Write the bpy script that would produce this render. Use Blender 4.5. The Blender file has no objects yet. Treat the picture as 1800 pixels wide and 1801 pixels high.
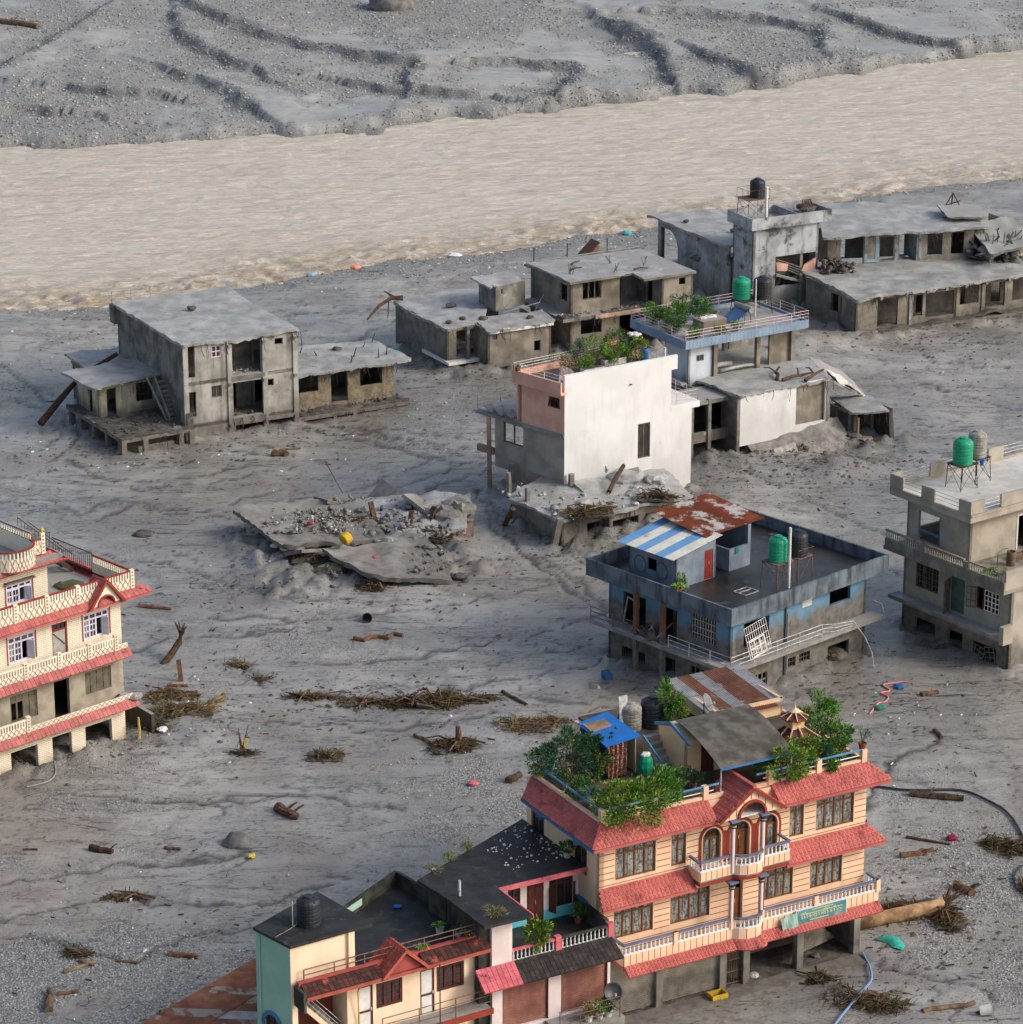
import bpy, math, random
import numpy as np
from mathutils import Vector, Matrix, Euler
R = math.radians
random.seed(7); RNG = np.random.default_rng(11)
S = bpy.context.scene; COL = S.collection
# ---------------------------------------------------------------- camera
cam = bpy.data.cameras.new('camera'); cam.sensor_fit = 'HORIZONTAL'; cam.sensor_width = 36; cam.lens = 112
cam.clip_start = 1; cam.clip_end = 6000
co = bpy.data.objects.new('camera', cam); COL.objects.link(co)
co.location = (0, 0, 75); co.rotation_euler = (R(71), 0, 0); S.camera = co
# ---------------------------------------------------------------- sky, sun, exposure
SUN_AZ, SUN_EL = R(-14), R(33)            # direction towards the sun: mostly +X (right), a little towards the viewer
wd = bpy.data.worlds.new('World'); S.world = wd; wd.use_nodes = True
nt = wd.node_tree; nt.nodes.clear()
sky = nt.nodes.new('ShaderNodeTexSky'); sky.sky_type = 'NISHITA'; sky.sun_disc = False
sky.sun_elevation = SUN_EL; sky.sun_rotation = R(90) - SUN_AZ; sky.air_density = 1.0; sky.dust_density = 4.2; sky.ozone_density = 0.6
bg = nt.nodes.new('ShaderNodeBackground'); bg.inputs['Strength'].default_value = 0.15
wo = nt.nodes.new('ShaderNodeOutputWorld')
nt.links.new(sky.outputs[0], bg.inputs[0]); nt.links.new(bg.outputs[0], wo.inputs[0])
sl = bpy.data.lights.new('sun', 'SUN'); sl.energy = 1.4; sl.angle = R(14); sl.color = (1.0, 0.995, 0.985)
so = bpy.data.objects.new('sun', sl); COL.objects.link(so)
sd = Vector((math.cos(SUN_AZ) * math.cos(SUN_EL), math.sin(SUN_AZ) * math.cos(SUN_EL), math.sin(SUN_EL)))
so.rotation_euler = sd.to_track_quat('Z', 'Y').to_euler(); so.location = sd * 400
S.view_settings.view_transform = 'Standard'; S.view_settings.look = 'None'
S.view_settings.exposure = 0.24; S.view_settings.gamma = 1.0; S.view_settings.use_curve_mapping = False
S.cycles.use_denoising = True; S.cycles.max_bounces = 6; S.cycles.diffuse_bounces = 3; S.cycles.glossy_bounces = 2
S.cycles.transmission_bounces = 2; S.cycles.transparent_max_bounces = 4
# ---------------------------------------------------------------- materials
def lin(c):
    return tuple(((v / 255) / 12.92 if v <= 10 else ((v / 255 + .055) / 1.055) ** 2.4) for v in c) + (1,)
class NT:
    def __init__(s, name):
        s.m = bpy.data.materials.new(name); s.m.use_nodes = True; s.t = s.m.node_tree
        s.b = s.t.nodes['Principled BSDF']; s.pos = None
    def n(s, t, **k):
        o = s.t.nodes.new('ShaderNode' + t)
        for a, v in k.items(): setattr(o, a, v)
        return o
    def l(s, a, b): s.t.links.new(a, b)
    def P(s):
        if not s.pos: s.pos = s.n('NewGeometry')
        return s.pos.outputs['Position']
    def scaled(s, v):
        q = s.n('VectorMath', operation='MULTIPLY'); s.l(s.P(), q.inputs[0]); q.inputs[1].default_value = v; return q.outputs[0]
    def noise(s, sc, det=4, vec=None, rough=.55, dist=0):
        q = s.n('TexNoise'); q.inputs['Scale'].default_value = sc; q.inputs['Detail'].default_value = det
        q.inputs['Roughness'].default_value = rough; q.inputs['Distortion'].default_value = dist
        s.l(vec if vec else s.P(), q.inputs['Vector']); return q.outputs[0]
    def ramp(s, f, a, b, v0=0., v1=1.):
        q = s.n('MapRange', interpolation_type='SMOOTHSTEP'); q.inputs[1].default_value = a; q.inputs[2].default_value = b
        q.inputs[3].default_value = v0; q.inputs[4].default_value = v1; s.l(f, q.inputs[0]); return q.outputs[0]
    def math(s, op, a, b=None):
        q = s.n('Math', operation=op)
        for i, v in enumerate((a, b)):
            if v is None: continue
            if isinstance(v, (int, float)): q.inputs[i].default_value = v
            else: s.l(v, q.inputs[i])
        return q.outputs[0]
    def mix(s, f, a, b):
        q = s.n('Mix', data_type='RGBA')
        if isinstance(f, (int, float)): q.inputs[0].default_value = f
        else: s.l(f, q.inputs[0])
        for i, v in ((6, a), (7, b)):
            if isinstance(v, tuple): q.inputs[i].default_value = v
            else: s.l(v, q.inputs[i])
        return q.outputs[2]
    def bump(s, h, st, dist=.05):
        q = s.n('Bump'); q.inputs['Strength'].default_value = st; q.inputs['Distance'].default_value = dist; s.l(h, q.inputs['Height'])
        s.l(q.outputs[0], s.b.inputs['Normal'])
MUD = (122, 119, 114)
def mat(name, c1, c2=None, sc=1.5, lo=.35, hi=.65, rough=.8, bump=.25, bsc=14, bdist=.03, spec=.3, metal=0, streak=None, stain=None, mud=None, top=None, isl=0, rv=0):
    """c1/c2 blotches; streak=(col,lo,hi): vertical run marks; stain=(col,scale,lo,hi); mud=(z0,z1): flood-mud coat up to a ragged level;
    top=(col,amount): silt lying on upward faces; isl: brightness variation per loose piece"""
    k = NT(name)
    col = lin(c1)
    if c2: col = k.mix(k.ramp(k.noise(sc, 4), lo, hi), lin(c1), lin(c2))
    if isl:
        h = k.n('HueSaturation'); oi = k.n('ObjectInfo'); r = k.math('FRACT', k.math('ADD', oi.outputs['Random'], k.n('NewGeometry').outputs['Random Per Island']))
        k.l(k.ramp(r, 0, 1, 1 - isl, 1 + isl), h.inputs['Value']); k.l(k.ramp(k.math('FRACT', k.math('MULTIPLY', r, 7.3)), 0, 1, .5 - isl * .04, .5 + isl * .04), h.inputs['Hue'])
        if isinstance(col, tuple): h.inputs['Color'].default_value = col
        else: k.l(col, h.inputs['Color'])
        col = h.outputs[0]
    if streak: col = k.mix(k.math('MULTIPLY', k.ramp(k.noise(1, 4, k.scaled((2.1, 2.1, .3)), .6), streak[1], streak[2] + .08), streak[3] if len(streak) > 3 else .6), col, lin(streak[0]))
    if stain: col = k.mix(k.ramp(k.noise(stain[1], 5, None, .65), stain[2], stain[3]), col, lin(stain[0]))
    rr = rough
    if top:
        sx = k.n('SeparateXYZ'); k.l(k.n('NewGeometry').outputs['Normal'], sx.inputs[0])
        f = k.math('MULTIPLY', k.ramp(k.math('ADD', sx.outputs[2], k.math('MULTIPLY', k.noise(2.5, 5), .5)), .75, 1.05), top[1])
        col = k.mix(f, col, lin(top[0]))
    if mud:
        sx = k.n('SeparateXYZ'); k.l(k.P(), sx.inputs[0])
        z = k.math('ADD', sx.outputs[2], k.math('MULTIPLY', k.math('SUBTRACT', k.noise(.7, 4, k.scaled((1, 1, .35))), .5), (mud[1] - mud[0]) * 1.2 + 1.0))
        f = k.ramp(z, mud[0], mud[1], 1, 0)
        mc = k.mix(k.ramp(k.noise(2.2, 4), .35, .7), lin((116, 111, 104)), lin((86, 82, 76)))
        col = k.mix(k.math('MULTIPLY', f, mud[2] if len(mud) > 2 else .95), col, mc)
    if isinstance(col, tuple): k.b.inputs['Base Color'].default_value = col
    else: k.l(col, k.b.inputs['Base Color'])
    if rv: k.l(k.ramp(k.noise(sc * 2, 4), .3, .7, rough - rv, rough + rv), k.b.inputs['Roughness'])
    else: k.b.inputs['Roughness'].default_value = rough
    k.b.inputs['Specular IOR Level'].default_value = spec; k.b.inputs['Metallic'].default_value = metal
    if bump: k.bump(k.noise(bsc, 3, None, .6), bump, bdist)
    return k.m
# ---------------------------------------------------------------- mesh builder
class MB:
    def __init__(s, T=None): s.v = []; s.f = []; s.T = T
    def pt(s, p):
        s.v.append(tuple(s.T @ Vector(p)) if s.T is not None else tuple(p)); return len(s.v) - 1
    def face(s, pts): s.f.append([s.pt(p) for p in pts])
    def hexa(s, p):
        i = [s.pt(q) for q in p]
        for a in ((3, 2, 1, 0), (4, 5, 6, 7), (0, 1, 5, 4), (1, 2, 6, 5), (2, 3, 7, 6), (3, 0, 4, 7)): s.f.append([i[j] for j in a])
        return s
    def box(s, x0, y0, z0, x1, y1, z1):
        return s.hexa([(x0, y0, z0), (x1, y0, z0), (x1, y1, z0), (x0, y1, z0), (x0, y0, z1), (x1, y0, z1), (x1, y1, z1), (x0, y1, z1)])
    def tube(s, pts, r, n=6, r1=None, cap=True, jit=0):
        pts = [Vector(p) for p in pts]; m = len(pts); rings = []; up = None
        for i, p in enumerate(pts):
            d = (pts[min(i + 1, m - 1)] - pts[max(i - 1, 0)]).normalized()
            a = Vector((0, 0, 1)) if abs(d.z) < .9 else Vector((1, 0, 0))
            u = d.cross(a).normalized(); w = u.cross(d)
            rr = r if r1 is None else r + (r1 - r) * i / max(m - 1, 1)
            rings.append([s.pt(p + (u * math.cos(2 * math.pi * j / n) + w * math.sin(2 * math.pi * j / n)) * rr * (1 + jit * (random.random() - .5))) for j in range(n)])
        for a, b in zip(rings, rings[1:]):
            for j in range(n): s.f.append([a[j], a[(j + 1) % n], b[(j + 1) % n], b[j]])
        if cap: s.f.append(rings[0][::-1]); s.f.append(rings[-1])
        return s
    def beam(s, p, q, w, h):
        p, q = Vector(p), Vector(q); d = (q - p).normalized(); a = Vector((0, 0, 1)) if abs(d.z) < .95 else Vector((0, 1, 0))
        u = d.cross(a).normalized() * w / 2; v = u.cross(d).normalized() * h / 2
        return s.hexa([p - u - v, p + u - v, q + u - v, q - u - v, p - u + v, p + u + v, q + u + v, q - u + v])
    def prism(s, poly, z0, z1):
        n = len(poly); a = [s.pt((x, y, z0)) for x, y in poly]; b = [s.pt((x, y, z1)) for x, y in poly]
        s.f.append(a[::-1]); s.f.append(b)
        for i in range(n): s.f.append([a[i], a[(i + 1) % n], b[(i + 1) % n], b[i]])
        return s
    def extr(s, poly, vec):
        n = len(poly); vec = Vector(vec); a = [s.pt(p) for p in poly]; b = [s.pt(Vector(p) + vec) for p in poly]
        s.f.append(a[::-1]); s.f.append(b)
        for i in range(n): s.f.append([a[i], a[(i + 1) % n], b[(i + 1) % n], b[i]])
        return s
    def lathe(s, prof, c=(0, 0, 0), n=12, rib=None):
        rings = []
        for r, z in prof: rings.append([s.pt((c[0] + r * math.cos(2 * math.pi * j / n), c[1] + r * math.sin(2 * math.pi * j / n), c[2] + z)) for j in range(n)])
        for a, b in zip(rings, rings[1:]):
            for j in range(n): s.f.append([a[j], a[(j + 1) % n], b[(j + 1) % n], b[j]])
        s.f.append(rings[0][::-1]); s.f.append(rings[-1]); return s
    def wall(s, L, z0, z1, t, ops=()):
        """wall in its own (s, depth, z) frame with real rectangular openings (s0, s1, z0, z1)"""
        xs = sorted({0, L} | {min(max(v, 0), L) for o in ops for v in o[:2]}); zs = sorted({z0, z1} | {min(max(v, z0), z1) for o in ops for v in o[2:4]})
        def solid(i, j):
            if i < 0 or j < 0 or i >= len(xs) - 1 or j >= len(zs) - 1: return False
            x = (xs[i] + xs[i + 1]) / 2; z = (zs[j] + zs[j + 1]) / 2
            return not any(o[0] < x < o[1] and o[2] < z < o[3] for o in ops)
        for i in range(len(xs) - 1):
            for j in range(len(zs) - 1):
                if not solid(i, j): continue
                a, b, c, d = xs[i], xs[i + 1], zs[j], zs[j + 1]
                s.face([(a, 0, c), (b, 0, c), (b, 0, d), (a, 0, d)]); s.face([(b, t, c), (a, t, c), (a, t, d), (b, t, d)])
                if not solid(i - 1, j): s.face([(a, t, c), (a, 0, c), (a, 0, d), (a, t, d)])
                if not solid(i + 1, j): s.face([(b, 0, c), (b, t, c), (b, t, d), (b, 0, d)])
                if not solid(i, j - 1): s.face([(a, t, c), (b, t, c), (b, 0, c), (a, 0, c)])
                if not solid(i, j + 1): s.face([(a, 0, d), (b, 0, d), (b, t, d), (a, t, d)])
        return s
    def mesh(s, name, m=None, smooth=False):
        me = bpy.data.meshes.new(name); me.from_pydata(s.v, [], s.f)
        if m: me.materials.append(m)
        if smooth: me.polygons.foreach_set('use_smooth', [True] * len(me.polygons))
        me.update(); return me
    def build(s, name, m, parent=None, smooth=False, **k):
        return put(name, s.mesh(name, m, smooth), parent, **k)
def put(name, me, parent=None, loc=None, rot=None, sc=None, mtx=None, kind=None, label=None, cat=None, group=None):
    o = bpy.data.objects.new(name, me); COL.objects.link(o)
    if parent: o.parent = parent
    if mtx is not None: o.matrix_local = mtx
    if loc is not None: o.location = loc
    if rot is not None: o.rotation_euler = rot
    if sc is not None: o.scale = (sc, sc, sc) if isinstance(sc, (int, float)) else sc
    if kind: o['kind'] = kind
    if label: o['label'] = label
    if cat: o['category'] = cat
    if group: o['group'] = group
    return o
def thing(name, label, cat, loc=(0, 0, 0), rz=0, group=None, parent=None):
    return put(name, None, None, loc=loc, rot=(0, 0, rz), label=label, cat=cat, group=group)
def tree_copy(o, loc=None, rz=None, label=None, parent=None, group=None, sc=None):
    c = o.copy(); COL.objects.link(c); c.parent = parent
    if loc is not None: c.location = loc
    if rz is not None: c.rotation_euler = (0, 0, rz)
    if sc is not None: c.scale = (sc, sc, sc) if isinstance(sc, (int, float)) else sc
    if label: c['label'] = label
    if group: c['group'] = group
    for ch in list(o.children): tree_copy(ch, parent=c)
    return c
def WT(p0, d, z=0):
    """wall frame: s runs from p0 along d, depth runs inwards (left of d)"""
    d = Vector((d[0], d[1], 0)).normalized(); n = Vector((-d.y, d.x, 0))
    return Matrix(((d.x, n.x, 0, p0[0]), (d.y, n.y, 0, p0[1]), (0, 0, 1, z), (0, 0, 0, 1)))
def tr(x, y, z): return Matrix.Translation((x, y, z))
# ---------------------------------------------------------------- noise in numpy
_P = RNG.permutation(512); _P = np.concatenate([_P, _P]); _G = RNG.random(1024) * 2 * np.pi
def perlin(x, y):
    xi = np.floor(x).astype(int); yi = np.floor(y).astype(int); xf = x - xi; yf = y - yi; xi &= 511; yi &= 511
    u = xf * xf * xf * (xf * (xf * 6 - 15) + 10); v = yf * yf * yf * (yf * (yf * 6 - 15) + 10)
    def g(ix, iy, dx, dy):
        h = _G[_P[(_P[ix & 511] + iy) & 511]]; return np.cos(h) * dx + np.sin(h) * dy
    a = g(xi, yi, xf, yf); b = g(xi + 1, yi, xf - 1, yf); c = g(xi, yi + 1, xf, yf - 1); d = g(xi + 1, yi + 1, xf - 1, yf - 1)
    return (a + u * (b - a)) * (1 - v) + (c + u * (d - c)) * v
def fbm(x, y, o=4, gain=.5):
    r = 0; a = 1; f = 1
    for i in range(o): r = r + a * perlin(x * f + 17.3 * i, y * f - 9.1 * i); a *= gain; f *= 2.03
    return r
def poly_dist(X, Y, pl):
    """distance to a polyline and side (positive = left of its direction)"""
    D = np.full(X.shape, 1e9); Sg = np.zeros(X.shape)
    for (ax, ay), (bx, by) in zip(pl, pl[1:]):
        dx, dy = bx - ax, by - ay; L2 = dx * dx + dy * dy
        t = np.clip(((X - ax) * dx + (Y - ay) * dy) / L2, 0, 1); qx = X - ax - t * dx; qy = Y - ay - t * dy
        d = np.hypot(qx, qy); sg = np.sign(dx * (Y - ay) - dy * (X - ax)); m = d < D; D = np.where(m, d, D); Sg = np.where(m, sg, Sg)
    return D, Sg
def sstep(x, a, b):
    t = np.clip((x - a) / (b - a), 0, 1); return t * t * (3 - 2 * t)
def grid_mesh(name, X, Y, Z, m, attrs=None, smooth=True):
    ny, nx = X.shape; me = bpy.data.meshes.new(name)
    v = np.stack([X, Y, Z], -1).reshape(-1, 3).astype(np.float32); i = np.arange(ny * nx).reshape(ny, nx)
    q = np.stack([i[:-1, :-1], i[:-1, 1:], i[1:, 1:], i[1:, :-1]], -1).reshape(-1, 4)
    me.vertices.add(len(v)); me.vertices.foreach_set('co', v.ravel()); me.loops.add(q.size); me.loops.foreach_set('vertex_index', q.ravel().astype(np.int32))
    me.polygons.add(len(q)); me.polygons.foreach_set('loop_start', np.arange(0, q.size, 4, dtype=np.int32)); me.polygons.foreach_set('loop_total', np.full(len(q), 4, dtype=np.int32))
    me.polygons.foreach_set('use_smooth', np.full(len(q), smooth))
    me.materials.append(m); me.update(); me.validate()
    for k, a in (attrs or {}).items():
        at = me.attributes.new(k, 'FLOAT', 'POINT'); at.data.foreach_set('value', a.ravel().astype(np.float32))
    return me
def tri_soup(name, V, F, m):
    """V (n,3) float, F (k,3) int -> mesh"""
    me = bpy.data.meshes.new(name); me.vertices.add(len(V)); me.vertices.foreach_set('co', V.astype(np.float32).ravel())
    me.loops.add(F.size); me.loops.foreach_set('vertex_index', F.ravel().astype(np.int32)); me.polygons.add(len(F))
    w = F.shape[1]
    me.polygons.foreach_set('loop_start', np.arange(0, F.size, w, dtype=np.int32)); me.polygons.foreach_set('loop_total', np.full(len(F), w, dtype=np.int32))
    me.materials.append(m); me.update(); return me
# ================================================================ terrain, river
FAR = [(-400, 300), (-150, 322), (-80, 336), (-55.79, 341.14), (-48.24, 340.29), (-39.89, 343.14), (-31.41, 346.04), (-21.39, 346.63), (-13.92, 348.69), (-11.52, 352.89), (-6.45, 355.95), (3.24, 358.12), (10.55, 364.45), (17.87, 366.07), (21.73, 370.01), (23.99, 368.68), (41.37, 382.30), (52.61, 389.46), (64.38, 397.64), (110, 420), (400, 560)]
NEAR = [(-400, 215), (-150, 248), (-80, 268), (-45.76, 275.07), (-36.77, 276.42), (-25.04, 282.93), (-18.03, 288.05), (-10.78, 293.35), (-2.71, 295.08), (5.53, 301.52), (14.00, 305.65), (25.71, 312.29), (34.87, 318.19), (43.71, 323.78), (53.71, 327.44), (110, 348), (400, 480)]
RILLS = [
[(-26.66, 149.62), (-22.72, 148.97), (-19.48, 146.40), (-16.88, 149.62), (-13.75, 151.27)],
[(-18.53, 189.41), (-15.28, 184.59), (-11.97, 182.72), (-7.10, 184.31), (-2.84, 184.59), (0.00, 185.53), (3.59, 186.97), (5.79, 188.43)],
[(-33.68, 220.43), (-31.19, 217.25), (-29.11, 220.43), (-24.75, 218.51), (-19.70, 217.25)],
[(-19.70, 217.25), (-15.80, 220.43), (-10.81, 220.43), (-1.74, 231.21)],
[(-18.00, 240.69), (-13.42, 239.19), (-7.92, 234.78), (-1.75, 232.63)],
[(-16.96, 238.44), (-12.35, 235.50), (-6.94, 231.21), (-1.95, 230.51)],
[(-1.66, 220.43), (0.00, 210.52), (2.35, 205.86), (4.94, 199.20)],
[(-1.23, 217.88), (1.22, 214.14), (5.11, 207.01)],
[(-42.81, 255.87), (-39.02, 249.27), (-35.05, 236.96), (-36.46, 231.21)],
[(-33.67, 229.81), (-29.57, 224.37), (-24.21, 225.71), (-18.13, 229.81)],
[(-41.56, 247.67), (-37.22, 242.98)],
[(16.40, 229.81), (18.69, 225.71), (21.62, 220.43), (26.61, 212.93)],
[(26.47, 235.50), (29.67, 232.63), (33.85, 231.21)],
[(32.93, 261.03), (35.67, 255.87), (42.55, 254.19)],
[(31.96, 252.53), (36.02, 247.67), (40.85, 242.98)],
[(-24.40, 189.90), (-22.16, 192.92), (-17.73, 192.92), (-14.17, 194.97)],
[(-27.59, 155.72), (-22.95, 157.85), (-18.68, 158.57), (-14.75, 160.03)],
[(19.19, 146.40), (21.65, 145.15), (24.19, 142.70)]]
RILLS2 = [[(-38, 214), (-31, 209), (-24, 206.5), (-17, 201), (-9, 199)], [(-20, 197), (-12, 196), (-4, 199), (3, 203)], [(-15, 179), (-8, 177.5), (-1, 180)], [(6, 197), (1, 193), (-6, 189.5), (-13, 188)], [(26, 176), (22, 172), (20, 166)], [(-26, 168), (-19, 166.5), (-12, 168), (-6, 166)], [(22, 236), (28, 240), (37, 238)], [(14, 213), (20, 208), (27, 205)], [(-40, 268), (-30, 266), (-18, 272)], [(-14, 262), (-10, 270), (0, 280)], [(-27, 152), (-21, 154), (-15, 153), (-10, 156)], [(2, 190), (8, 192), (11, 190)]]
SCARPS = [
[(-44.25, 418.33), (-42.30, 406.08), (-37.44, 392.61), (-31.58, 380.84)],
[(-42.60, 424.72), (-32.82, 406.08), (-24.95, 396.37), (-17.51, 388.92), (-11.40, 383.50), (-12.17, 374.77)],
[(-39.99, 379.09), (-35.70, 373.07), (-32.05, 365.60), (-29.58, 359.18)],
[(-58.15, 356.83), (-55.14, 358.39), (-51.69, 356.83)],
[(-18.52, 373.07), (-13.36, 369.71), (-4.96, 365.60)],
[(-55.65, 422.57), (-59.08, 398.28), (-61.16, 383.50), (-61.40, 378.22)],
[(-52.09, 369.71), (-46.55, 368.06), (-41.06, 366.41)],
[(-4.16, 385.29), (2.79, 387.10), (7.60, 383.50), (6.71, 371.39), (5.30, 366.41)],
[(19.59, 420.44), (30.00, 418.33), (39.74, 410.09), (39.38, 398.28)],
[(14.58, 406.08), (18.99, 390.76), (19.02, 376.49)],
[(23.91, 390.76), (27.64, 383.50), (29.63, 373.07)],
[(44.57, 414.17), (50.58, 402.14), (56.77, 394.49)],
[(13.37, 414.17), (16.70, 404.10), (17.19, 398.28)]]
GRAVEL = [(-24, 142, 11, 9, 1.3), (-20, 147, 9, 4, .8), (-2, 165, 5, 9, .9), (-6, 172, 4, 4, .4), (24, 160, 6, 9, .8), (27, 148, 4, 10, .9), (22, 172, 5, 5, .4),
    (-8, 288, 14, 7, .8), (12, 298, 12, 6, .9), (45, 262, 12, 4, .7), (47, 252, 7, 4, .6), (30, 308, 12, 5, .6), (-24, 158, 8, 3, .5), (20, 147, 3, 3, .4)]
MOUNDS = [(20, 229, 5, 1.6, .9), (25, 227.5, 3, 1.8, .8), (-12, 209, 8, 5, .45), (-19.5, 178, 3, 4, .35), (-8, 251, 5, 3, .3), (14, 216, 5, 5, .9), (10, 214, 4, 4, .5),
    (24, 262, 5, 5, .9), (20, 150, 4, 3, .25), (3, 252, 6, 3, .4), (40, 258, 9, 3, .3), (17.5, 142.5, 3, 2, .3), (31, 198, 5, 4, .3)]
FOOT = [(-24.24, 235.02, 28, -1, 8.4, 0, 13.8, .3), (-24.24, 235.02, 28, 8.5, 18, 1.2, 7, .15), (-29.66, 230.84, 31, .3, 5.8, .4, 10.2, .12), (-5.08, 251.99, 29, .2, 9, -1.2, 10, .7), (4.9, 257.5, 29, .3, 11, -1.6, 7, .8), (29.54, 263.58, 27.5, -.2, 22, -.6, 9, .5), (29.54, 263.58, 27.5, -4.8, 2, 9.3, 12.7, 1.3), (29.54, 263.58, 27.5, -5, 4, 13, 25.5, 1.5), (17.32, 230.45, 33, -3.8, 8.5, 0, 4.8, .6), (17.32, 230.45, 33, 9.8, 12.8, -3, 1.6, .7), (3.51, 210.15, 35, 0, 10.5, -.6, 6, .6), (3.78, 216.85, 33, -1.5, 11.2, 0, 8, .5), (13.43, 182.01, 43, 0, 12.6, 0, 10.6, .4), (31.38, 186.99, 37, 0, 14, 0, 9.7, .4), (-23.1, 175.94, 44, -13, 0, 0, 8, .45), (-11, 209, 20, -7, 7, -6, 6, .6), (4.25, 139.91, 29.2, 0, 15.7, .5, 9, .2)]
def rowslice(Y, pl, pad):
    lo = min(p[1] for p in pl) - pad; hi = max(p[1] for p in pl) + pad; r = np.nonzero((Y[:, 0] > lo) & (Y[:, 0] < hi))[0]
    return slice(r[0], r[-1] + 1) if len(r) else slice(0, 0)
def town_land(X, Y):
    wx = X + 2.2 * fbm(X * .09, Y * .06, 2); wy = Y + 3 * fbm(X * .08 + 9, Y * .05 + 3, 2)
    land = .22 * fbm(wx * .05, wy * .035, 2) + .05 * fbm(wx * .28, wy * .2, 2) + .03 * fbm(X * 1.1, Y * .9, 3)
    # flow marks: long thin rills, braided by warping
    r1 = 1 - np.abs(fbm(wx * .055 + .35 * perlin(X * .11, Y * .09), wy * .16 + 31, 3)); r2 = 1 - np.abs(fbm(wx * .13 + 5, wy * .34 - 12, 2))
    msk = sstep(fbm(X * .045 + 40, Y * .035, 2), -.2, .25)
    rill = .05 * sstep(r1, .984, .998) * msk + .03 * sstep(r2, .982, 1) * sstep(perlin(X * .06 - 20, Y * .05), -.1, .3)
    wet = np.maximum(sstep(r1, .986, .998) * .9 * msk, sstep(r2, .985, .999) * .7)
    jx = X + .6 * fbm(X * .5, Y * .4, 3); jy = Y + 1.1 * fbm(X * .5 + 30, Y * .4, 3)
    wid = .1 + .13 * sstep(perlin(X * .2, Y * .2), -.5, .5)
    for pl in RILLS + [[(x + 1.5, y - 1.6) for x, y in p[1:]] for p in RILLS[2:10]] + [[(x - 1.0, y + 2.4) for x, y in p] for p in RILLS[3:8]] + RILLS2:
        q = rowslice(Y, pl, 3); d, _ = poly_dist(jx[q], jy[q], pl); g = np.exp(-(d / wid[q]) ** 2)
        rill[q] = np.maximum(rill[q], .12 * g); land[q] += .015 * np.exp(-((d - .5) / .3) ** 2); wet[q] = np.maximum(wet[q], g)
    land = land - rill
    n4 = fbm(X * .3, Y * .25, 4); grav = sstep(fbm(X * .07 + 70, Y * .055 + 11, 3), .1, .55) * .6 + .25 * n4
    for cx, cy, rx, ry, w in GRAVEL:
        q = rowslice(Y, [(0, cy - ry), (0, cy + ry)], ry * 1.6); grav[q] += w * np.exp(-(((X[q] - cx) / rx) ** 2 + ((Y[q] - cy) / ry) ** 2)) * (.75 + .7 * n4[q])
    for cx, cy, rx, ry, h in MOUNDS:
        q = rowslice(Y, [(0, cy - ry), (0, cy + ry)], ry * 1.6); land[q] += h * np.exp(-(((X[q] - cx) / rx) ** 2 + ((Y[q] - cy) / ry) ** 2)) * (1 + .5 * n4[q])
    n6 = fbm(X * .7 + 5, Y * .6, 3)
    for ox, oy, th, x0, x1, y0, y1, h in FOOT:
        q = rowslice(Y, [(0, oy - 24), (0, oy + 30)], 0); c, s = math.cos(R(th)), math.sin(R(th)); dx, dy = X[q] - ox, Y[q] - oy; lx = dx * c + dy * s; ly = -dx * s + dy * c
        d = np.hypot(np.maximum(np.maximum(x0 - lx, lx - x1), 0), np.maximum(np.maximum(y0 - ly, ly - y1), 0)); land[q] += h * np.exp(-(d / (1.1 + .8 * n4[q])) ** 2) * (.55 + 1.3 * n6[q]); wet[q] = np.maximum(wet[q], .6 * np.exp(-(d / 2.2) ** 2) * sstep(n4[q] + n6[q], -.45, .3))
    dn, sn = poly_dist(X, Y, NEAR); jn = dn * sn + 1.1 * n4
    z = land * (1 - sstep(jn, -5, 2.0)) - 1.9 * sstep(jn, -2.2, 3.5) - .25 * sstep(jn, -9, -1)
    return z, np.clip(grav + .8 * sstep(jn, -7, -1), 0, 1), np.clip(wet, 0, 1)
def far_land(X, Y):
    df, sf = poly_dist(X, Y, FAR); sf = df * sf; n4 = fbm(X * .2, Y * .12, 4); n5 = fbm(X * .2 + 8, Y * .12, 4)
    fb = .2 + .45 * fbm(X * .03, Y * .02, 3) + .14 * n4 + .05 * fbm(X * .9, Y * .5, 3)
    fg = .58 + .7 * fbm(X * .05 + 3, Y * .03, 3) + .4 * n5
    jx = X + 1.4 * n4; jy = Y + 3 * n5; ws = np.zeros(X.shape)
    for pl in SCARPS:
        q = rowslice(Y, pl, 22); d, s = poly_dist(jx[q], jy[q], pl); sd = d * s
        fb[q] += .95 * (sstep(sd, -1.5, .8) - .5) * np.exp(-d / 9); ws[q] = np.maximum(ws[q], .75 * np.exp(-((sd + .5) / 1.1) ** 2) * sstep(n5[q], -.5, .2)); fg[q] = np.maximum(fg[q], 1.25 * np.exp(-((sd + .5) / 2.2) ** 2)) + .35 * np.exp(-np.maximum(-sd, 0) / 4) * (sd < 0)
    t = fbm(jx * .06 + 2, jy * .035, 2); q = np.round(t * 4) / 4; fb = fb + .4 * (q + sstep(t - q, -.06, .06) * .25 - .125) + .35 * np.exp(-((sf - 3) / 3) ** 2)
    jf = sf + 2.2 * n4
    return -1.9 + (fb + 1.9) * sstep(jf, -2.0, 4.0), np.clip(fg + .7 * np.exp(-np.maximum(sf, 0) / 2.2), 0, 1), np.clip(ws + .5 * np.exp(-(np.abs(jf - .5) / 1.4) ** 2), 0, 1)
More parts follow.
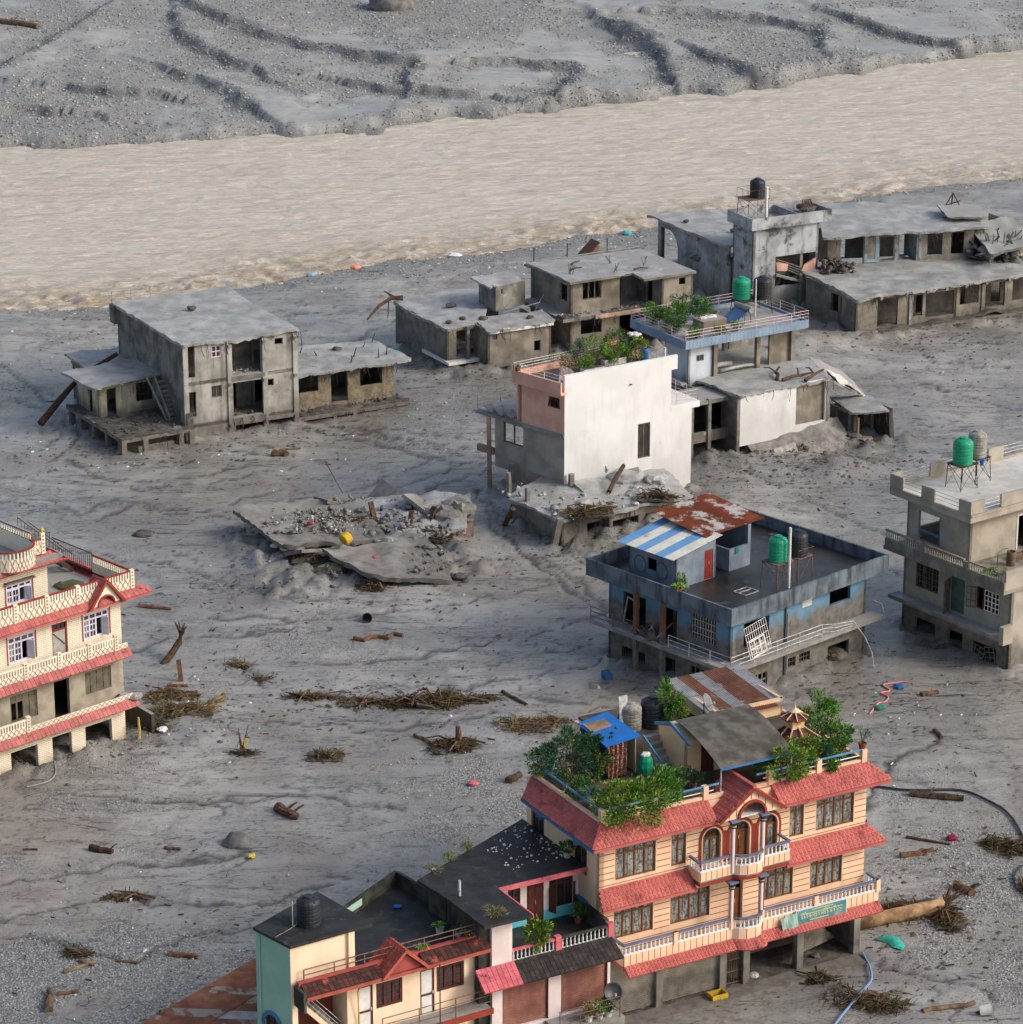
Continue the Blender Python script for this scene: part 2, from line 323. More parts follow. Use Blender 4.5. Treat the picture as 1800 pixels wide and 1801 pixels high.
# ---- materials
k = NT('mud_ground')
at = k.n('Attribute', attribute_name='gravel').outputs['Fac']; wt = k.n('Attribute', attribute_name='wet').outputs['Fac']
big = k.noise(.06, 3, k.scaled((1, .55, 1)), .6); mid = k.noise(.55, 5, k.scaled((1, .5, 1)), .7, .4); fine = k.noise(3.6, 4, None, .72)
flow = k.noise(.34, 4, k.scaled((.34, 1.15, 1)), .68, 1.3)
mudc = k.mix(k.ramp(big, .3, .72), lin((138, 136, 130)), lin((167, 165, 159)))
mudc = k.mix(k.ramp(flow, .44, .64, 0, .5), mudc, lin((120, 118, 114))); mudc = k.mix(k.ramp(flow, .36, .44, .22, 0), mudc, lin((184, 183, 180)))
mudc = k.mix(k.ramp(mid, .45, .72, 0, .55), mudc, lin((112, 109, 104)))
mudc = k.mix(k.ramp(k.noise(.11, 2, k.scaled((1, .7, 1))), .52, .7, 0, .6), mudc, lin((128, 120, 110)))
for fsc, fv, wln, am, det in ((1.0, (.05, .17, 1), .006, .95, 4), (1.0, (.13, .42, 1), .010, .85, 3), (1.0, (.33, .8, 1), .014, .7, 3)):
    rn = k.noise(fsc, det, k.scaled(fv), .55, 1.6); ln = k.ramp(k.math('ABSOLUTE', k.math('SUBTRACT', rn, .5)), .001, wln, 1, 0); mudc = k.mix(k.math('MULTIPLY', k.math('MULTIPLY', ln, am), k.ramp(flow, .42, .55)), mudc, lin((62, 60, 57)))
mudc = k.mix(k.math('MULTIPLY', k.ramp(fine, .54, .66), k.ramp(mid, .35, .6, .1, .7)), mudc, lin((82, 80, 77)))
sxy = k.n('SeparateXYZ'); k.l(k.P(), sxy.inputs[0]); lighter = k.ramp(sxy.outputs[1], 332, 345)  # far bank mask: grazing sky sheen painted into the mud colour
mudc = k.mix(k.math('MULTIPLY', lighter, .4), mudc, lin((180, 182, 178)))
vo = k.n('TexVoronoi'); vo.inputs['Scale'].default_value = 8.5; k.l(k.P(), vo.inputs['Vector'])
bw = k.n('RGBToBW'); k.l(vo.outputs['Color'], bw.inputs[0])
stone = k.mix(k.ramp(bw.outputs[0], .15, .9), lin((104, 105, 103)), lin((176, 177, 174)))
stone = k.mix(k.ramp(vo.outputs['Distance'], .3, .7, 0, .6), stone, lin((84, 84, 83)))
gm = k.ramp(k.math('ADD', at, k.math('ADD', k.math('MULTIPLY', mid, .8), k.math('MULTIPLY', fine, .7))), 1.08, 1.6)
col = k.mix(k.math('MULTIPLY', gm, .8), mudc, stone)
col = k.mix(k.math('MULTIPLY', wt, .85), col, lin((62, 59, 56)))
k.l(col, k.b.inputs['Base Color'])
k.l(k.ramp(k.math('ADD', big, k.math('MULTIPLY', gm, .6)), .42, .7, .26, .7), k.b.inputs['Roughness'])
k.b.inputs['Specular IOR Level'].default_value = .5
k.bump(k.math('ADD', k.math('MULTIPLY', fine, .5), k.math('ADD', k.math('MULTIPLY', flow, .35), k.math('MULTIPLY', at, k.math('MULTIPLY', vo.outputs['Distance'], -.7)))), .6, .12)
MG = k.m
k = NT('silt_water')
fl = k.n('Mapping'); fl.inputs['Rotation'].default_value = (0, 0, R(-27)); fl.inputs['Scale'].default_value = (.42, 1.5, 1); k.l(k.P(), fl.inputs[0])
n1 = k.noise(1.3, 4, fl.outputs[0], .62, .8); n2 = k.noise(4.2, 4, fl.outputs[0], .6, .5)
c = k.mix(k.ramp(n1, .35, .7), lin((214, 204, 188)), lin((198, 187, 169))); c = k.mix(k.ramp(n2, .5, .72, 0, .6), c, lin((152, 139, 118)))
ft = k.n('Attribute', attribute_name='rough').outputs['Fac']; c = k.mix(k.math('MULTIPLY', ft, k.ramp(k.noise(.6, 3), .3, .65, 0, .8)), c, lin((158, 138, 108)))
f2 = k.n('Mapping'); f2.inputs['Rotation'].default_value = (0, 0, R(-42)); f2.inputs['Scale'].default_value = (.05, .34, 1); k.l(k.P(), f2.inputs[0]); n3 = k.noise(1.6, 5, f2.outputs[0], .66, .9)
c = k.mix(k.ramp(n3, .5, .68, 0, .5), c, lin((170, 157, 136))); c = k.mix(k.ramp(n3, .3, .46, .4, 0), c, lin((214, 208, 198)))
k.l(c, k.b.inputs['Base Color']); k.b.inputs['Roughness'].default_value = .36; k.b.inputs['Specular IOR Level'].default_value = .45
k.bump(k.math('ADD', k.math('MULTIPLY', n1, .5), k.math('ADD', k.math('MULTIPLY', n2, .25), k.math('MULTIPLY', n3, 1.2))), .9, .5)
MW = k.m
# ---- ground sheet: lines evenly spaced where the photograph looks, growing out to the horizon
yl = [-1500, -600, -200, 0, 60, 100, 120, 130]; y = 136.
while y < 440: yl.append(y); y += .2 * (y / 150) ** 2 if y < 345 else .62
yl += [442, 446, 452, 462, 480, 520, 600, 800, 1300, 2400, 5000]; yl = np.array(yl)
u = np.linspace(-1, 1, 350); u = np.concatenate([[-60, -20, -8, -4, -2.4, -1.7, -1.35, -1.15, -1.05], u, [1.05, 1.15, 1.35, 1.7, 2.4, 4, 8, 20, 60]])
Yg = np.repeat(yl[:, None], len(u), 1); Xg = u[None, :] * np.clip(29 + (Yg - 138) * .158, 29, 80)
sp_ = int(np.searchsorted(yl, 336)); T1 = town_land(Xg[:sp_], Yg[:sp_]); T2 = far_land(Xg[sp_:], Yg[sp_:])
Zg, gr, wt_ = (np.concatenate([p, q]) for p, q in zip(T1, T2))
def look(A, x, y):
    x = np.asarray(x, float); y = np.asarray(y, float); uu = x / np.clip(29 + (y - 138) * .158, 29, 80)
    j = np.clip(np.searchsorted(u, uu) - 1, 0, len(u) - 2); i = np.clip(np.searchsorted(yl, y) - 1, 0, len(yl) - 2)
    a = (uu - u[j]) / (u[j + 1] - u[j]); b = (y - yl[i]) / (yl[i + 1] - yl[i])
    return (A[i, j] * (1 - a) + A[i, j + 1] * a) * (1 - b) + (A[i + 1, j] * (1 - a) + A[i + 1, j + 1] * a) * b
def gz(x, y): return float(look(Zg, x, y))
# hills close the valley far beyond the frame
Zg = Zg + 180 * sstep(Yg, 700, 3000)
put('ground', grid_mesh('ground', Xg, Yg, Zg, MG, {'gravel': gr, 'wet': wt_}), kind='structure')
# ---- river
fd = Vector((.883, .469))
al = np.concatenate([[-600, -300, -160, -110], np.linspace(-80, 95, 520), [130, 200, 400, 900]])
cr = []
tt = np.linspace(-14, 82, 230)
AL, CR = np.meshgrid(al, tt); Xr = AL * fd.x - CR * fd.y + 0; Yr = 296 + AL * fd.y + CR * fd.x
dn, sn = poly_dist(Xr, Yr, NEAR); sn = dn * sn
nb = np.exp(-(np.clip(sn - 1, 0, None) / 7) ** 2) * (1 + .6 * fbm(AL * .06, CR * .06, 2))
wv = .13 * fbm(AL * .16 + .8 * fbm(AL * .05, CR * .2, 2), CR * .6, 4) + .1 * fbm(AL * .5, CR * 1.1, 3) + nb * (.42 * fbm(AL * .3, CR * .5, 4) + .2 * (1 - np.abs(fbm(AL * .4, CR * .8, 3)) * 3))
put('river', grid_mesh('river', Xr, Yr, -.62 + wv, MW, {'rough': np.clip(nb, 0, 1)}), kind='structure')
# ---- loose stones (uncountable): octahedral pebbles strewn where the gravel lies
def stones(name, label, xs, ys, n, s0, s1, m, gmin=.55, zoff=0, cat='gravel', flat=.75):
    X = RNG.uniform(*xs, n * 6); Y = RNG.uniform(*ys, n * 6); z = look(Zg, X, Y); g = look(gr, X, Y)
    keep = (RNG.random(len(X)) < np.clip((g - gmin) / (1 - gmin), 0, 1)) & (z > -.75); X, Y, z = X[keep][:n], Y[keep][:n], z[keep][:n]; c = len(X)
    sz = s0 * (s1 / s0) ** (RNG.random(c) ** 3.2)
    base = np.array([(1, 0, 0), (0, 1, 0), (-1, 0, 0), (0, -1, 0), (0, 0, 1), (0, 0, -1)], float)
    V = base[None] * (1 + .7 * (RNG.random((c, 6, 1)) - .5)); a = RNG.random(c) * 6.28; ca, sa = np.cos(a), np.sin(a)
    tx = V[..., 0] * 1.3; V[..., 0], V[..., 1] = tx * ca[:, None] - V[..., 1] * sa[:, None], tx * sa[:, None] + V[..., 1] * ca[:, None]
    V = V * sz[:, None, None]; V[..., 2] *= flat; V += np.stack([X, Y, z + sz * .15 + zoff], -1)[:, None]
    f = np.array([(0, 1, 4), (1, 2, 4), (2, 3, 4), (3, 0, 4), (1, 0, 5), (2, 1, 5), (3, 2, 5), (0, 3, 5)])
    F = (f[None] + (np.arange(c) * 6)[:, None, None]).reshape(-1, 3)
    put(name, tri_soup(name, V.reshape(-1, 3), F, m), kind='stuff', label=label, cat=cat)
MST = mat('river_stone', (158, 159, 156), (124, 125, 122), sc=3, isl=.35, rough=.75, bump=0)
stones('gravel', 'grey river gravel strewn over the foreground mud', (-29, 30), (134, 176), 22000, .022, .085, MST, .42)
stones('gravel', 'grey stones scattered along the near river bank', (-45, 60), (240, 328), 13000, .035, .16, MST, .5)
stones('gravel', 'grey cobbles covering the far gravel bank across the river', (-72, 78), (336, 432), 40000, .05, .24, MST, .4)
MTW = mat('twig_litter', (92, 66, 44), (60, 44, 32), isl=.5, rough=.9, bump=0)
MPL = mat('plastic_litter', (205, 205, 205), (150, 165, 175), sc=.4, isl=.35, rough=.5, bump=0)
def bits(name, label, n, spots, m, l0, l1, wd_, cat='litter'):
    mb = []; V = []; F = []
    c = 0
    while c < n:
        sp = spots[RNG.integers(len(spots))]; x = RNG.normal(sp[0], sp[2]); y = RNG.normal(sp[1], sp[3]); mb.append((x, y)); c += 1
    P = np.array(mb); z = look(Zg, P[:, 0], P[:, 1])
    for (x, y), zz in zip(mb, z):
        if zz < -.7: continue
        L = l0 + (l1 - l0) * RNG.random() ** 2; w = L * wd_ * (.5 + RNG.random()); a = RNG.normal(0, 1.1); ca, sa = math.cos(a), math.sin(a); i = len(V); t = RNG.random() * L * .25; h = .03 + w * .3
        for dx, dy, dz in ((-L, -w, 0), (L, -w, t), (L, w, t), (-L, w, 0), (-L * .8, -w * .6, h), (L * .9, -w * .5, t + h), (L * .8, w * .6, t + h), (-L * .9, w * .5, h)):
            V.append((x + (dx * ca - dy * sa) / 2, y + (dx * sa + dy * ca) / 2, zz + dz))
        for q in ((4, 5, 6, 7), (0, 1, 5, 4), (1, 2, 6, 5), (2, 3, 7, 6), (3, 0, 4, 7)): F.append([i + j for j in q])
    put(name, tri_soup(name, np.array(V), np.array(F), m), kind='stuff', label=label, cat=cat)
SP = [(-10, 183, 7, 4), (-20, 181, 4, 4), (0, 175, 6, 5), (22, 156, 5, 8), (-20, 148, 6, 6), (-22, 195, 4, 5), (20, 148, 4, 3), (-12, 206, 6, 5), (12, 214, 5, 5), (24, 182, 4, 5), (-5, 196, 12, 9), (-15, 228, 8, 7), (26, 168, 4, 6), (20, 225, 8, 6), (38, 250, 6, 8)]
bits('wood_litter', 'brown twigs and bark bits scattered over the grey mud', 1100, SP + [(-8, 286, 12, 3), (6, 295, 10, 3)], MTW, .08, .5, .16)
SPL = [(-10, 287, 10, 2.5), (0, 291, 8, 2.5), (14, 300, 7, 2.5), (-20, 281, 7, 2.5), (4, 296, 9, 2), (-10, 287, 10, 2), (8, 297, 6, 2), (-38, 262, 6, 7), (-12, 208, 5, 4), (-20, 180, 3, 3), (-14, 232, 8, 6), (24, 180, 3, 5), (5, 172, 6, 6), (-20, 150, 6, 6), (24, 158, 4, 7), (-30, 232, 5, 4), (42, 256, 6, 4)]
bits('plastic_litter', 'pale plastic scraps and rubbish scattered along the mud', 620, SPL, MPL, .06, .3, .5)
# ================================================================ shared materials and building parts
SILT = (150, 150, 147)
m_conc = mat('concrete_muddy', (150, 147, 140), (122, 118, 110), sc=.9, streak=((92, 87, 80), .5, .75), top=(SILT, .9), mud=(.6, 2.4), rough=.9)
m_ruin = mat('ruin_plaster', (140, 137, 130), (100, 97, 91), sc=.8, streak=((88, 84, 78), .48, .7), stain=((166, 163, 155), 1.1, .6, .72), top=(SILT, .9), mud=(.4, 3.5, .85), rough=.95, bump=.4)
m_ruin2 = mat('ruin_plaster_tan', (152, 144, 129), (116, 109, 98), sc=.7, streak=((98, 92, 82), .5, .72), top=(SILT, .9), mud=(.5, 3.2, .85), rough=.95, bump=.4)
m_ruinL = mat('pale_ruin_plaster', (178, 176, 168), (146, 143, 135), sc=.7, streak=((104, 100, 92), .46, .68, .75), stain=((118, 114, 106), .9, .55, .72), top=(SILT, .9), mud=(.4, 2.6, .85), rough=.95, bump=.3)
m_bank = mat('mud_bank', (138, 135, 130), (106, 103, 98), sc=1.2, rough=.8, bump=.8, bsc=4, bdist=.1)
m_dark = mat('inside_wall', (70, 66, 60), (50, 47, 43), rough=.95)  # dark tone, also paints shade into the wrecked white house's recess
m_silt = mat('silt_cover', (168, 169, 166), (142, 142, 138), sc=.7, stain=((112, 110, 106), 2.2, .55, .75), rough=.5, spec=.5, bump=.7, bsc=5, bdist=.06)
m_dirt = mat('debris_mud', (98, 94, 89), (72, 69, 64), sc=2, rough=.9, bump=.8, bsc=5, bdist=.1)
m_wood = mat('driftwood', (136, 112, 86), (98, 80, 62), sc=3, isl=.25, rough=.85, streak=((70, 56, 44), .5, .7))
m_bark = mat('log_bark', (96, 74, 58), (64, 50, 40), sc=4, isl=.3, rough=.9, bump=.8, bsc=9)
m_redlog = mat('peeled_log', (120, 86, 66), (92, 68, 54), sc=4, isl=.2, rough=.8, bump=.5)
m_twig = mat('twigs', (96, 82, 56), (62, 52, 38), sc=2, isl=.5, rough=.9, bump=0)
m_steel = mat('painted_steel', (196, 196, 198), (150, 148, 146), sc=5, rough=.45, spec=.5, bump=0)
m_rust = mat('rusty_steel', (128, 100, 88), (98, 74, 64), sc=6, rough=.8, bump=0)
m_iron = mat('dark_iron', (50, 46, 44), (70, 60, 54), sc=6, rough=.7, bump=0)
m_white = mat('white_paint', (226, 224, 220), (206, 204, 198), sc=2, rough=.6, bump=0)
m_green = mat('green_plastic', (26, 152, 114), (22, 138, 102), sc=2, rough=.4, spec=.5, bump=0)
m_black = mat('black_plastic', (30, 34, 40), (42, 46, 52), sc=2, rough=.45, spec=.5, bump=0)
m_greyp = mat('grey_plastic', (158, 156, 148), (128, 126, 118), sc=3, rough=.6, streak=((104, 100, 92), .5, .7), bump=0)
m_blue = mat('blue_paint', (54, 104, 148), (66, 118, 158), sc=2, rough=.5, bump=0)
m_bsheet = mat('blue_sheet', (18, 108, 190), (28, 98, 172), sc=1.5, rough=.5, stain=((40, 80, 120), 3, .62, .75), bump=0)
m_pot = mat('terracotta', (150, 78, 52), (120, 62, 44), sc=4, rough=.85, bump=0)
m_potw = mat('white_pot', (214, 212, 206), (180, 176, 168), sc=4, rough=.7, bump=0)
m_glass = mat('window_glass', (38, 38, 40), (54, 54, 54), sc=1.2, rough=.12, spec=.6, bump=0)
m_moss = mat('black_roof_slab', (46, 47, 46), (30, 31, 31), sc=1.2, stain=((64, 66, 58), 1.8, .56, .7), rough=.62, spec=.45, bump=.4, bsc=10)
k = NT('curtained_glass'); cv = k.noise(9, 3, k.scaled((1, 1, .12)), .6); cc = k.mix(k.ramp(cv, .3, .7), lin((78, 78, 74)), lin((160, 160, 154)))
k.l(k.mix(k.ramp(k.noise(7, 2), .52, .6, 0, .8), cc, lin((62, 60, 56))), k.b.inputs['Base Color']); k.b.inputs['Roughness'].default_value = .25; k.b.inputs['Specular IOR Level'].default_value = .5
m_curt = k.m
def win(par, T, s0, s1, z0, z1, cols, rows=(0, 1), fm=None, pm=None, fw=.08, dep=.1, fd=.1, pane=True, name='window', label=None):
    """window in a wall frame: a frame of bars, one pane per light. cols/rows: fractions of the dividing bars incl. 0 and 1"""
    cs = [s0 + (s1 - s0) * c for c in (cols if not isinstance(cols, int) else [i / cols for i in range(cols + 1)])]; rs = [z0 + (z1 - z0) * r for r in rows]
    mb = MB(T); h = fw / 2
    for i, c in enumerate(cs):
        a = c if i == 0 else c - h if i < len(cs) - 1 else c - fw; mb.box(a, dep, z0, a + fw, dep + fd, z1)
    for j, r in enumerate(rs):
        a = r if j == 0 else r - h if j < len(rs) - 1 else r - fw
        for c0, c1 in zip(cs, cs[1:]): mb.box(c0 + h * .6, dep + .004, a, c1 - h * .6, dep + fd - .004, a + fw)
    f = mb.build(name, fm, par, label=label)
    if pane:
        for c0, c1 in zip(cs, cs[1:]):
            for r0, r1 in zip(rs, rs[1:]): MB(T).box(c0 + h * .8, dep + fd * .4, r0 + h * .8, c1 - h * .8, dep + fd * .6, r1 - h * .8).build('pane', pm or m_glass, f)
    return f
def door(par, T, s0, s1, z0, z1, m, dep=.12, fm=None, panels=2, handle=True, name='door'):
    mb = MB(T); mb.box(s0, dep, z0, s1, dep + .06, z1); n = panels; w = (s1 - s0 - .16) / n
    o = mb.build(name, m, par)
    for i in range(n):
        for a, b in ((.06, .45), (.5, .94)):
            MB(T).box(s0 + .1 + i * w, dep - .025, z0 + (z1 - z0) * a, s0 + .1 + (i + 1) * w - .05, dep + .01, z0 + (z1 - z0) * b).build('door_panel', m, o)
    if handle: MB(T).box(s0 + (s1 - s0) * .5 - .02, dep - .06, z0 + 1., s0 + (s1 - s0) * .5 + .02, dep - .03, z0 + 1.2).build('handle', m_steel, o)
    return o
def shutter(par, T, s0, s1, z0, z1, m, dep=.15, pitch=.11, name='roller_shutter', cut=None):
    """rolling shutter: horizontal slats with a rounded face, real depth"""
    mb = MB(T); z = z0; i = 0
    while z < z1 - .01:
        zz = min(z + pitch, z1); e1 = s1 - (cut(i) if cut else 0)
        mb.hexa([(s0, dep + .04, z), (e1, dep + .04, z), (e1, dep + .07, z), (s0, dep + .07, z), (s0, dep + .03, zz), (e1, dep + .03, zz), (e1, dep + .07, zz), (s0, dep + .07, zz)])
        mb.hexa([(s0, dep, z + .02), (e1, dep, z + .02), (e1, dep + .05, z + .01), (s0, dep + .05, z + .01), (s0, dep, zz - .03), (e1, dep, zz - .03), (e1, dep + .05, zz - .02), (s0, dep + .05, zz - .02)])
        z = zz; i += 1
    return mb.build(name, m, par)
TILE = {}
def tile_mesh(m, w, h, t=.035, boss=True):
    key = (m.name, round(w, 3), round(h, 3), boss)
    if key not in TILE:
        mb = MB(); g = .012
        mb.hexa([(-w / 2 + g, 0, 0), (w / 2 - g, 0, 0), (w / 2 - g, h, .0), (-w / 2 + g, h, 0), (-w / 2 + g, 0, t), (w / 2 - g, 0, t), (w / 2 - g, h, .008), (-w / 2 + g, h, .008)])
        if boss: mb.lathe([(w * .26, .0), (w * .24, t * .75 + .02), (w * .12, t * .75 + .026)], (0, h * .42, 0), 6)
        TILE[key] = mb.mesh('tile', m)
    return TILE[key]
def eave(par, A, B, C, D, m, tw, rows, mt=None, singles=True, thick=.1, name='eave', boss=True, mf=None, jit=0):
    """sloping tiled eave: A-B top edge, D-C bottom edge (A above D). Solid deck with one tile object per tile"""
    A, B, C, D = map(Vector, (A, B, C, D)); n = (B - A).cross(D - A).normalized(); n = n if n.z > 0 else -n
    dk = MB(); q = -n * thick; dk.hexa([D + q, C + q, B + q, A + q, D, C, B, A]); e = dk.build(name, mf or m, par)
    lo = (C - D).length; cnt = max(1, round(max(lo, (B - A).length) / tw)); x = (B - A).normalized(); up = (A - D); soup = MB()
    H = up.length / rows; wt = None
    for r in range(rows):
        t = r / rows; L0 = D.lerp(A, t); R0 = C.lerp(B, t); L1 = D.lerp(A, (r + 1) / rows); R1 = C.lerp(B, (r + 1) / rows); c = max(1, round((R0 - L0).length / tw)); w = (R0 - L0).length / c
        for i in range(c):
            f = (i + .5 + (.0 if r % 2 == 0 else .0)) / c; P = L0.lerp(R0, f); y = (L1.lerp(R1, f) - P); yd = (y - x * y.dot(x)).normalized()
            M4 = Matrix(((x.x, yd.x, n.x, P.x), (x.y, yd.y, n.y, P.y), (x.z, yd.z, n.z, P.z + .004), (0, 0, 0, 1)))
            if jit: M4 = M4 @ Matrix.Rotation(random.gauss(0, jit), 4, 'Z') @ Matrix.Rotation(random.gauss(0, jit), 4, 'X')
            me = tile_mesh(m, round(w, 2), round(y.length * 1.04, 2), .035, boss)
            if singles: put('tile', me, e, mtx=M4)
            else:
                k0 = len(soup.v); soup.v += [tuple(M4 @ v.co) for v in me.vertices]; soup.f += [[k0 + j for j in p.vertices] for p in me.polygons]
    if not singles: put('roof_tiles', soup.mesh('roof_tiles', m), e, kind='stuff')
    return e
BAL = {}
def baluster_mesh(m, h, r=.055):
    if (m.name, h, r) not in BAL:
        BAL[(m.name, h, r)] = MB().lathe([(r, 0), (r, h * .1), (r * .55, h * .16), (r * 1.0, h * .38), (r * .95, h * .46), (r * .45, h * .78), (r * .9, h * .88), (r, h)], n=6).mesh('baluster', m, True)
    return BAL[(m.name, h, r)]
def balustrade(par, pts, z, h, m, mrail, sp=.22, r=.055, rail=.14, name='balustrade'):
    """rails along a polyline with one turned baluster object after another"""
    mb = MB()
    for (a, b) in zip(pts, pts[1:]):
        mb.beam((*a, z + h + .05), (*b, z + h + .05), rail, .1)
    o = mb.build(name, mrail, par); lb = MB()
    for (a, b) in zip(pts, pts[1:]): lb.beam((*a, z - .03), (*b, z - .03), rail * .8, .06)
    lb.build('bottom_rail', m, o); me = baluster_mesh(m, h, r)
    for (a, b) in zip(pts, pts[1:]):
        L = math.hypot(b[0] - a[0], b[1] - a[1]); c = max(1, round(L / sp))
        for i in range(c):
            f = (i + .5) / c; put('baluster', me, o, loc=(a[0] + (b[0] - a[0]) * f, a[1] + (b[1] - a[1]) * f, z))
    return o
def railing(par, pts, z, h, m, n=3, post=1.5, r=.025, name='railing', mp=None):
    mb = MB()
    for i in range(n):
        zz = z + h * (i + 1) / n; mb.tube([(a, b, zz) for a, b in pts], r, 5) if len(pts) > 1 else None
    o = mb.build(name, m, par)
    for (a, b) in zip(pts, pts[1:]):
        L = math.hypot(b[0] - a[0], b[1] - a[1]); c = max(1, round(L / post))
        for i in range(c + 1):
            f = i / c; x = a[0] + (b[0] - a[0]) * f; y = a[1] + (b[1] - a[1]) * f; MB().tube([(x, y, z), (x, y, z + h)], r * 1.15, 5).build('railing_post', mp or m, o)
    return o
def mudsheet(name, par, c, z, m=None, th=.12, amp=.05, rag=.18, res=.32, droop=.25, seed=0, label=None, kind=None):
    """silt lying on a slab: lumpy top, ragged broken rim. c: four plan corners (anticlockwise), z: height or four heights"""
    zs = z if isinstance(z, (tuple, list)) else (z,) * 4; c = [Vector((*p, q)) for p, q in zip(c, zs)]; th *= .7
    nx = max(4, int((c[1] - c[0]).length / res)); ny = max(4, int((c[3] - c[0]).length / res))
    U, V = np.meshgrid(np.linspace(0, 1, nx + 1), np.linspace(0, 1, ny + 1))
    P = sum(w[..., None] * np.array(q) for w, q in zip(((1 - U) * (1 - V), U * (1 - V), U * V, (1 - U) * V), c)); ox = seed * 13.7 + c[0].x
    X, Y = P[..., 0], P[..., 1]; P[..., 2] += th + amp * fbm(X * .8 + ox, Y * .8, 2) * 1.1 + amp * fbm(X * .22 + ox, Y * .22 + 4, 2) * 1.8 + .035 * fbm(X * 2.6 + ox, Y * 2.6, 3)
    cen = np.array(sum(c, Vector()) / 4); ed = np.minimum(np.minimum(U, 1 - U) * (c[1] - c[0]).length, np.minimum(V, 1 - V) * (c[3] - c[0]).length)
    lum = np.exp(-(ed / .35) ** 2); P[..., 2] += lum * .06 * np.maximum(fbm(X * 1.9 + ox, Y * 1.9 + 7, 3), -.25)
    d = P[..., :2] - cen[:2]; d = d / np.maximum(np.linalg.norm(d, axis=-1, keepdims=True), .01); P[..., :2] += d * (np.exp(-(ed / .15) ** 2) * min(rag, .12) * (.1 + .9 * fbm(X * 2.3 + ox, Y * 2.3 + 9, 3)))[..., None]
    mb = MB(); ny1, nx1 = X.shape; mb.v = [tuple(p) for p in P.reshape(-1, 3)]; idx = np.arange(ny1 * nx1).reshape(ny1, nx1)
    for j in range(ny1 - 1):
        for i in range(nx1 - 1): mb.f.append([idx[j, i], idx[j, i + 1], idx[j + 1, i + 1], idx[j + 1, i]])
    ring = list(idx[0, :]) + list(idx[1:, -1]) + list(idx[-1, -2::-1]) + list(idx[-2:0:-1, 0]); low = []; hi = []
    for q in ring:
        x, y, zz = mb.v[q]; dd = np.array([x, y]) - cen[:2]; dd /= max(np.linalg.norm(dd), .01); hi.append(len(mb.v)); mb.v.append((x, y, zz)); low.append(len(mb.v)); mb.v.append((x - dd[0] * random.uniform(-.03, .12), y - dd[1] * random.uniform(-.03, .12), zz - th - droop * random.uniform(.15, .5)))
    for a in range(len(ring)): b = (a + 1) % len(ring); mb.f.append([hi[a], low[a], low[b], hi[b]])
    return mb.build(name, m or m_silt, par, smooth=True, label=label, kind=kind)
def shards(par, x0, x1, y0, y1, z0, z1, n, s0, s1, m, name='rubble_bits', flat=.5):
    """heap of small broken pieces, too many to pick apart: one part"""
    V = []; F = []
    for i in range(n):
        s = s0 * (s1 / s0) ** (random.random() ** 2); c = Vector((random.uniform(x0, x1), random.uniform(y0, y1), random.uniform(z0, z1))); E3 = Euler((random.gauss(0, .5), random.gauss(0, .5), random.random() * 6.3)).to_matrix(); k0 = len(V); f = random.uniform(.25, 1) * flat; e = random.uniform(.5, 1.6)
        for a, b, d in ((-1, -1, -1), (1, -1, -1), (1, 1, -1), (-1, 1, -1), (-1, -1, 1), (1, -1, 1), (1, 1, 1), (-1, 1, 1)): V.append(c + E3 @ Vector((a * s * e * random.uniform(.6, 1), b * s * random.uniform(.6, 1), d * s * f)))
        F += [[k0 + j for j in q] for q in ((3, 2, 1, 0), (4, 5, 6, 7), (0, 1, 5, 4), (1, 2, 6, 5), (2, 3, 7, 6), (3, 0, 4, 7))]
    return put(name, tri_soup(name, np.array([tuple(v) for v in V]), np.array(F), m), par, kind='stuff')
def hollow(par, x0, y0, x1, y1, z0, z1, m, t=.2, front=(), left=(), right=(), back=(), name='wall', mi=None, mf=None):
    """four walls as four parts, openings in wall coordinates: front/back s from x0, left/right s = y (converted)"""
    L, D = x1 - x0, y1 - y0; out = []
    for T, ln, ops in ((WT((x0, y0), (1, 0)), L, front), (WT((x0, y1), (0, -1)), D, [(D - b, D - a, c, d) for a, b, c, d in left]), (WT((x1, y0), (0, 1)), D, right), (WT((x1, y1), (-1, 0)), L, [(L - b, L - a, c, d) for a, b, c, d in back])):
        out.append(MB(T).wall(ln, z0, z1, t, ops).build(name, (mf if (mf and len(out) == 0) else m), par))
    return out
def lump(par, x, y, z, r, m, n=10, name='rubble', sq=.6, seed=None, **k):
    mb = MB(); rings = []
    for j in range(1, 5):
        a = math.pi * j / 5; rings.append((math.sin(a) * r, math.cos(a) * r * sq))
    mb.lathe([(q, w) for q, w in rings[::-1]], n=8)
    mb.v = [(x + p[0] * (1 + .5 * (random.random() - .5)) * 1.2, y + p[1] * (1 + .5 * (random.random() - .5)), z + p[2] * (1 + .5 * (random.random() - .5))) for p in mb.v]
    return mb.build(name, m, par, **k)
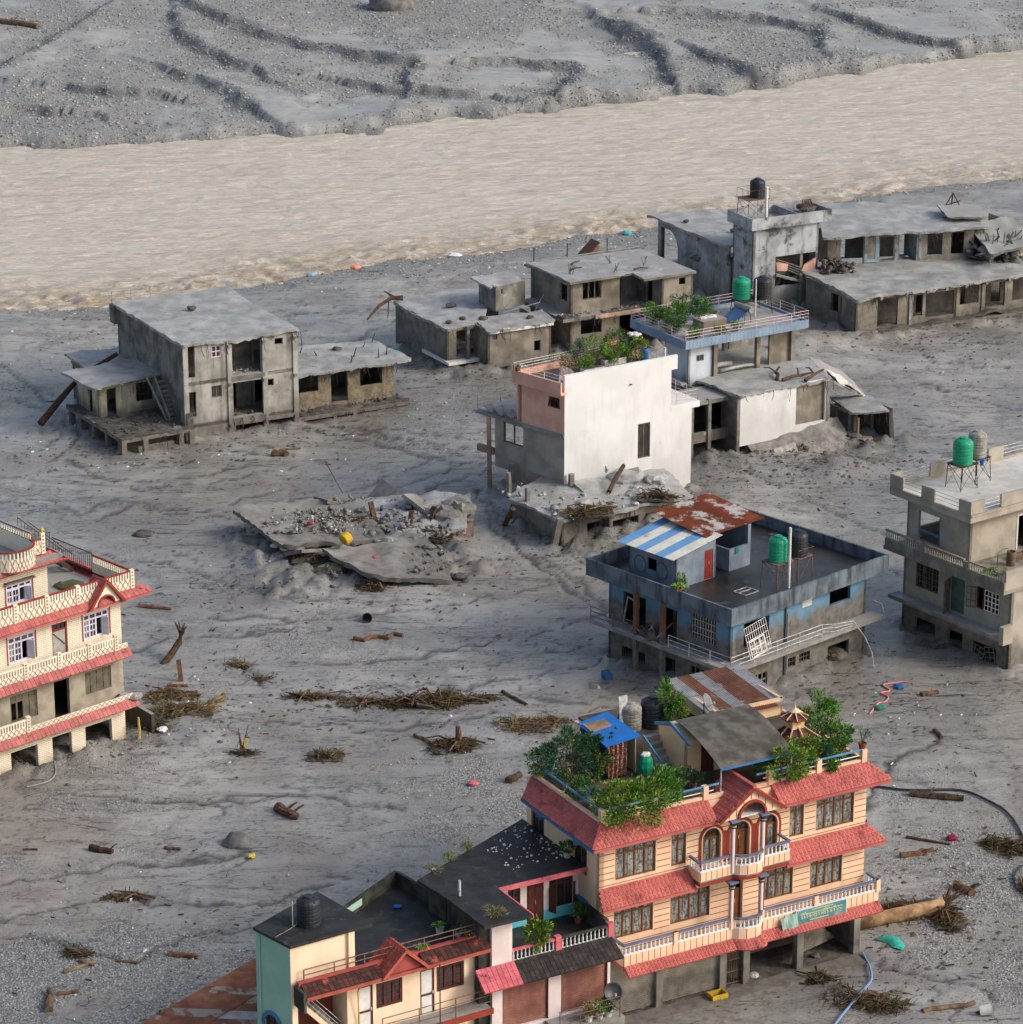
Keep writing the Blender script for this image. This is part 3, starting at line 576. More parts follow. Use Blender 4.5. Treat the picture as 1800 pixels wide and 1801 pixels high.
def tank(label, loc, r, h, m, lidm=None, name='water_tank', group='rooftop water tanks'):
    t = thing(name, label, 'water tank', loc, random.random(), group)
    pr = [(r * .96, 0)]; nr = 6; hb = h * .78
    for i in range(nr):
        z = hb * i / nr; d = hb / nr; pr += [(r, z + d * .12), (r, z + d * .72), (r * .955, z + d * .82), (r * .955, z + d * .95)]
    pr += [(r, hb), (r * .97, hb + h * .04), (r * .8, hb + h * .11), (r * .5, hb + h * .16), (r * .42, hb + h * .165)]
    MB().lathe(pr, n=20).build('body', m, t, smooth=False)
    MB().lathe([(r * .4, hb + h * .16), (r * .4, hb + h * .21), (r * .34, hb + h * .225)], n=14).build('lid', lidm or m, t)
    for i in range(6):
        a = i * math.pi / 3; MB().beam((math.cos(a) * r * .42, math.sin(a) * r * .42, hb + h * .165), (math.cos(a) * r * .93, math.sin(a) * r * .93, hb + h * .07), .1, .05).build('shoulder_rib', m, t)
    return t
def stand(label, loc, rz, w, d, h, m=None, top=True, rail=0):
    m = m or m_rust; t = thing('tank_stand', label, 'tank stand', loc, rz, 'steel tank stands')
    for sx in (-1, 1):
        for sy in (-1, 1): MB().tube([(sx * w / 2, sy * d / 2, 0), (sx * w / 2 * .9, sy * d / 2 * .9, h)], .03, 5).build('leg', m, t)
    for sy in (-1, 1):
        MB().tube([(-w / 2, sy * d / 2, .1), (w / 2 * .9, sy * d / 2 * .9, h)], .018, 4).build('brace', m, t); MB().tube([(w / 2, sy * d / 2, .1), (-w / 2 * .9, sy * d / 2 * .9, h)], .018, 4).build('brace', m, t)
    for sx in (-1, 1):
        MB().tube([(sx * w / 2, -d / 2, .1), (sx * w / 2 * .9, d / 2 * .9, h)], .018, 4).build('brace', m, t)
    MB().box(-w / 2, -d / 2, h, w / 2, d / 2, h + .05).build('platform', m, t)
    if rail: railing(t, [(-w / 2, -d / 2), (w / 2, -d / 2), (w / 2, d / 2), (-w / 2, d / 2), (-w / 2, -d / 2)], h, rail, m, 1, 1.2, .015)
    return t
def pole(par, x, y, z0, z1, r, m, name='pipe'): return MB().tube([(x, y, z0), (x, y, z1)], r, 8).build(name, m, par)
def house(name, label, cat, O, th, group=None): return thing(name, label, cat, (O[0], O[1], 0), R(th), group)
def dish(label, loc, rz, r=.45, m=None):
    t = thing('satellite_dish', label, 'satellite dish', loc, rz); T = Matrix.Rotation(R(62), 4, 'X')
    MB(tr(0, 0, .9) @ T).lathe([(r * .05, .0), (r * .5, .03), (r * .85, .09), (r, .14), (r * .97, .15), (r * .83, .105), (r * .5, .045), (r * .05, .015)], n=20).build('reflector', m or mat('dish_grey', (126, 130, 134), (104, 106, 108), sc=4, rough=.5, bump=0), t, smooth=True)
    MB().tube([(0, .1, 0), (0, .1, .9)], .03, 6).build('mast', m_iron, t); MB().tube([(0, -.02, .62), (0, -.42, .95)], .012, 4).build('feed_arm', m_iron, t)
    MB().box(-.05, -.48, .9, .05, -.38, 1.02).build('receiver', m_steel, t)
    return t

def hanging(par, pts, n, m=None, l0=.3, l1=1.3, name='hanging_rebar'):
    """bent bars and torn roots drooping from a broken slab edge (pts: edge polyline)"""
    mb = MB()
    for i in range(n):
        k = random.randrange(len(pts) - 1); f = random.random(); p = Vector(pts[k]).lerp(Vector(pts[k + 1]), f); L = random.uniform(l0, l1); o = Vector((random.uniform(-.25, .25), -random.uniform(.05, .35), 0))
        mb.tube([p + Vector((0, .1, .02)), p + o * .7 + Vector((0, 0, -.05)), p + o + Vector((0, 0, -L * .5)), p + o * random.uniform(.6, 1.6) + Vector((random.uniform(-.2, .2), 0, -L))], random.uniform(.012, .03), 4)
    return mb.build(name, m or m_iron, par)
# ================================================================ plants
def leafmat(name, c1, c2): return mat(name, c1, c2, sc=3, isl=.62, rough=.55, spec=.35, bump=0)
lf_dark = leafmat('leaf_dark', (46, 86, 38), (66, 108, 44)); lf_mid = leafmat('leaf_mid', (74, 124, 44), (98, 142, 52)); lf_yel = leafmat('leaf_yellow_green', (116, 144, 46), (84, 122, 40))
lf_blue = leafmat('leaf_grey_green', (66, 106, 76), (48, 86, 60)); lf_dry = leafmat('leaf_dry', (138, 128, 70), (108, 104, 58)); m_flower = mat('marigold', (236, 180, 30), (240, 140, 20), isl=.2, bump=0); m_stem = mat('stem', (84, 76, 48), (66, 58, 40), bump=0)
def foliage(name, par, rx, ry, rz, cz, n, leaf, m, seed, clumps=16, aspect=.42, droop=.2, hollow_=.35):
    g = np.random.default_rng(seed); n = int(n * 2.3); leaf *= .64
    d = g.normal(size=(clumps, 3)); d /= np.linalg.norm(d, axis=1, keepdims=True); C = d * (hollow_ + (1 - hollow_) * g.random((clumps, 1)) ** .6); cr = .22 + .22 * g.random(clumps)
    i = g.integers(clumps, size=n); o = g.normal(size=(n, 3)); o /= np.linalg.norm(o, axis=1, keepdims=True); P = C[i] + o * (cr[i] * g.random(n) ** .4)[:, None]
    out = P + o * .6; out[:, 2] += .25 - droop * g.random(n); out /= np.linalg.norm(out, axis=1, keepdims=True)
    P = P * np.array([rx, ry, rz]) + np.array([0, 0, cz]); s = leaf * (.4 + 1.3 * g.random(n) ** 1.5)
    t = np.cross(out, g.normal(size=(n, 3))); t /= np.linalg.norm(t, axis=1, keepdims=True); nn = np.cross(out, t)
    V = np.stack([P, P + out * (s * .45)[:, None] + t * (s * aspect * .5)[:, None] + nn * (s * .08)[:, None], P + out * s[:, None], P + out * (s * .45)[:, None] - t * (s * aspect * .5)[:, None] + nn * (s * .08)[:, None]], 1).reshape(-1, 3)
    F = np.arange(n * 4).reshape(n, 4)
    return put(name, tri_soup(name, V, F, m), par)
def plant(label, loc, r, h, m, n=700, leaf=.14, pot=None, seed=1, group='rooftop garden plants', name='shrub', aspect=.42, flowers=0, stems=4, ry=None, clumps=16, cat='shrub', base=.2):
    t = thing(name, label, cat, loc, random.random() * 6, group); pz = 0
    if pot:
        MB().lathe([(.16, 0), (.2, .26), (.23, .27), (.23, .33), (.19, .33), (.17, .26)], n=12).build('pot', pot, t); pz = .25
    for i in range(stems):
        a = 6.28 * i / stems + random.random(); MB().tube([(0, 0, pz), (math.cos(a) * r * .2, math.sin(a) * r * .2, pz + h * .35), (math.cos(a) * r * .55, math.sin(a) * r * .55, pz + h * .75)], .025, 4, .008).build('stem', m_stem, t)
    foliage('foliage', t, r, ry or r, h / 2 * .85, pz + h * (.5 + base * .3), n, leaf, m, seed, clumps, aspect)
    foliage('dead_leaves', t, r * .95, (ry or r) * .95, h / 2 * .8, pz + h * .42, max(20, n // 9), leaf * 1.1, lf_dry, seed + 3, clumps, aspect)
    if flowers: foliage('blossoms', t, r * 1.02, (ry or r) * 1.02, h / 2 * .9, pz + h * .6, flowers, .09, m_flower, seed + 5, 12, .9)
    return t
def agave(label, loc, r, m, n=22, pot=None, group='rooftop garden plants', name='spiky_plant', h=.8):
    t = thing(name, label, 'plant', loc, 0, group); pz = 0
    if pot: MB().lathe([(.16, 0), (.2, .26), (.23, .33), (.19, .33), (.17, .26)], n=12).build('pot', pot, t); pz = .28
    for i in range(n):
        a = i * 2.4; q = .35 + .65 * random.random(); L = r * q; mb = MB(); pts = [(L * f, h * (f * 1.5 - f * f * (.9 + q * .6))) for f in (0, .35, .7, 1)]; w = [.035, .05, .035, .004]
        for (x0, z0), (x1, z1), w0, w1 in zip(pts, pts[1:], w, w[1:]):
            mb.face([(x0, -w0, z0 + w0 * .3), (x1, -w1, z1 + w1 * .3), (x1, 0, z1), (x0, 0, z0)]); mb.face([(x0, 0, z0), (x1, 0, z1), (x1, w1, z1 + w1 * .3), (x0, w0, z0 + w0 * .3)])
        mb.build('leaf', m, t, loc=(0, 0, pz), rot=(0, 0, a))
    return t
# ================================================================ three-storey peach house with red tiled eaves (foreground)
AO, ATH = (4.25, 139.91), 29.2
m_peach = mat('peach_plaster', (236, 202, 170), (228, 192, 160), sc=.8, streak=((190, 160, 130), .5, .74, .55), stain=((208, 178, 148), .9, .56, .76), mud=(2.6, 3.6), rough=.8, bump=.15)
m_groove = mat('rust_red_line', (150, 78, 50), (130, 70, 46), bump=0); m_tile = mat('red_cement_tile', (190, 102, 95), (174, 90, 83), sc=.7, isl=.1, stain=((128, 60, 54), 1.1, .54, .72), streak=((120, 66, 60), .56, .72, .5), rough=.65, spec=.4, bump=.2)
m_redtrim = mat('brick_red_trim', (150, 62, 46), (134, 54, 42), bump=.2); m_brown = mat('varnished_wood', (122, 76, 40), (98, 60, 32), sc=3, rough=.45, spec=.4, bump=0)
m_bgrey = mat('blue_grey_paint', (112, 118, 140), (96, 104, 128), rough=.6, bump=0); m_shut = mat('muddy_shutter', (170, 164, 152), (150, 144, 132), sc=1, mud=(1.3, 1.9, .9), streak=((128, 120, 106), .5, .75), rough=.7, bump=0)
m_curvetin = mat('weathered_tin', (104, 100, 92), (70, 67, 60), sc=1.2, streak=((58, 58, 48), .5, .7), stain=((66, 68, 44), .8, .55, .7), rough=.6, bump=.1)
m_wcol = mat('white_gloss', (232, 230, 230), rough=.4, bump=0); m_cap = mat('capital_blue', (40, 58, 96), (58, 74, 104), bump=0); m_gold = mat('yellow_band', (214, 178, 60), bump=0)
ph = house('peach_house', 'three-storey peach house with red tiled eaves and a rooftop garden', 'house', AO, ATH)
W_, D_ = 15.7, 6.9
w3, w2 = (7.72, 9.45), (4.56, 6.2)
f3 = [(.9, 3.2, *w3), (4.1, 4.95, *w3), (5.9, 6.95, 7.5, 9.3), (7.55, 8.65, 7.3, 9.3), (9.25, 10.3, 7.5, 9.3), (11.05, 11.9, *w3), (12.65, 14.95, *w3)]
f2 = [(.85, 3.1, *w2), (4.1, 6.4, *w2), (7.55, 8.35, 3.85, 6.15), (9.45, 11.35, *w2), (12.4, 14.35, *w2)]
TF = WT((0, 0), (1, 0)); TL = WT((0, D_), (0, -1))
MB(TF).wall(W_, 3.4, 10.75, .25, f3 + f2).build('front_wall', m_peach, ph)
sidew = [(1.2, 2.5, 7.7, 9.4), (5.4, 6.7, 7.7, 9.4), (1.2, 2.5, 4.5, 6.2)]
MB(TL).wall(D_, 0, 10.75, .25, [(D_ - b, D_ - a, c, d) for a, b, c, d in sidew]).build('side_wall', m_peach, ph)
MB(WT((W_, .25), (0, 1))).wall(12.2, 0, 10.75, .25).build('side_wall', m_peach, ph)
MB().box(6, 12.2, 0, W_ - .25, 12.45, 10.7).build('back_wall', m_peach, ph); quadwall0 = MB().prism([(0, D_), (2.9, D_), (2.9, 8.2), (6, 9.2), (6, 12.2), (5.7, 12.2), (5.7, 9.4), (2.7, 8.4), (2.7, D_ + .25), (0, D_ + .25)], 0, 10.69).build('back_wall', m_peach, ph)
for z in (3.35, 6.9): MB().box(.25, .25, z, W_ - .25, D_, z + .15).build('floor_slab', m_dark, ph)
MB().prism([(.2, .2), (W_ - .2, .2), (W_ - .2, 12.3), (6, 12.3), (6, 9.3), (2.9, 8.3), (2.9, D_ + .1), (.2, D_ + .1)], 10.7, 10.82).build('roof_deck', mat('deck_concrete', (92, 86, 76), (70, 66, 58), sc=1, rough=.85), ph)
MB().box(.25, 5, 3.5, W_ - .25, 5.2, 10.7).build('partition', m_dark, ph); MB().box(.3, 2.6, 0, W_ - .3, 2.8, 3.35).build('partition', m_conc, ph)
# painted course lines on the plaster, between the openings
for zz0, zz1, ops in ((7.55, 9.9, f3), (3.9, 6.6, f2)):
    mb = MB(); z = zz0
    while z < zz1:
        cuts = sorted([(o[0] - .06, o[1] + .06) for o in ops if o[2] - .1 < z < o[3] + .12]); x = .0
        for a, b in cuts + [(W_, W_)]:
            if a - x > .1: mb.box(x, -.012, z, a, .01, z + .035)
            x = max(x, b)
        z += .33
    mb.build('course_lines', m_groove, ph)
for f, r in ((f3, (0, .78, 1)), (f2, (0, .78, 1))):
    for o in f:
        w = o[1] - o[0]
        if w > 1.5:
            mb = None; wn = win(ph, TF, *o, 4, (0, 1), m_brown, m_curt, dep=.08, pane=False); z1 = o[2] + (o[3] - o[2]) * .76
            MB(TF).box(o[0] + .05, .075, z1, o[1] - .05, .19, z1 + .09).build('transom_bar', m_brown, wn)
            for i in range(4):
                a = o[0] + w * i / 4 + .05; b = o[0] + w * (i + 1) / 4 - .05
                MB(TF).box(a, .12, o[2] + .06, b, .15, z1).build('pane', m_curt, wn); MB(TF).box(a, .12, z1 + .09, b, .15, o[3] - .05).build('pane', m_curt, wn)
        elif w < .9 and o[2] > 7: win(ph, TF, *o, 2, r, m_brown, m_curt, dep=.08)
        else:
            isd = o[2] < 7.4; zz = o[3] - .55
            if isd: d = door(ph, TF, o[0] + .1, o[1] - .1, o[2], zz, m_brown, .16)
            if not (isd and o[2] < 7):
                if not isd: win(ph, TF, o[0] + .06, o[1] - .06, o[2], zz, 2, (0, 1), m_brown, m_curt, dep=.1)
                # fanlight, cream rim and red arch around it
                cx, rr = (o[0] + o[1]) / 2, w / 2
                fan = MB(TF).box(o[0], .18, zz, o[1], .2, o[3]).build('fanlight', m_glass, ph)
                for q in range(1, 4): MB(TF).beam((cx, .16, zz), (cx + rr * .9 * math.cos(math.pi * q / 4), .16, zz + .55 * math.sin(math.pi * q / 4)), .04, .04).build('fan_bar', m_brown, fan)
                MB(TF).beam((o[0], .15, zz), (o[1], .15, zz), .06, .07).build('fan_bar', m_brown, fan)
                sp = MB(TF)      # spandrel corners turn the square head into an arch
                for sg in (-1, 1):
                    pts = [(cx + sg * rr * math.cos(a), .0, zz + .55 * math.sin(a)) for a in [math.pi / 2 * q / 6 for q in range(7)]]
                    for p, q in zip(pts, pts[1:]): sp.extr([p, q, (q[0], 0, o[3]), (p[0], 0, o[3])] if True else [], (0, .12, 0))
                sp.build('arch_spandrel', m_peach, ph)
                for r0, r1, mm, pr in ((1.0, 1.14, m_peach, .05), (1.14, 1.42, m_redtrim, .035)):
                    mb = MB(TF); A = [math.pi * q / 14 for q in range(15)]
                    for a, b in zip(A, A[1:]):
                        mb.hexa([(cx - rr * r0 * math.cos(a), -pr, zz + .55 * r0 * math.sin(a)), (cx - rr * r1 * math.cos(a), -pr, zz + .55 * r1 * math.sin(a)), (cx - rr * r1 * math.cos(b), -pr, zz + .55 * r1 * math.sin(b)), (cx - rr * r0 * math.cos(b), -pr, zz + .55 * r0 * math.sin(b)),
                                 (cx - rr * r0 * math.cos(a), .01, zz + .55 * r0 * math.sin(a)), (cx - rr * r1 * math.cos(a), .01, zz + .55 * r1 * math.sin(a)), (cx - rr * r1 * math.cos(b), .01, zz + .55 * r1 * math.sin(b)), (cx - rr * r0 * math.cos(b), .01, zz + .55 * r0 * math.sin(b))])
                    for sg in (-1, 1): mb.box(min(cx + sg * rr * r0, cx + sg * rr * r1), -pr, 7.3, max(cx + sg * rr * r0, cx + sg * rr * r1), .01, zz)
                    mb.build('arch_trim', mm, ph)
for x0, x1 in ((6.95, 7.55), (8.65, 9.25)):
    for i in range(22): MB(TF).box(x0 + .12, -.03, 7.3 + i * .078, x1 - .12, .005, 7.36 + i * .078).build('brick', m_redtrim, ph)
for o in f3:
    if o[1] - o[0] < .9 or o[1] - o[0] > 1.5: MB(TF).box(o[0] - .1, -.22, o[3] + .04, o[1] + .1, .0, o[3] + .15).build('lintel', m_bgrey, ph)
for a, b, c, d in sidew:
    win(ph, TL, D_ - b, D_ - a, c, d, 2, (0, .75, 1), m_brown, m_glass, dep=.08); MB(TL).box(D_ - b - .15, -.2, d + .06, D_ - a + .15, 0, d + .2).build('lintel', m_blue, ph)
# eaves
def tiled(A, B, C, D, rows, singles, tw=.245, **k): return eave(ph, A, B, C, D, m_tile, tw, rows, singles=singles, **k)
zt, zb = 10.86, 10.08
tiled((.15, .1, zt), (6.2, .1, zt), (6.2, -.9, zb), (-.85, -.9, zb), 5, True); tiled((9.9, .1, zt), (15.65, .1, zt), (16.55, -.9, zb), (9.9, -.9, zb), 5, True)
tiled((.15, D_, zt), (.15, .1, zt), (-.85, -.9, zb), (-.85, D_ - .7, zb), 5, False)
zm, zn = 7.45, 6.74
tiled((0, 0, zm), (5.05, 0, zm), (5.05, -.9, zn), (-.3, -.9, zn), 4, False); tiled((10.35, 0, zm), (15.7, 0, zm), (16.4, -.9, zn), (10.35, -.9, zn), 4, False)
for s in ((-.85, 16.55, -.9, zb), ): MB().box(s[0], s[2] - .03, s[3] - .16, 6.2, s[2] + .05, s[3] - .02).build('fascia', m_tile, ph); MB().box(9.9, s[2] - .03, s[3] - .16, s[1], s[2] + .05, s[3] - .02).build('fascia', m_tile, ph)
MB().box(-.9, -.9, zb - .16, -.82, D_ - .7, zb - .02).build('fascia', m_blue, ph)
for a, b in ((-.3, 5.05), (10.35, 16.4)): MB().box(a, -.93, zn - .15, b, -.85, zn - .02).build('fascia', m_tile, ph)
MB().beam((.15, .1, zt + .06), (-.9, -.95, zb + .06), .16, .1).build('hip_cap', m_tile, ph)
for y in (1.0, 4.4): MB().box(-.75, y, 9.55, 0, y + .25, 9.95).build('bracket', m_blue, ph)
# gable over the centre bay
gz0, gp, gl, gr_, gc = 10.12, 11.6, 6.1, 10.0, 8.05
tiled((gc, 1.2, gp), (gc, -1.25, gp), (gl, -1.25, gz0), (gl, 1.2, gz0), 6, False); tiled((gc, -1.25, gp), (gc, 1.2, gp), (gr_, 1.2, gz0), (gr_, -1.25, gz0), 6, False)
MB().beam((gc, -1.3, gp + .05), (gc, 1.2, gp + .05), .2, .12).build('ridge_cap', m_tile, ph)
ar = .78; arc = [(gc - ar * math.cos(math.pi * q / 12), gz0 - .05 + ar * math.sin(math.pi * q / 12)) for q in range(13)]
gb = MB()
for (x0, z0), (x1, z1) in zip(arc, arc[1:]):
    tz = lambda x: gz0 + (gp - gz0) * (1 - abs(x - gc) / (gr_ - gc)) - .1
    gb.extr([(x0, -1.1, z0), (x1, -1.1, z1), (x1, -1.1, tz(x1)), (x0, -1.1, tz(x0))], (0, .15, 0))
gb.extr([(gl + .25, -1.1, gz0 - .05), (arc[0][0], -1.1, gz0 - .05), (arc[0][0], -1.1, gz0 + (gp - gz0) * (arc[0][0] - gl) / (gc - gl) - .1), (gl + .35, -1.1, gz0 + .1)], (0, .15, 0)); gb.extr([(arc[-1][0], -1.1, gz0 - .05), (gr_ - .25, -1.1, gz0 - .05), (gr_ - .35, -1.1, gz0 + .1), (arc[-1][0], -1.1, gz0 + (gp - gz0) * (gr_ - arc[-1][0]) / (gr_ - gc) - .1)], (0, .15, 0))
gb.build('gable_wall', m_peach, ph)
mb = MB()
for (x0, z0), (x1, z1) in zip(arc, arc[1:]): mb.beam((x0, -1.13, z0), (x1, -1.13, z1), .14, .12)
for sg in (-1, 1): mb.beam((gc, -1.2, gp - .1), (gc + sg * (gr_ - gc), -1.2, gz0 - .05), .1, .16)
mb.build('gable_trim', m_redtrim, ph); MB().box(gl + .3, -1.0, gz0 - .12, gr_ - .3, 0, gz0 - .06).build('porch_ceiling', m_white, ph)
for i in range(9):
    x = gl + .6 + i * .42; zt_ = gz0 + (gp - gz0) * (1 - abs(x - gc) / (gr_ - gc)) - .2; zb_ = gz0 + (math.sqrt(max(ar * ar - (x - gc) ** 2, 0)) if abs(x - gc) < ar else 0)
    if zt_ - zb_ > .12: MB().box(x, -1.115, zb_ + .06, x + .03, -1.095, zt_).build('groove_line', m_groove, ph)
# columns
for z0, z1 in ((7.2, 10.05), (3.7, 6.75)):
    for x in (7.0, 8.75):
        c = MB().lathe([(.13, 0), (.13, z1 - z0 - .45)], (x, -1.05, z0), 12).build('column', m_wcol, ph)
        for a in range(4): MB().beam((x + .13 * math.cos(a * 1.57 + .5), -1.05 + .13 * math.sin(a * 1.57 + .5), z0), (x + .13 * math.cos(a * 1.57 + .5), -1.05 + .13 * math.sin(a * 1.57 + .5), z1 - .46), .05, .03).build('stripe', m_redtrim, c)
        MB().lathe([(.16, 0), (.17, .06), (.14, .1), (.22, .3), (.26, .33)], (x, -1.05, z1 - .45), 10).build('capital', m_cap, c); MB().lathe([(.155, 0), (.155, .06)], (x, -1.05, z1 - .38), 10).build('band', m_gold, c); MB().box(x - .26, -1.3, z1 - .1, x + .26, -.8, z1).build('abacus', m_bgrey, c)
# balconies: solid panelled apron, balusters, blue-grey rail
def bay(x0, x1, y): return [(x0, y), (7.0, y), (7.25, y - .25), (7.6, y - .4), (8.1, y - .45), (8.5, y - .35), (8.75, y), (x1, y)]
for x0, x1, y, z0, z1, z2 in ((5.1, 10.35, -1.05, 7.12, 7.62, 8.02), (.75, 15.85, -1.1, 3.62, 4.2, 4.62)):
    pl = bay(x0, x1, y); mb = MB(); lines = MB()
    for a, b in zip(pl, pl[1:]):
        mb.beam((*a, (z0 + z1) / 2), (*b, (z0 + z1) / 2), .12, z1 - z0); L = math.dist(a, b); n = max(1, round(L / .34))
        for i in range(n):
            f = i / n; p = (a[0] + (b[0] - a[0]) * f, a[1] + (b[1] - a[1]) * f - .065); lines.box(p[0], p[1], z0 + .02, p[0] + .03, p[1] + .02, z1 - .03)
    mb.build('balcony_apron', m_peach, ph); lines.build('panel_lines', m_groove, ph)
    for x in (x0, x1): MB().beam((x, y, (z0 + z1) / 2), (x, -.02, (z0 + z1) / 2), .1, z1 - z0).build('balcony_apron', m_peach, ph)
    MB().prism(pl + [(x1, 0), (x0, 0)], z0 - .1, z0 + .05).build('balcony_floor', m_conc, ph); MB().prism([(p[0], p[1] - .03) for p in pl] + [(x1, 0), (x0, 0)], z0 - .28, z0 - .1).build('balcony_edge', m_redtrim if z0 > 5 else m_tile, ph)
    balustrade(ph, pl, z1 + .06, z2 - z1, m_wcol, m_bgrey, .24); balustrade(ph, [(x1, y), (x1, -.1)], z1 + .06, z2 - z1, m_wcol, m_bgrey, .24); balustrade(ph, [(x0, y), (x0, -.1)], z1 + .06, z2 - z1, m_wcol, m_bgrey, .24)
for x in (3.7, 7.0, 8.75, 12.0, 15.8): MB().box(x - .12, -1.22, 4.15, x + .12, -.98, 4.78).build('balcony_post', m_peach, ph)
pl = [(p[0], p[1] - .08) for p in bay(.75, 15.85, -1.1)]
for a, b in zip(pl, pl[1:]):
    tiled((a[0], a[1], 3.62), (b[0], b[1], 3.62), (b[0], b[1] - .5, 3.25), (a[0], a[1] - .5, 3.25), 3, False, .2)
# ground floor: piers, muddy rolling shutters, torn shutter, gate
px_ = [-.0, 3.35, 7.1, 8.5, 11.75, 15.25]
for x in px_: MB().box(x, -.02, 0, x + .38, .4, 3.5).build('pier', m_conc, ph)
MB().box(0, 0, 3.1, W_, .3, 3.42).build('beam', m_conc, ph)
for a, b in ((.38, 3.35), (3.73, 7.1)): shutter(ph, TF, a, b, .28, 3.1, m_shut, .2)
g = MB(TF); [g.box(7.5 + i * .14, .2, .25, 7.53 + i * .14, .23, 2.6) for i in range(8)]; [g.box(7.48, .19, z, 8.5, .24, z + .06) for z in (.3, .95, 1.6, 2.5)]; g.build('iron_gate', mat('muddy_gate', (104, 88, 72), (84, 72, 60), bump=0), ph)
shutter(ph, WT((8.9, .9), (.95, .3)), 0, 2.7, 1.6, 3.1, m_shut, .0, cut=lambda i: .06 * i % .5 + random.random() * .2)
shutter(ph, WT((12.1, .5), (.97, .25)), 0, 3.0, .7, 3.1, m_shut, .0, cut=lambda i: max(0, .9 - abs(i - 7) * .12) + (i % 3) * .04 if i < 14 else .1)
MB().box(-.1, -1.05, -.1, 15.75, .0, .2).build('plinth_step', m_conc, ph); MB().box(.2, .0, .05, W_ - .2, 2.6, .22).build('shop_floor', m_dirt, ph)
lump(ph, 9.4, .4, .3, .25, m_silt); lump(ph, 13.4, .7, .3, .22, m_dirt)
# parapet on the roof with blue pipe rail
for (a, b) in (((.2, .2), (15.6, .2)), ((.2, .2), (.2, 6.8)), ((15.6, .2), (15.6, 9)), ): MB().beam((*a, 10.9), (*b, 10.9), .16, .22).build('kerb', m_peach, ph)
for x in (.25, 3.2, 6.1, 9.9, 12.8, 15.55): MB().box(x - .14, .06, 10.82, x + .14, .34, 11.55).build('parapet_post', m_peach, ph)
m_bpipe = mat('blue_pipe', (84, 140, 176), (70, 120, 156), bump=0)
MB().tube([(.25, .2, 11.5), (6.9, .2, 11.5)], .06, 7).build('rail_pipe', m_bpipe, ph); MB().tube([(9.1, .2, 11.5), (15.5, .2, 11.5)], .06, 7).build('rail_pipe', m_bpipe, ph); MB().tube([(.2, .2, 11.5), (.2, 6.8, 11.5)], .06, 7).build('rail_pipe', m_bpipe, ph)
for a, b in ((.3, 6.6), (9.5, 15.5)): MB().tube([(a, .2, 11.22), (b, .2, 11.22)], .03, 5).build('rail_pipe', m_white, ph)
# sign boards hanging on the lower balcony: faded green board with worn cream lettering, torn sheet beside it
sg = thing('sign_board', 'faded green shop sign with cream lettering on the peach balcony', 'sign', (AO[0], AO[1], 0), R(ATH))
m_sign = mat('sign_green', (58, 118, 122), (98, 140, 140), sc=1.6, stain=((122, 158, 150), 1.5, .5, .7), rough=.6, bump=0); m_let = mat('sign_cream', (206, 204, 160), (180, 184, 150), bump=0)
Ts = tr(10.75, -1.34, 3.52) @ Matrix.Rotation(R(-4), 4, 'X')
MB(Ts).box(0, 0, 0, 3.0, .04, .74).build('board', m_sign, sg)
fr = MB(Ts); [fr.box(*q) for q in ((-.03, -.01, -.03, 3.03, .05, 0), (-.03, -.01, .74, 3.03, .05, .77), (-.03, -.01, 0, 0, .05, .74), (3, -.01, 0, 3.03, .05, .74))]; fr.build('frame', m_white, sg)
random.seed(3); x = .25
while x < 2.75:
    w = .11 + .09 * random.random(); mb = MB(Ts)
    mb.box(x, -.012, .47, x + w + .02, -.001, .5); sx = x + w * (.4 + .6 * random.random()); mb.box(sx - .025, -.012, .24, sx, -.001, .47)
    mb.beam((x + .01, -.006, .42), (x + w * .7, -.006, .3), .012, .03); mb.beam((x + .02, -.006, .28), (x + w * .8, -.006, .34), .012, .028)
    if random.random() < .45: mb.beam((x, -.006, .52), (x + w, -.006, .58), .012, .025)
    mb.build('letter', m_let, sg); x += w + .015
    if random.random() < .1: x += .12
for z, a, b in ((.62, .9, 2.2), (.1, .8, 1.9)):
    x = a
    while x < b: w = .03 + .05 * random.random(); MB(Ts).box(x, -.01, z, x + w, -.001, z + .05).build('small_letter', m_let, sg); x += w + .02
ts = thing('torn_sheet', 'crumpled pale green sheet hanging beside the shop sign', 'sheet', (AO[0], AO[1], 0), R(ATH)); mb = MB()
for i in range(7):
    for j in range(6):
        f = lambda i, j: (9.75 + i * .14 + .02 * j, -1.36 - .05 * math.sin(i * 1.3 + j * .5) - j * .012, 4.12 - j * .14 - .02 * math.sin(i * 2) + .02 * i); mb.face([f(i, j), f(i, j + 1), f(i + 1, j + 1), f(i + 1, j)])
mb.build('sheet', mat('pale_green_sheet', (156, 184, 172), (134, 164, 154), bump=0), ts)
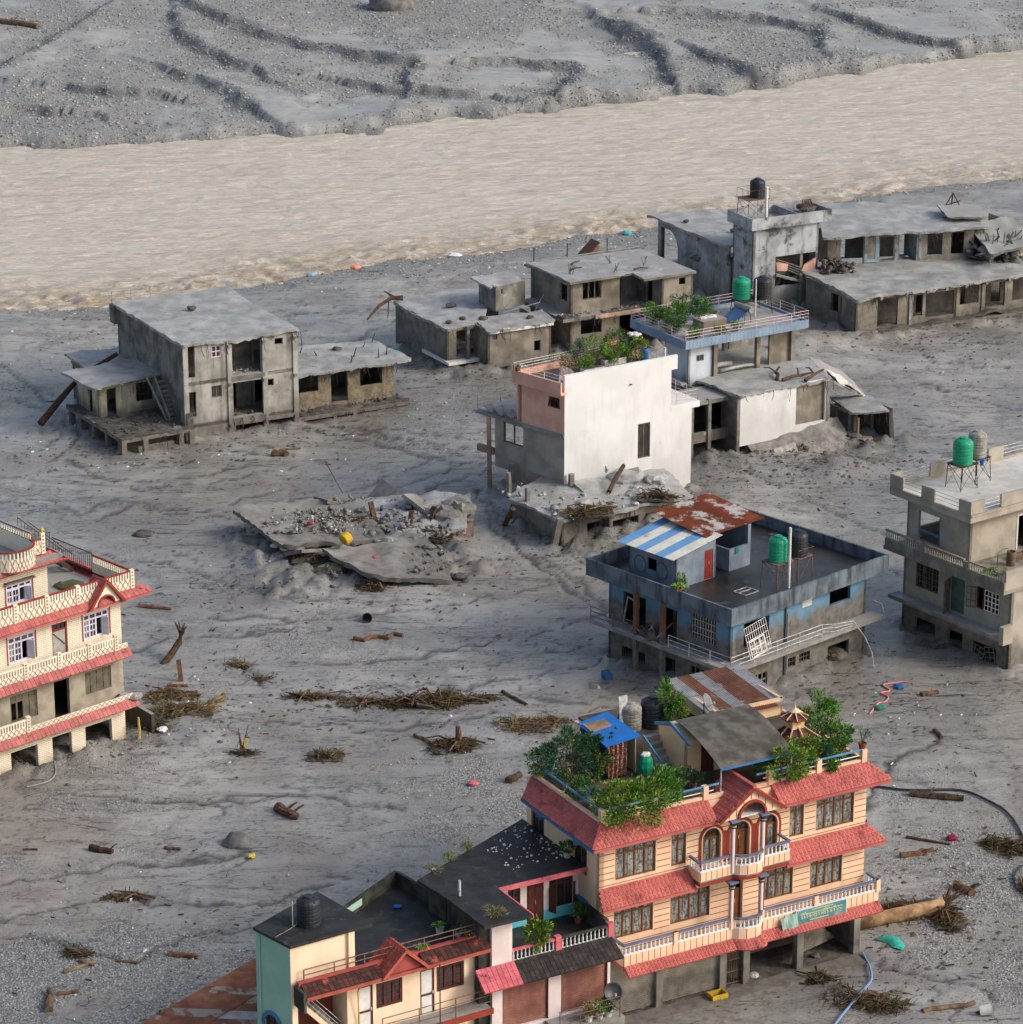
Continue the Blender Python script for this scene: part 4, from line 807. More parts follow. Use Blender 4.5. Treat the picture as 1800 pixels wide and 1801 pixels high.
# ---- structures on the roof
m_cn = mat('peach_block', (228, 196, 158), (214, 182, 146), sc=.9, streak=((180, 150, 118), .55, .8), bump=.1)
sr = MB(); hollow(ph, 6.7, 3.0, 11.2, 5.6, 10.82, 12.7, m_cn, .15, front=[(.95, 1.75, 10.82, 12.6)], name='stair_room_wall')
door(ph, WT((6.7, 3.0), (1, 0)), .98, 1.72, 10.85, 12.58, mat('dark_door', (84, 44, 36), (70, 38, 30), bump=0), .06)
n = 12; P = []
for i in range(n + 1): f = i / n; P.append((.15 + 4.2 * f, 12.28 + 1.05 * math.sin(f * math.pi / 2) ** .9))
mb = MB()
for (y0, z0), (y1, z1) in zip(P, P[1:]): mb.hexa([(6.95, y0, z0 - .03), (11.3, y0, z0 - .03), (11.3, y1, z1 - .03), (6.95, y1, z1 - .03), (6.95, y0, z0), (11.3, y0, z0), (11.3, y1, z1), (6.95, y1, z1)])
mb.build('curved_tin_roof', m_curvetin, ph); MB().beam((6.95, .13, 12.24), (11.35, .13, 12.24), .06, .12).build('roof_fascia', m_blue, ph)
MB().extr([(6.66, 2.6, 12.75), (6.66, 4.35, 13.28), (6.66, 5.9, 12.75), (6.66, 5.9, 12.6), (6.66, 4.35, 13.1), (6.66, 2.6, 12.6)], (.1, 0, 0)).build('gable_fascia', m_bpipe, ph)
MB().extr([(6.7, 3.0, 12.7), (6.7, 4.35, 13.15), (6.7, 5.6, 12.7)], (4.5, 0, 0)).build('stair_room_top', m_cn, ph)
for x in (7.05, 11.2): pole(ph, x, .25, 10.8, 12.28, .04, m_steel, 'roof_post')
for i in range(5): MB().box(5.9, 4.2 + i * .3, 10.82, 6.7, 4.5 + i * .3, 11.1 + i * .28).build('step', m_conc, ph)
# little pagoda shrine
sh = thing('rooftop_shrine', 'small two-tiered red-roofed pagoda shrine on the peach house roof', 'shrine', Matrix.Rotation(R(ATH), 4, 'Z') @ Vector((12.75, 2.3, 0)) + Vector((AO[0], AO[1], 10.8)), R(ATH))
sh.scale = (.74, .74, .8)
def pyr(r0, r1, z0, z1, n, m, par, nm, rot=0): return MB(Matrix.Rotation(rot, 4, 'Z')).lathe([(r0, z0), (r0, z0 + .07), ((r0 + r1) * .46, z0 + (z1 - z0) * .45), (r1, z1)], n=n).build(nm, m, par)
m_rtile = mat('stained_red_roof', (140, 70, 62), (82, 46, 42), sc=1.6, lo=.4, hi=.6, stain=((52, 34, 32), 2, .5, .65), bump=.3)
MB().box(-.85, -.85, 0, .85, .85, 1.55).build('base_wall', m_cn, sh); MB().box(.7, -1.0, 0, 1.05, -.65, 1.5).build('pier', m_redtrim, sh); MB().box(-1.0, -1.0, .0, -.7, -.7, 1.5).build('pier', m_redtrim, sh)
lr = pyr(1.95, .55, 1.5, 2.3, 4, m_rtile, sh, 'lower_roof', R(45))
for q in range(8):
    a = q * math.pi / 4; r = 1.9 if q % 2 else 1.36; MB().beam((math.cos(a) * .45, math.sin(a) * .45, 2.36), (math.cos(a) * r, math.sin(a) * r, 1.64), .07, .07).build('roof_rib', m_cn, lr)
tw_ = MB().box(-.48, -.48, 2.2, .48, .48, 2.85).build('tower', m_cn, sh)
for a in range(4): MB(Matrix.Rotation(a * math.pi / 2, 4, 'Z')).box(-.17, -.5, 2.42, .17, -.47, 2.68).build('window', m_gold, tw_)
ur = pyr(1.0, .3, 2.82, 3.2, 8, m_rtile, sh, 'upper_roof', R(22.5))
for q in range(8): a = q * math.pi / 4 + R(22.5); MB().beam((math.cos(a) * .28, math.sin(a) * .28, 3.22), (math.cos(a) * .98, math.sin(a) * .98, 2.9), .06, .05).build('roof_rib', m_cn, ur)
MB(Matrix.Rotation(R(22.5), 4, 'Z')).lathe([(.3, 3.18), (.42, 3.26), (.1, 3.45), (.06, 3.5), (.05, 3.62), (.005, 3.85)], n=8).build('finial', m_cn, sh)
# blue sheet-metal wash shed with a curtain
sd_ = house('blue_shed', 'small blue sheet-metal shed with a patterned curtain among rooftop plants', 'shed', AO, ATH)
m_dkblue = mat('dark_blue_sheet', (28, 56, 106), (22, 44, 88), streak=((18, 34, 66), .5, .7), bump=0)
for T, L in ((WT((3.1, 7.2), (0, -1)), 2.5), (WT((4.9, 4.75), (0, 1)), 2.4), (WT((4.85, 7.2), (-1, 0)), 1.7)): MB(T).box(0, 0, 10.82, L, .03, 12.7).build('sheet_wall', m_dkblue if L > 2.45 else m_cn, sd_)
MB().hexa([(2.9, 4.3, 12.72), (5.05, 4.55, 12.78), (4.95, 7.6, 12.98), (2.9, 7.1, 12.95), (2.9, 4.3, 12.77), (5.05, 4.55, 12.83), (4.95, 7.6, 13.03), (2.9, 7.1, 13.0)]).build('tin_roof', m_bsheet, sd_)
MB().hexa([(3.0, 5.9, 12.92), (4.3, 6.1, 12.93), (4.3, 6.9, 13.0), (3.0, 6.8, 12.98), (3.0, 5.9, 12.96), (4.3, 6.1, 12.98), (4.3, 6.9, 13.04), (3.0, 6.8, 13.03)]).build('roof_patch', mat('worn_board', (150, 120, 96), (110, 96, 84), bump=.2), sd_)
for x, y in ((3.6, 5.0), (3.9, 5.4), (4.4, 5.8)): lump(sd_, x, y, 12.9, .1, m_black, name='roof_weight')
mb = MB(); cw = 24
for i in range(cw):
    for j in range(6):
        q = lambda i, j: (3.15 + 1.1 * i / cw, 4.62 - .06 * math.sin(i * 1.1 + j * .35) - .015 * j, 12.7 - j * .3); mb.face([q(i, j), q(i, j + 1), q(i + 1, j + 1), q(i + 1, j)])
k = NT('patterned_cloth'); vo = k.n('TexVoronoi'); vo.inputs['Scale'].default_value = 9; k.l(k.P(), vo.inputs['Vector']); k.l(k.mix(k.ramp(vo.outputs['Distance'], .25, .45), lin((196, 160, 132)), lin((112, 66, 56))), k.b.inputs['Base Color']); k.b.inputs['Roughness'].default_value = .9
mb.build('curtain', k.m, sd_, smooth=True)
MB().beam((5.2, 4.6, 12.8), (6.1, 3.4, 10.9), .09, .09).build('prop', m_bpipe, sd_)
def A_(x, y, z): return tuple(Matrix.Rotation(R(ATH), 4, 'Z') @ Vector((x, y, 0)) + Vector((AO[0], AO[1], z)))
gsk = thing('green_sack', 'bright green sack of rubbish hanging beside the blue shed', 'sack', A_(4.95, 3.9, 11.0), R(ATH))
MB().lathe([(.18, 0), (.34, .1), (.4, .45), (.36, .8), (.26, 1.0)], n=10).build('sack', mat('green_sack', (18, 152, 110), (14, 128, 92), sc=4, bump=.5, bsc=8), gsk); lump(gsk, 0, 0, 1.08, .22, m_white, name='contents')
# annex roof of rusty tin behind
ax = house('tin_roof_annex', 'rusty and silver tin-roofed annex behind the peach house garden', 'annex', AO, ATH)
hollow(ax, 11.4, 7.4, 15.5, 11.9, 10.82, 11.75, m_cn, .15)
m_tinr = mat('rust_tin', (148, 100, 78), (122, 78, 60), sc=1.2, isl=.12, stain=((168, 164, 158), .9, .62, .7), rough=.75, bump=0); m_tins = mat('silver_tin', (176, 176, 174), (150, 150, 148), sc=1.5, isl=.1, stain=((120, 72, 52), 1.3, .62, .72), rough=.5, bump=0)
def tinsheets(par, O, ux, uy, n, w, L, mats, corr=.022, name='tin_sheet', ang=0, lap=.03, tilt=0):
    """corrugated sheets laid side by side: O corner, ux across the sheets, uy down the slope"""
    O, ux, uy = Vector(O), Vector(ux).normalized(), Vector(uy).normalized(); nn = ux.cross(uy); nn = nn if nn.z > 0 else -nn
    for i in range(n):
        mb = MB(); c = 12; rows = [[], []]
        for t in (0, 1):
            for r_ in (0, 1):
                for j in range(c + 1): mb.pt(O + ux * (i * w + (w + lap) * j / c) + uy * (L * r_ + random.uniform(-.02, .02) * 0) + nn * (corr * (1 if j % 2 else -1) + .012 * (i % 2) - .012 * t))
        q = c + 1
        for j in range(c):
            mb.f.append([j, j + 1, q + j + 1, q + j]); mb.f.append([2 * q + j + 1, 2 * q + j, 3 * q + j, 3 * q + j + 1])
        mb.build(name, mats[i % len(mats)], par)
tinsheets(ax, (11.1, 12.1, 11.95), (1, 0, 0), (0, -1, -.08), 6, .78, 5.1, [m_tins, m_tinr, m_tins, m_tinr, m_tinr, m_tins])
for y in (8.1, 9.8, 11.4): MB().beam((11.1, y, 11.93 - (12.1 - y) * .08), (15.8, y, 11.93 - (12.1 - y) * .08), .05, .07).build('rafter', m_wood, ax)
tank('grey white water tank on the peach house roof, beside the black one', A_(7.55, 9.6, 10.82), .58, 1.5, m_greyp); tank('black water tank on the peach house roof, beside the grey white one', A_(8.75, 9.4, 10.82), .62, 1.65, m_black)
dish('grey satellite dish beside the curved tin roof of the peach house', A_(10.2, 6.6, 11.9), R(70), .5)
MB().box(9.6, 6, 10.82, 10.8, 7.2, 11.9).build('dish_plinth', m_dark, ph)
pn = thing('leaning_board', 'white board leaning upright beside the grey white tank', 'board', A_(6.75, 9.3, 10.82), R(ATH)); MB().hexa([(0, 0, 0), (.5, 0, 0), (.5, .06, 0), (0, .06, 0), (.1, .35, 1.9), (.6, .35, 1.9), (.6, .41, 1.9), (.1, .41, 1.9)]).build('board', m_steel, pn); MB().beam((.3, .9, 0), (.35, .4, 1.6), .05, .05).build('strut', m_iron, pn)
# roof garden
random.seed(5)
plant('tall blue-green leafy tree at the left corner of the rooftop garden', A_(1.1, 5.2, 10.85), 1.15, 2.9, lf_blue, 1700, .3, seed=3, aspect=.2, name='papaya_tree', cat='tree'); plant('dark glossy bush beside the blue shed on the roof', A_(2.45, 4.9, 10.85), .85, 2.4, lf_dark, 1300, .22, seed=4)
plant('ragged light bush on the far left edge of the garden roof', A_(.5, 6.4, 10.85), .75, 1.6, lf_mid, 800, .2, seed=6); plant('low dark hedge along the left parapet of the garden roof', A_(.65, 3.8, 10.85), .8, 1.1, lf_dark, 900, .16, seed=7, ry=1.3)
plant('large yellow-green bush spilling over the front corner of the eave', A_(1.9, .35, 10.2), 1.75, 2.3, lf_yel, 3600, .2, seed=8, flowers=60, clumps=26); plant('dense mid-green bush right of the spilling corner bush', A_(3.7, .9, 10.6), 1.3, 1.9, lf_mid, 2300, .2, seed=9, clumps=22)
agave('spiky long-leaved plant at the corner of the garden parapet', A_(.75, 2.1, 11.2), 1.1, lf_blue, 26, m_potw)
for i, (x, y, r, h, m, s) in enumerate(((4.6, 1.4, .6, .9, lf_dark, 11), (5.5, 2.1, .55, 1.0, lf_mid, 12), (6.3, 1.6, .5, .8, lf_blue, 13))): plant(['low leafy pot plant nearest the spilling bushes', 'thin flowering pot plant in front of the stair room', 'pale pot plant before the curved tin roof'][i], A_(x, y, 10.85), r, h, m, 420, .16, m_pot, s)
for i, (x, y, r, h, m, s, n) in enumerate(((9.95, .75, .6, 1.1, lf_dark, 21, 700), (10.9, .2, 1.1, 2.1, lf_yel, 22, 2000), (12.3, .75, .9, 1.6, lf_yel, 23, 1300), (13.3, .8, .6, 1.1, lf_blue, 24, 700), (14.5, 2.8, 1.3, 2.5, lf_mid, 25, 2200), (14.4, 1.1, .8, 1.6, lf_mid, 26, 1100), (15.2, 1.6, .5, 1.5, lf_dark, 27, 600), (13.6, .15, .35, .8, lf_mid, 28, 400))):
    plant(['dark bush beside the right end of the curved tin roof', 'leafy vine bush hanging over the eave left of the shrine', 'yellow-green bush in front of the shrine', 'grey-green bush right of the shrine front', 'tall green bush behind the shrine', 'dark pot bush near the right corner of the garden', 'upright dark shrub nearest the right parapet post', 'small creeper hanging over the right eave'][i], A_(x, y, 10.6 if i in (1, 7) else 10.85), r, h, m, n, .19, None if i in (1, 7) else m_pot, s)
plant('feathery pale potted plant on the right end post', A_(15.55, .3, 11.5), .45, 1.0, lf_blue, 600, .13, m_pot, 31, aspect=.12)
plant('palm-like plant beside the black roof tank', A_(9.5, 9.0, 10.85), .55, 2.5, lf_mid, 800, .34, None, 32, aspect=.18); plant('bright green bush in a red basket beside the roof tanks', A_(9.95, 8.5, 10.85), .45, 1.2, lf_yel, 700, .13, mat('red_basket', (178, 34, 52), bump=0), 33)
# ================================================================ pink shop house (black mossy roof, rolling shutters) left of the peach house
m_pinkw = mat('white_pink_plaster', (228, 216, 214), (214, 198, 196), sc=.9, streak=((150, 140, 136), .6, .8), bump=.1); m_pink = mat('pink_paint', (206, 108, 116), (186, 92, 100), sc=2, stain=((60, 50, 48), 2, .58, .72), bump=.1)
m_bltile = mat('black_mossy_tile', (38, 35, 34), (56, 48, 46), sc=2.5, isl=.25, rough=.75, bump=.4); m_pktile = mat('pink_tile', (202, 104, 114), (182, 90, 100), sc=2, isl=.12, stain=((50, 40, 40), 1.6, .58, .66), rough=.6, bump=.2)
m_rshut = mat('red_shutter', (150, 104, 92), (122, 82, 72), sc=1.2, streak=((104, 60, 56), .45, .65), rough=.55, bump=0); m_maroon = mat('maroon_wood', (96, 46, 40), (78, 38, 34), sc=3, rough=.6, bump=0); m_turq = mat('turquoise_paint', (84, 186, 198), (110, 196, 204), sc=2, stain=((40, 60, 60), 2, .6, .7), bump=.1)
m_mosswall = mat('mossy_parapet', (74, 72, 64), (44, 43, 40), sc=1.2, streak=((150, 150, 138), .62, .75), bump=.4)
sh2 = house('shop_house', 'low pink-trimmed shop house with black mossy roof and two rolling shutters', 'house', AO, ATH)
fy = -1.2; TB = WT((-6.6, fy), (1, 0))
MB(TB).wall(6.55, 0, 5.4, .25, [(.57, 3.1, 1.95, 4.2), (3.8, 6.4, 1.95, 4.25)]).build('front_wall', m_pinkw, sh2)
shutter(sh2, TB, .57, 3.1, 2.0, 4.2, m_rshut, .1); shutter(sh2, TB, 3.8, 6.4, 2.0, 4.25, m_rshut, .1)
for s in (.57, 3.1, 3.8, 6.4): MB(TB).box(s - .05, .02, 1.95, s + .05, .1, 4.25).build('guide_rail', m_maroon, sh2)
MB().box(-.3, fy + .25, 0, -.05, 2, 5.4).build('side_wall', m_pinkw, sh2)
eave(sh2, (-5.4, fy, 5.5), (0, fy, 5.5), (.15, fy - .95, 4.72), (-5.4, fy - .95, 4.72), m_bltile, .25, 5, boss=False, jit=.02); eave(sh2, (-7.5, fy, 5.5), (-5.4, fy, 5.5), (-5.4, fy - .95, 4.72), (-7.5, fy - .95, 4.72), m_pktile, .25, 5, boss=False)
MB().box(-6.6, fy, 5.3, 0, 2.2, 5.42).build('terrace_floor', m_moss, sh2)
balustrade(sh2, [(-5.5, fy + .08), (-3.1, fy + .08)], 5.5, .5, m_white, m_pink, .22, .05); balustrade(sh2, [(-2.8, fy + .08), (-.1, fy + .08)], 5.5, .5, m_white, m_mosswall, .22, .05)
for x in (-2.95, -.02): MB().box(x - .16, fy - .04, 5.42, x + .14, fy + .22, 6.2).build('balustrade_post', m_pink, sh2)
MB().box(-.22, fy + .23, 5.42, -.02, 2, 6.3).build('side_parapet', m_mosswall, sh2)
# left block of the upper floor and recessed back wall of the terrace
MB(TB).wall(1.1, 5.42, 8.05, .2, []).build('upper_wall', m_pinkw, sh2); MB(WT((-5.5, fy + .2), (0, 1))).wall(3.2, 5.42, 8.05, .2, [(.5, 1.7, 5.45, 7.2)]).build('upper_wall', m_turq, sh2)
MB().box(-6.6, fy + .2, 5.42, -6.4, 5, 8.05).build('upper_wall', m_pinkw, sh2)
TW2 = WT((-5.5, 2.0), (1, 0)); ops = [(1.55, 2.25, 6.4, 7.5), (2.6, 3.55, 5.42, 7.6), (3.85, 5.2, 5.8, 7.6)]
MB(TW2).wall(5.5, 5.42, 8.05, .2, ops).build('upper_wall', m_pinkw, sh2)
for a, b in ((0, 2.6), (3.55, 5.5)): MB(TW2).box(a, -.015, 5.42, b, .0, 6.0).build('dado', m_turq, sh2)
win(sh2, TW2, *ops[0], 2, (0, .5, 1), m_maroon, m_glass, dep=.06); door(sh2, TW2, *ops[1], m_maroon, .05); wn = win(sh2, TW2, *ops[2], 3, (0, .78, 1), m_maroon, m_glass, dep=.06)
for s, a in ((3.85, -1.2), (5.2, .35)): MB(TW2 @ tr(s, -.02, 5.85) @ Matrix.Rotation(a, 4, 'Z')).box(0, -.03, 0, .45, .0, 1.3).build('shutter_leaf', m_maroon, wn)
MB().prism([(0, 1.15), (.02, 7.6), (-7.9, 3.9), (-7.6, 1.4), (-7.5, -2.1), (-4.9, -2.15), (-4.95, 1.2)], 8.05, 8.2).build('roof_slab', m_moss, sh2)
MB().prism([(-.1, 2.3), (-.1, 7.2), (-7.4, 3.7), (-7.2, 2.3)], 0, 8.04).build('rear_wall', m_mosswall, sh2); MB().prism([(-7.2, -1), (-6.6, -1), (-6.6, 2.2), (-7.2, 2.2)], 0, 8.03).build('rear_wall', m_mosswall, sh2)
for p, q in (((-.0, 1.12), (-4.95, 1.17)), ((-4.93, 1.2), (-4.88, -2.1))): MB().beam((*p, 8.1), (*q, 8.1), .08, .24).build('roof_edge', m_pink, sh2)
# porch
MB().box(-3.7, -2.7, 0, -.1, fy - .02, 1.9).build('porch', m_conc, sh2); railing(sh2, [(-3.7, -2.65), (-.35, -2.65), (-.35, -1.5)], 1.9, 1.1, m_rust, 3, 1.1, .022, 'porch_railing')
def Bz(x, y, z): return A_(x, y, z)
dish('dark satellite dish on the porch railing of the shop house', Bz(-.55, -2.25, 2.2), R(20), .48, m_black)
for i, (x, s) in enumerate(((-1.9, 41), (-1.3, 42), (-.8, 43))): plant(['left of three pot plants on the shop porch', 'middle of three pot plants on the shop porch', 'right of three pot plants on the shop porch'][i], Bz(x, -2.3, 1.9), .3, .7, (lf_dry, lf_mid, lf_blue)[i], 260, .16, m_potw, s, group='porch pot plants')
plant('yellow-green bush growing over the pink balustrade', Bz(-3.9, -.9, 5.4), .55, 1.5, lf_yel, 520, .26, m_pot, 44); plant('small dark plants in the shaded corner of the shop terrace', Bz(-.6, 1.0, 5.4), .45, .9, lf_dark, 300, .14, m_pot, 45)
plant('trailing pot plant between the shop roof and the peach wall', Bz(-.3, 2.6, 8.2), .4, .6, lf_dark, 300, .16, m_potw, 46)
random.seed(4)
mb = MB()
for i in range(110):
    x = random.uniform(-3.5, -.1); y = random.uniform(2, 7.0) * .9 + .6; r = random.uniform(.02, .06)
    if y < 7.4 + x * .47: mb.box(x, y, 8.2, x + r * 2, y + r, 8.2 + r)
put('pebbles', mb.mesh('pebbles', m_white), sh2, kind='stuff')
# ================================================================ cream house with mint stair tower and black tank
CO, CTH = (-10.11, 130.82), 31
m_cream = mat('cream_plaster', (240, 216, 186), (230, 204, 174), sc=.8, streak=((190, 160, 130), .62, .8), bump=.1); m_mint = mat('mint_plaster', (158, 196, 174), (146, 186, 166), sc=.7, streak=((108, 128, 116), .6, .75), bump=.1)
m_ctile = mat('stained_tile', (62, 42, 40), (86, 50, 44), sc=2.2, isl=.25, stain=((168, 80, 64), 1.1, .62, .7), rough=.75, bump=.4); m_otile = mat('orange_red_tile', (174, 88, 76), (156, 76, 66), sc=2, isl=.12, bump=.2)
ch = house('cream_house', 'cream house with mint green stair tower, dark roof deck and red gable', 'house', CO, CTH)
def quadwall(par, p, q, z0, z1, m, t=.18, ops=(), name='wall'):
    d = (q[0] - p[0], q[1] - p[1]); return MB(WT(p, d)).wall(math.hypot(*d), z0, z1, t, ops).build(name, m, par)
tp = [(.1, .2), (3.45, .2), (3.2, 4.1), (-.42, 2.7)]
quadwall(ch, tp[3], tp[0], 0, 8.85, m_mint, .15, [(.55, 1.75, 3.3, 4.85)], 'tower_wall'); quadwall(ch, tp[0], tp[1], 6.15, 8.85, m_cream, .15, (), 'tower_wall'); quadwall(ch, tp[1], tp[2], 6.5, 8.85, m_cream, .15, (), 'tower_wall'); quadwall(ch, tp[2], tp[3], 0, 8.85, m_cream, .15, (), 'tower_wall')
TG = WT(tp[3], (tp[0][0] - tp[3][0], tp[0][1] - tp[3][1]))
aw = win(ch, TG, .6, 1.7, 3.3, 4.8, 2, (0, .7, 1), m_maroon, m_glass, dep=.04); mb = MB(TG); A = [math.pi * q / 10 for q in range(11)]
for a, b in zip(A, A[1:]): mb.beam((1.15 - .68 * math.cos(a), -.03, 4.25 + .68 * math.sin(a)), (1.15 - .68 * math.cos(b), -.03, 4.25 + .68 * math.sin(b)), .06, .2)
mb.box(.4, -.06, 3.2, .56, 0, 4.3); mb.box(1.74, -.06, 3.2, 1.9, 0, 4.3); mb.build('arch_surround', m_bpipe, aw)
sp = MB(TG)
for sg in (-1, 1):
    pts = [(1.15 + sg * .6 * math.cos(a), .0, 4.25 + .6 * math.sin(a)) for a in [math.pi / 2 * q / 6 for q in range(7)]]
    for p, q in zip(pts, pts[1:]): sp.extr([p, q, (q[0], 0, 4.86), (p[0], 0, 4.86)], (0, .1, 0))
sp.build('arch_spandrel', m_mint, ch)
MB().prism([(0, 0), (4.38, .13), (3.73, 4.44), (-.57, 2.6)], 8.85, 9.0).build('tower_roof', m_moss, ch)
pole(ch, 3.1, .12, 6.5, 8.85, .06, m_cream, 'drain_pipe'); MB(TG).tube([(.35, -.06, 0), (.35, -.06, 8.7)], .04, 6).build('drain_pipe', m_mint, ch)
# stairs in the recess below the tower
for i in range(8): MB().box(.95 + i * .26, .5, 5.7 - i * .3 - .3, 1.21 + i * .26, 1.5, 5.7 - i * .3).build('step', m_conc, ch)
MB().hexa([(.7, .42, 5.5), (3.0, .42, 2.9), (3.0, .5, 2.9), (.7, .5, 5.5), (.7, .42, 5.85), (3.0, .42, 3.25), (3.0, .5, 3.25), (.7, .5, 5.85)]).build('stair_stringer', m_cream, ch)
for dz in (.35, .6, .85): MB().tube([(.9, .38, 5.5 + dz), (2.9, .38, 3.2 + dz)], .02, 5).build('stair_rail', m_steel, ch)
MB().box(.3, 1.55, 0, 2.95, 1.7, 6.4).build('stair_back_wall', mat('brown_stair_wall', (140, 78, 66), (120, 66, 56), bump=.1), ch); MB().box(.1, .1, 0, .38, .5, 6.2).build('pier', m_cream, ch)  # stair back wall in two close reddish browns
# body
TC = WT((2.9, 0), (1, 0)); dops = [(.55, 1.35, 3.6, 5.95), (1.53, 2.93, 4.6, 5.9), (3.88, 4.65, 3.6, 5.95), (4.77, 6.27, 4.6, 5.9)]
MB(TC).wall(7.0, 0, 7.0, .2, dops).build('front_wall', m_cream, ch); MB().box(2.9, .2, 0, 3.1, 1.5, 6.5).build('side_wall', m_cream, ch); quadwall(ch, (9.9, 0), (9.9, 7.5), 0, 6.5, m_pinkw, .2)
quadwall(ch, (9.6, 7.6), (3.6, 4.4), 0, 6.5, m_mosswall, .2)
for o in (dops[0], dops[2]):
    d = MB(TC); d.box(o[0], .02, o[2], o[0] + .08, .14, o[3]); d.box(o[1] - .08, .02, o[2], o[1], .14, o[3]); d.box(o[0], .02, o[3] - .08, o[1], .14, o[3]); d.box(o[0], .03, o[2] + .95, o[1], .13, o[2] + 1.05); f = d.build('door', m_maroon, ch)
    for a, b in ((o[2] + .05, o[2] + .95), (o[2] + 1.05, o[3] - .08)): MB(TC).box(o[0] + .08, .06, a, o[1] - .08, .1, b).build('door_panel', m_white, f)
    MB(TC).box(o[1] - .12, -.0, o[2] + 1.0, o[1] - .05, .03, o[2] + 1.15).build('handle', m_steel, f)
for o in (dops[1], dops[3]):
    wn = win(ch, TC, *o, 3, (0, 1), m_maroon, m_glass, fw=.13, dep=.02, pane=False)
    for i in range(3):
        a = o[0] + (o[1] - o[0]) * i / 3 + .1; b = o[0] + (o[1] - o[0]) * (i + 1) / 3 - .1
        for j in range(3): z = o[2] + .12 + j * .36; MB(TC).box(a, .07, z, b, .09, z + .3).build('pane', m_glass, wn)
        MB(TC).box(a, .05, o[2] + .12 + .3, b, .11, o[2] + .48).build('glazing_bar', m_maroon, wn); MB(TC).box(a, .05, o[2] + .78, b, .11, o[2] + .84).build('glazing_bar', m_maroon, wn)
MB().prism([(2.9, .0), (10.0, .0), (10.2, 3.7), (9.75, 7.7), (3.6, 4.4)], 6.4, 6.52).build('roof_deck', m_moss, ch)
for p, q in (((3.8, 4.5), (9.82, 7.8)), ((9.85, 7.7), (10.3, 3.7)), ((10.3, 3.7), (10.42, .3))): MB().beam((*p, 6.85), (*q, 6.85), .16, .74).build('parapet', m_mosswall, ch)
MB().beam((3.9, 4.45, 6.95), (7.0, 6.1, 6.95), .03, .35).build('mint_band', m_mint, ch)
eave(ch, (.45, 0, 7.1), (4.4, 0, 7.1), (4.4, -.9, 6.68), (.35, -.9, 6.68), m_ctile, .25, 4, boss=False, jit=.03); eave(ch, (6.6, 0, 7.1), (10.2, 0, 7.1), (10.15, -.9, 6.68), (6.6, -.9, 6.68), m_ctile, .25, 4, boss=False, jit=.03)
MB().box(.35, -.96, 6.5, 10.15, -.88, 6.66).build('fascia', m_otile, ch); MB().box(.3, -.2, 6.9, 10.2, .02, 7.12).build('eave_kerb', m_otile, ch); MB().box(.2, -.9, 5.9, .34, .1, 6.9).build('eave_end', m_mosswall, ch); MB().box(.3, -.86, 6.44, 10.1, 0, 6.54).build('soffit', m_cream, ch)
eave(ch, (5.5, .7, 7.8), (5.5, -1.0, 7.8), (4.35, -1.0, 6.7), (4.35, .7, 6.7), m_otile, .27, 4); eave(ch, (5.5, -1.0, 7.8), (5.5, .7, 7.8), (6.65, .7, 6.7), (6.65, -1.0, 6.7), m_otile, .27, 4)
MB().extr([(4.55, -.85, 6.68), (6.45, -.85, 6.68), (5.5, -.85, 7.6)], (0, .1, 0)).build('gable_face', m_otile, ch); mb = MB(); [mb.beam((5.5, -1.02, 7.76), (5.5 + s * 1.2, -1.02, 6.62), .08, .14) for s in (-1, 1)]; mb.build('barge_board', m_otile, ch)
railing(ch, [(.65, -.05), (10.15, -.05)], 7.1, .55, m_rust, 2, 1.6, .03, 'roof_railing')
MB().box(5.2, -1.05, 3.42, 10.1, 0, 3.58).build('balcony_floor', m_conc, ch); MB().box(5.2, -1.12, 3.3, 10.15, -1.04, 3.6).build('balcony_edge', m_redtrim, ch); railing(ch, [(4.2, -1.0), (10.1, -1.0), (10.1, -.1)], 3.6, 1.0, m_rust, 3, 1.7, .025, 'balcony_railing')
pole(ch, 7.2, -1.15, 2.6, 6.7, .03, m_iron, 'drain_pipe'); MB().tube([(3.25, -.95, 6.6), (3.3, -.3, 6.0), (3.45, -.12, 4.4), (3.4, -.12, 3.0)], .03, 6).build('yellow_pipe', mat('yellow_pipe', (206, 176, 70), bump=0), ch)
def C_(x, y, z): return tuple(Matrix.Rotation(R(CTH), 4, 'Z') @ Vector((x, y, 0)) + Vector((CO[0], CO[1], z)))
tank('black water tank on the mint green stair tower', C_(1.8, 1.6, 9.0), .57, 1.45, m_black); pp = thing('water_pipe', 'thin green and brown water pipe beside the tower tank', 'pipe', C_(1.0, 1.6, 9.0), R(CTH)); MB().tube([(-1.2, -.5, .03), (-.2, -.1, .05), (.1, 0, .1), (.25, .1, .1)], .025, 5).build('hose', m_wood, pp); MB().tube([(0, .05, .08), (0, .05, 1.35)], .025, 5).build('riser', m_mint, pp)
pl_ = thing('steel_post', 'grey steel post standing at the edge of the cream house deck', 'post', C_(10.1, 2.0, 6.5), 0); MB().tube([(0, 0, 0), (0, 0, 2.5)], .07, 8).build('post', m_steel, pl_)
bb = thing('blue_bag', 'bright blue plastic scrap on the dark roof deck', 'plastic bag', C_(8.6, 5.4, 6.54), 0); lump(bb, 0, 0, .06, .2, m_bsheet, name='bag', sq=.35)
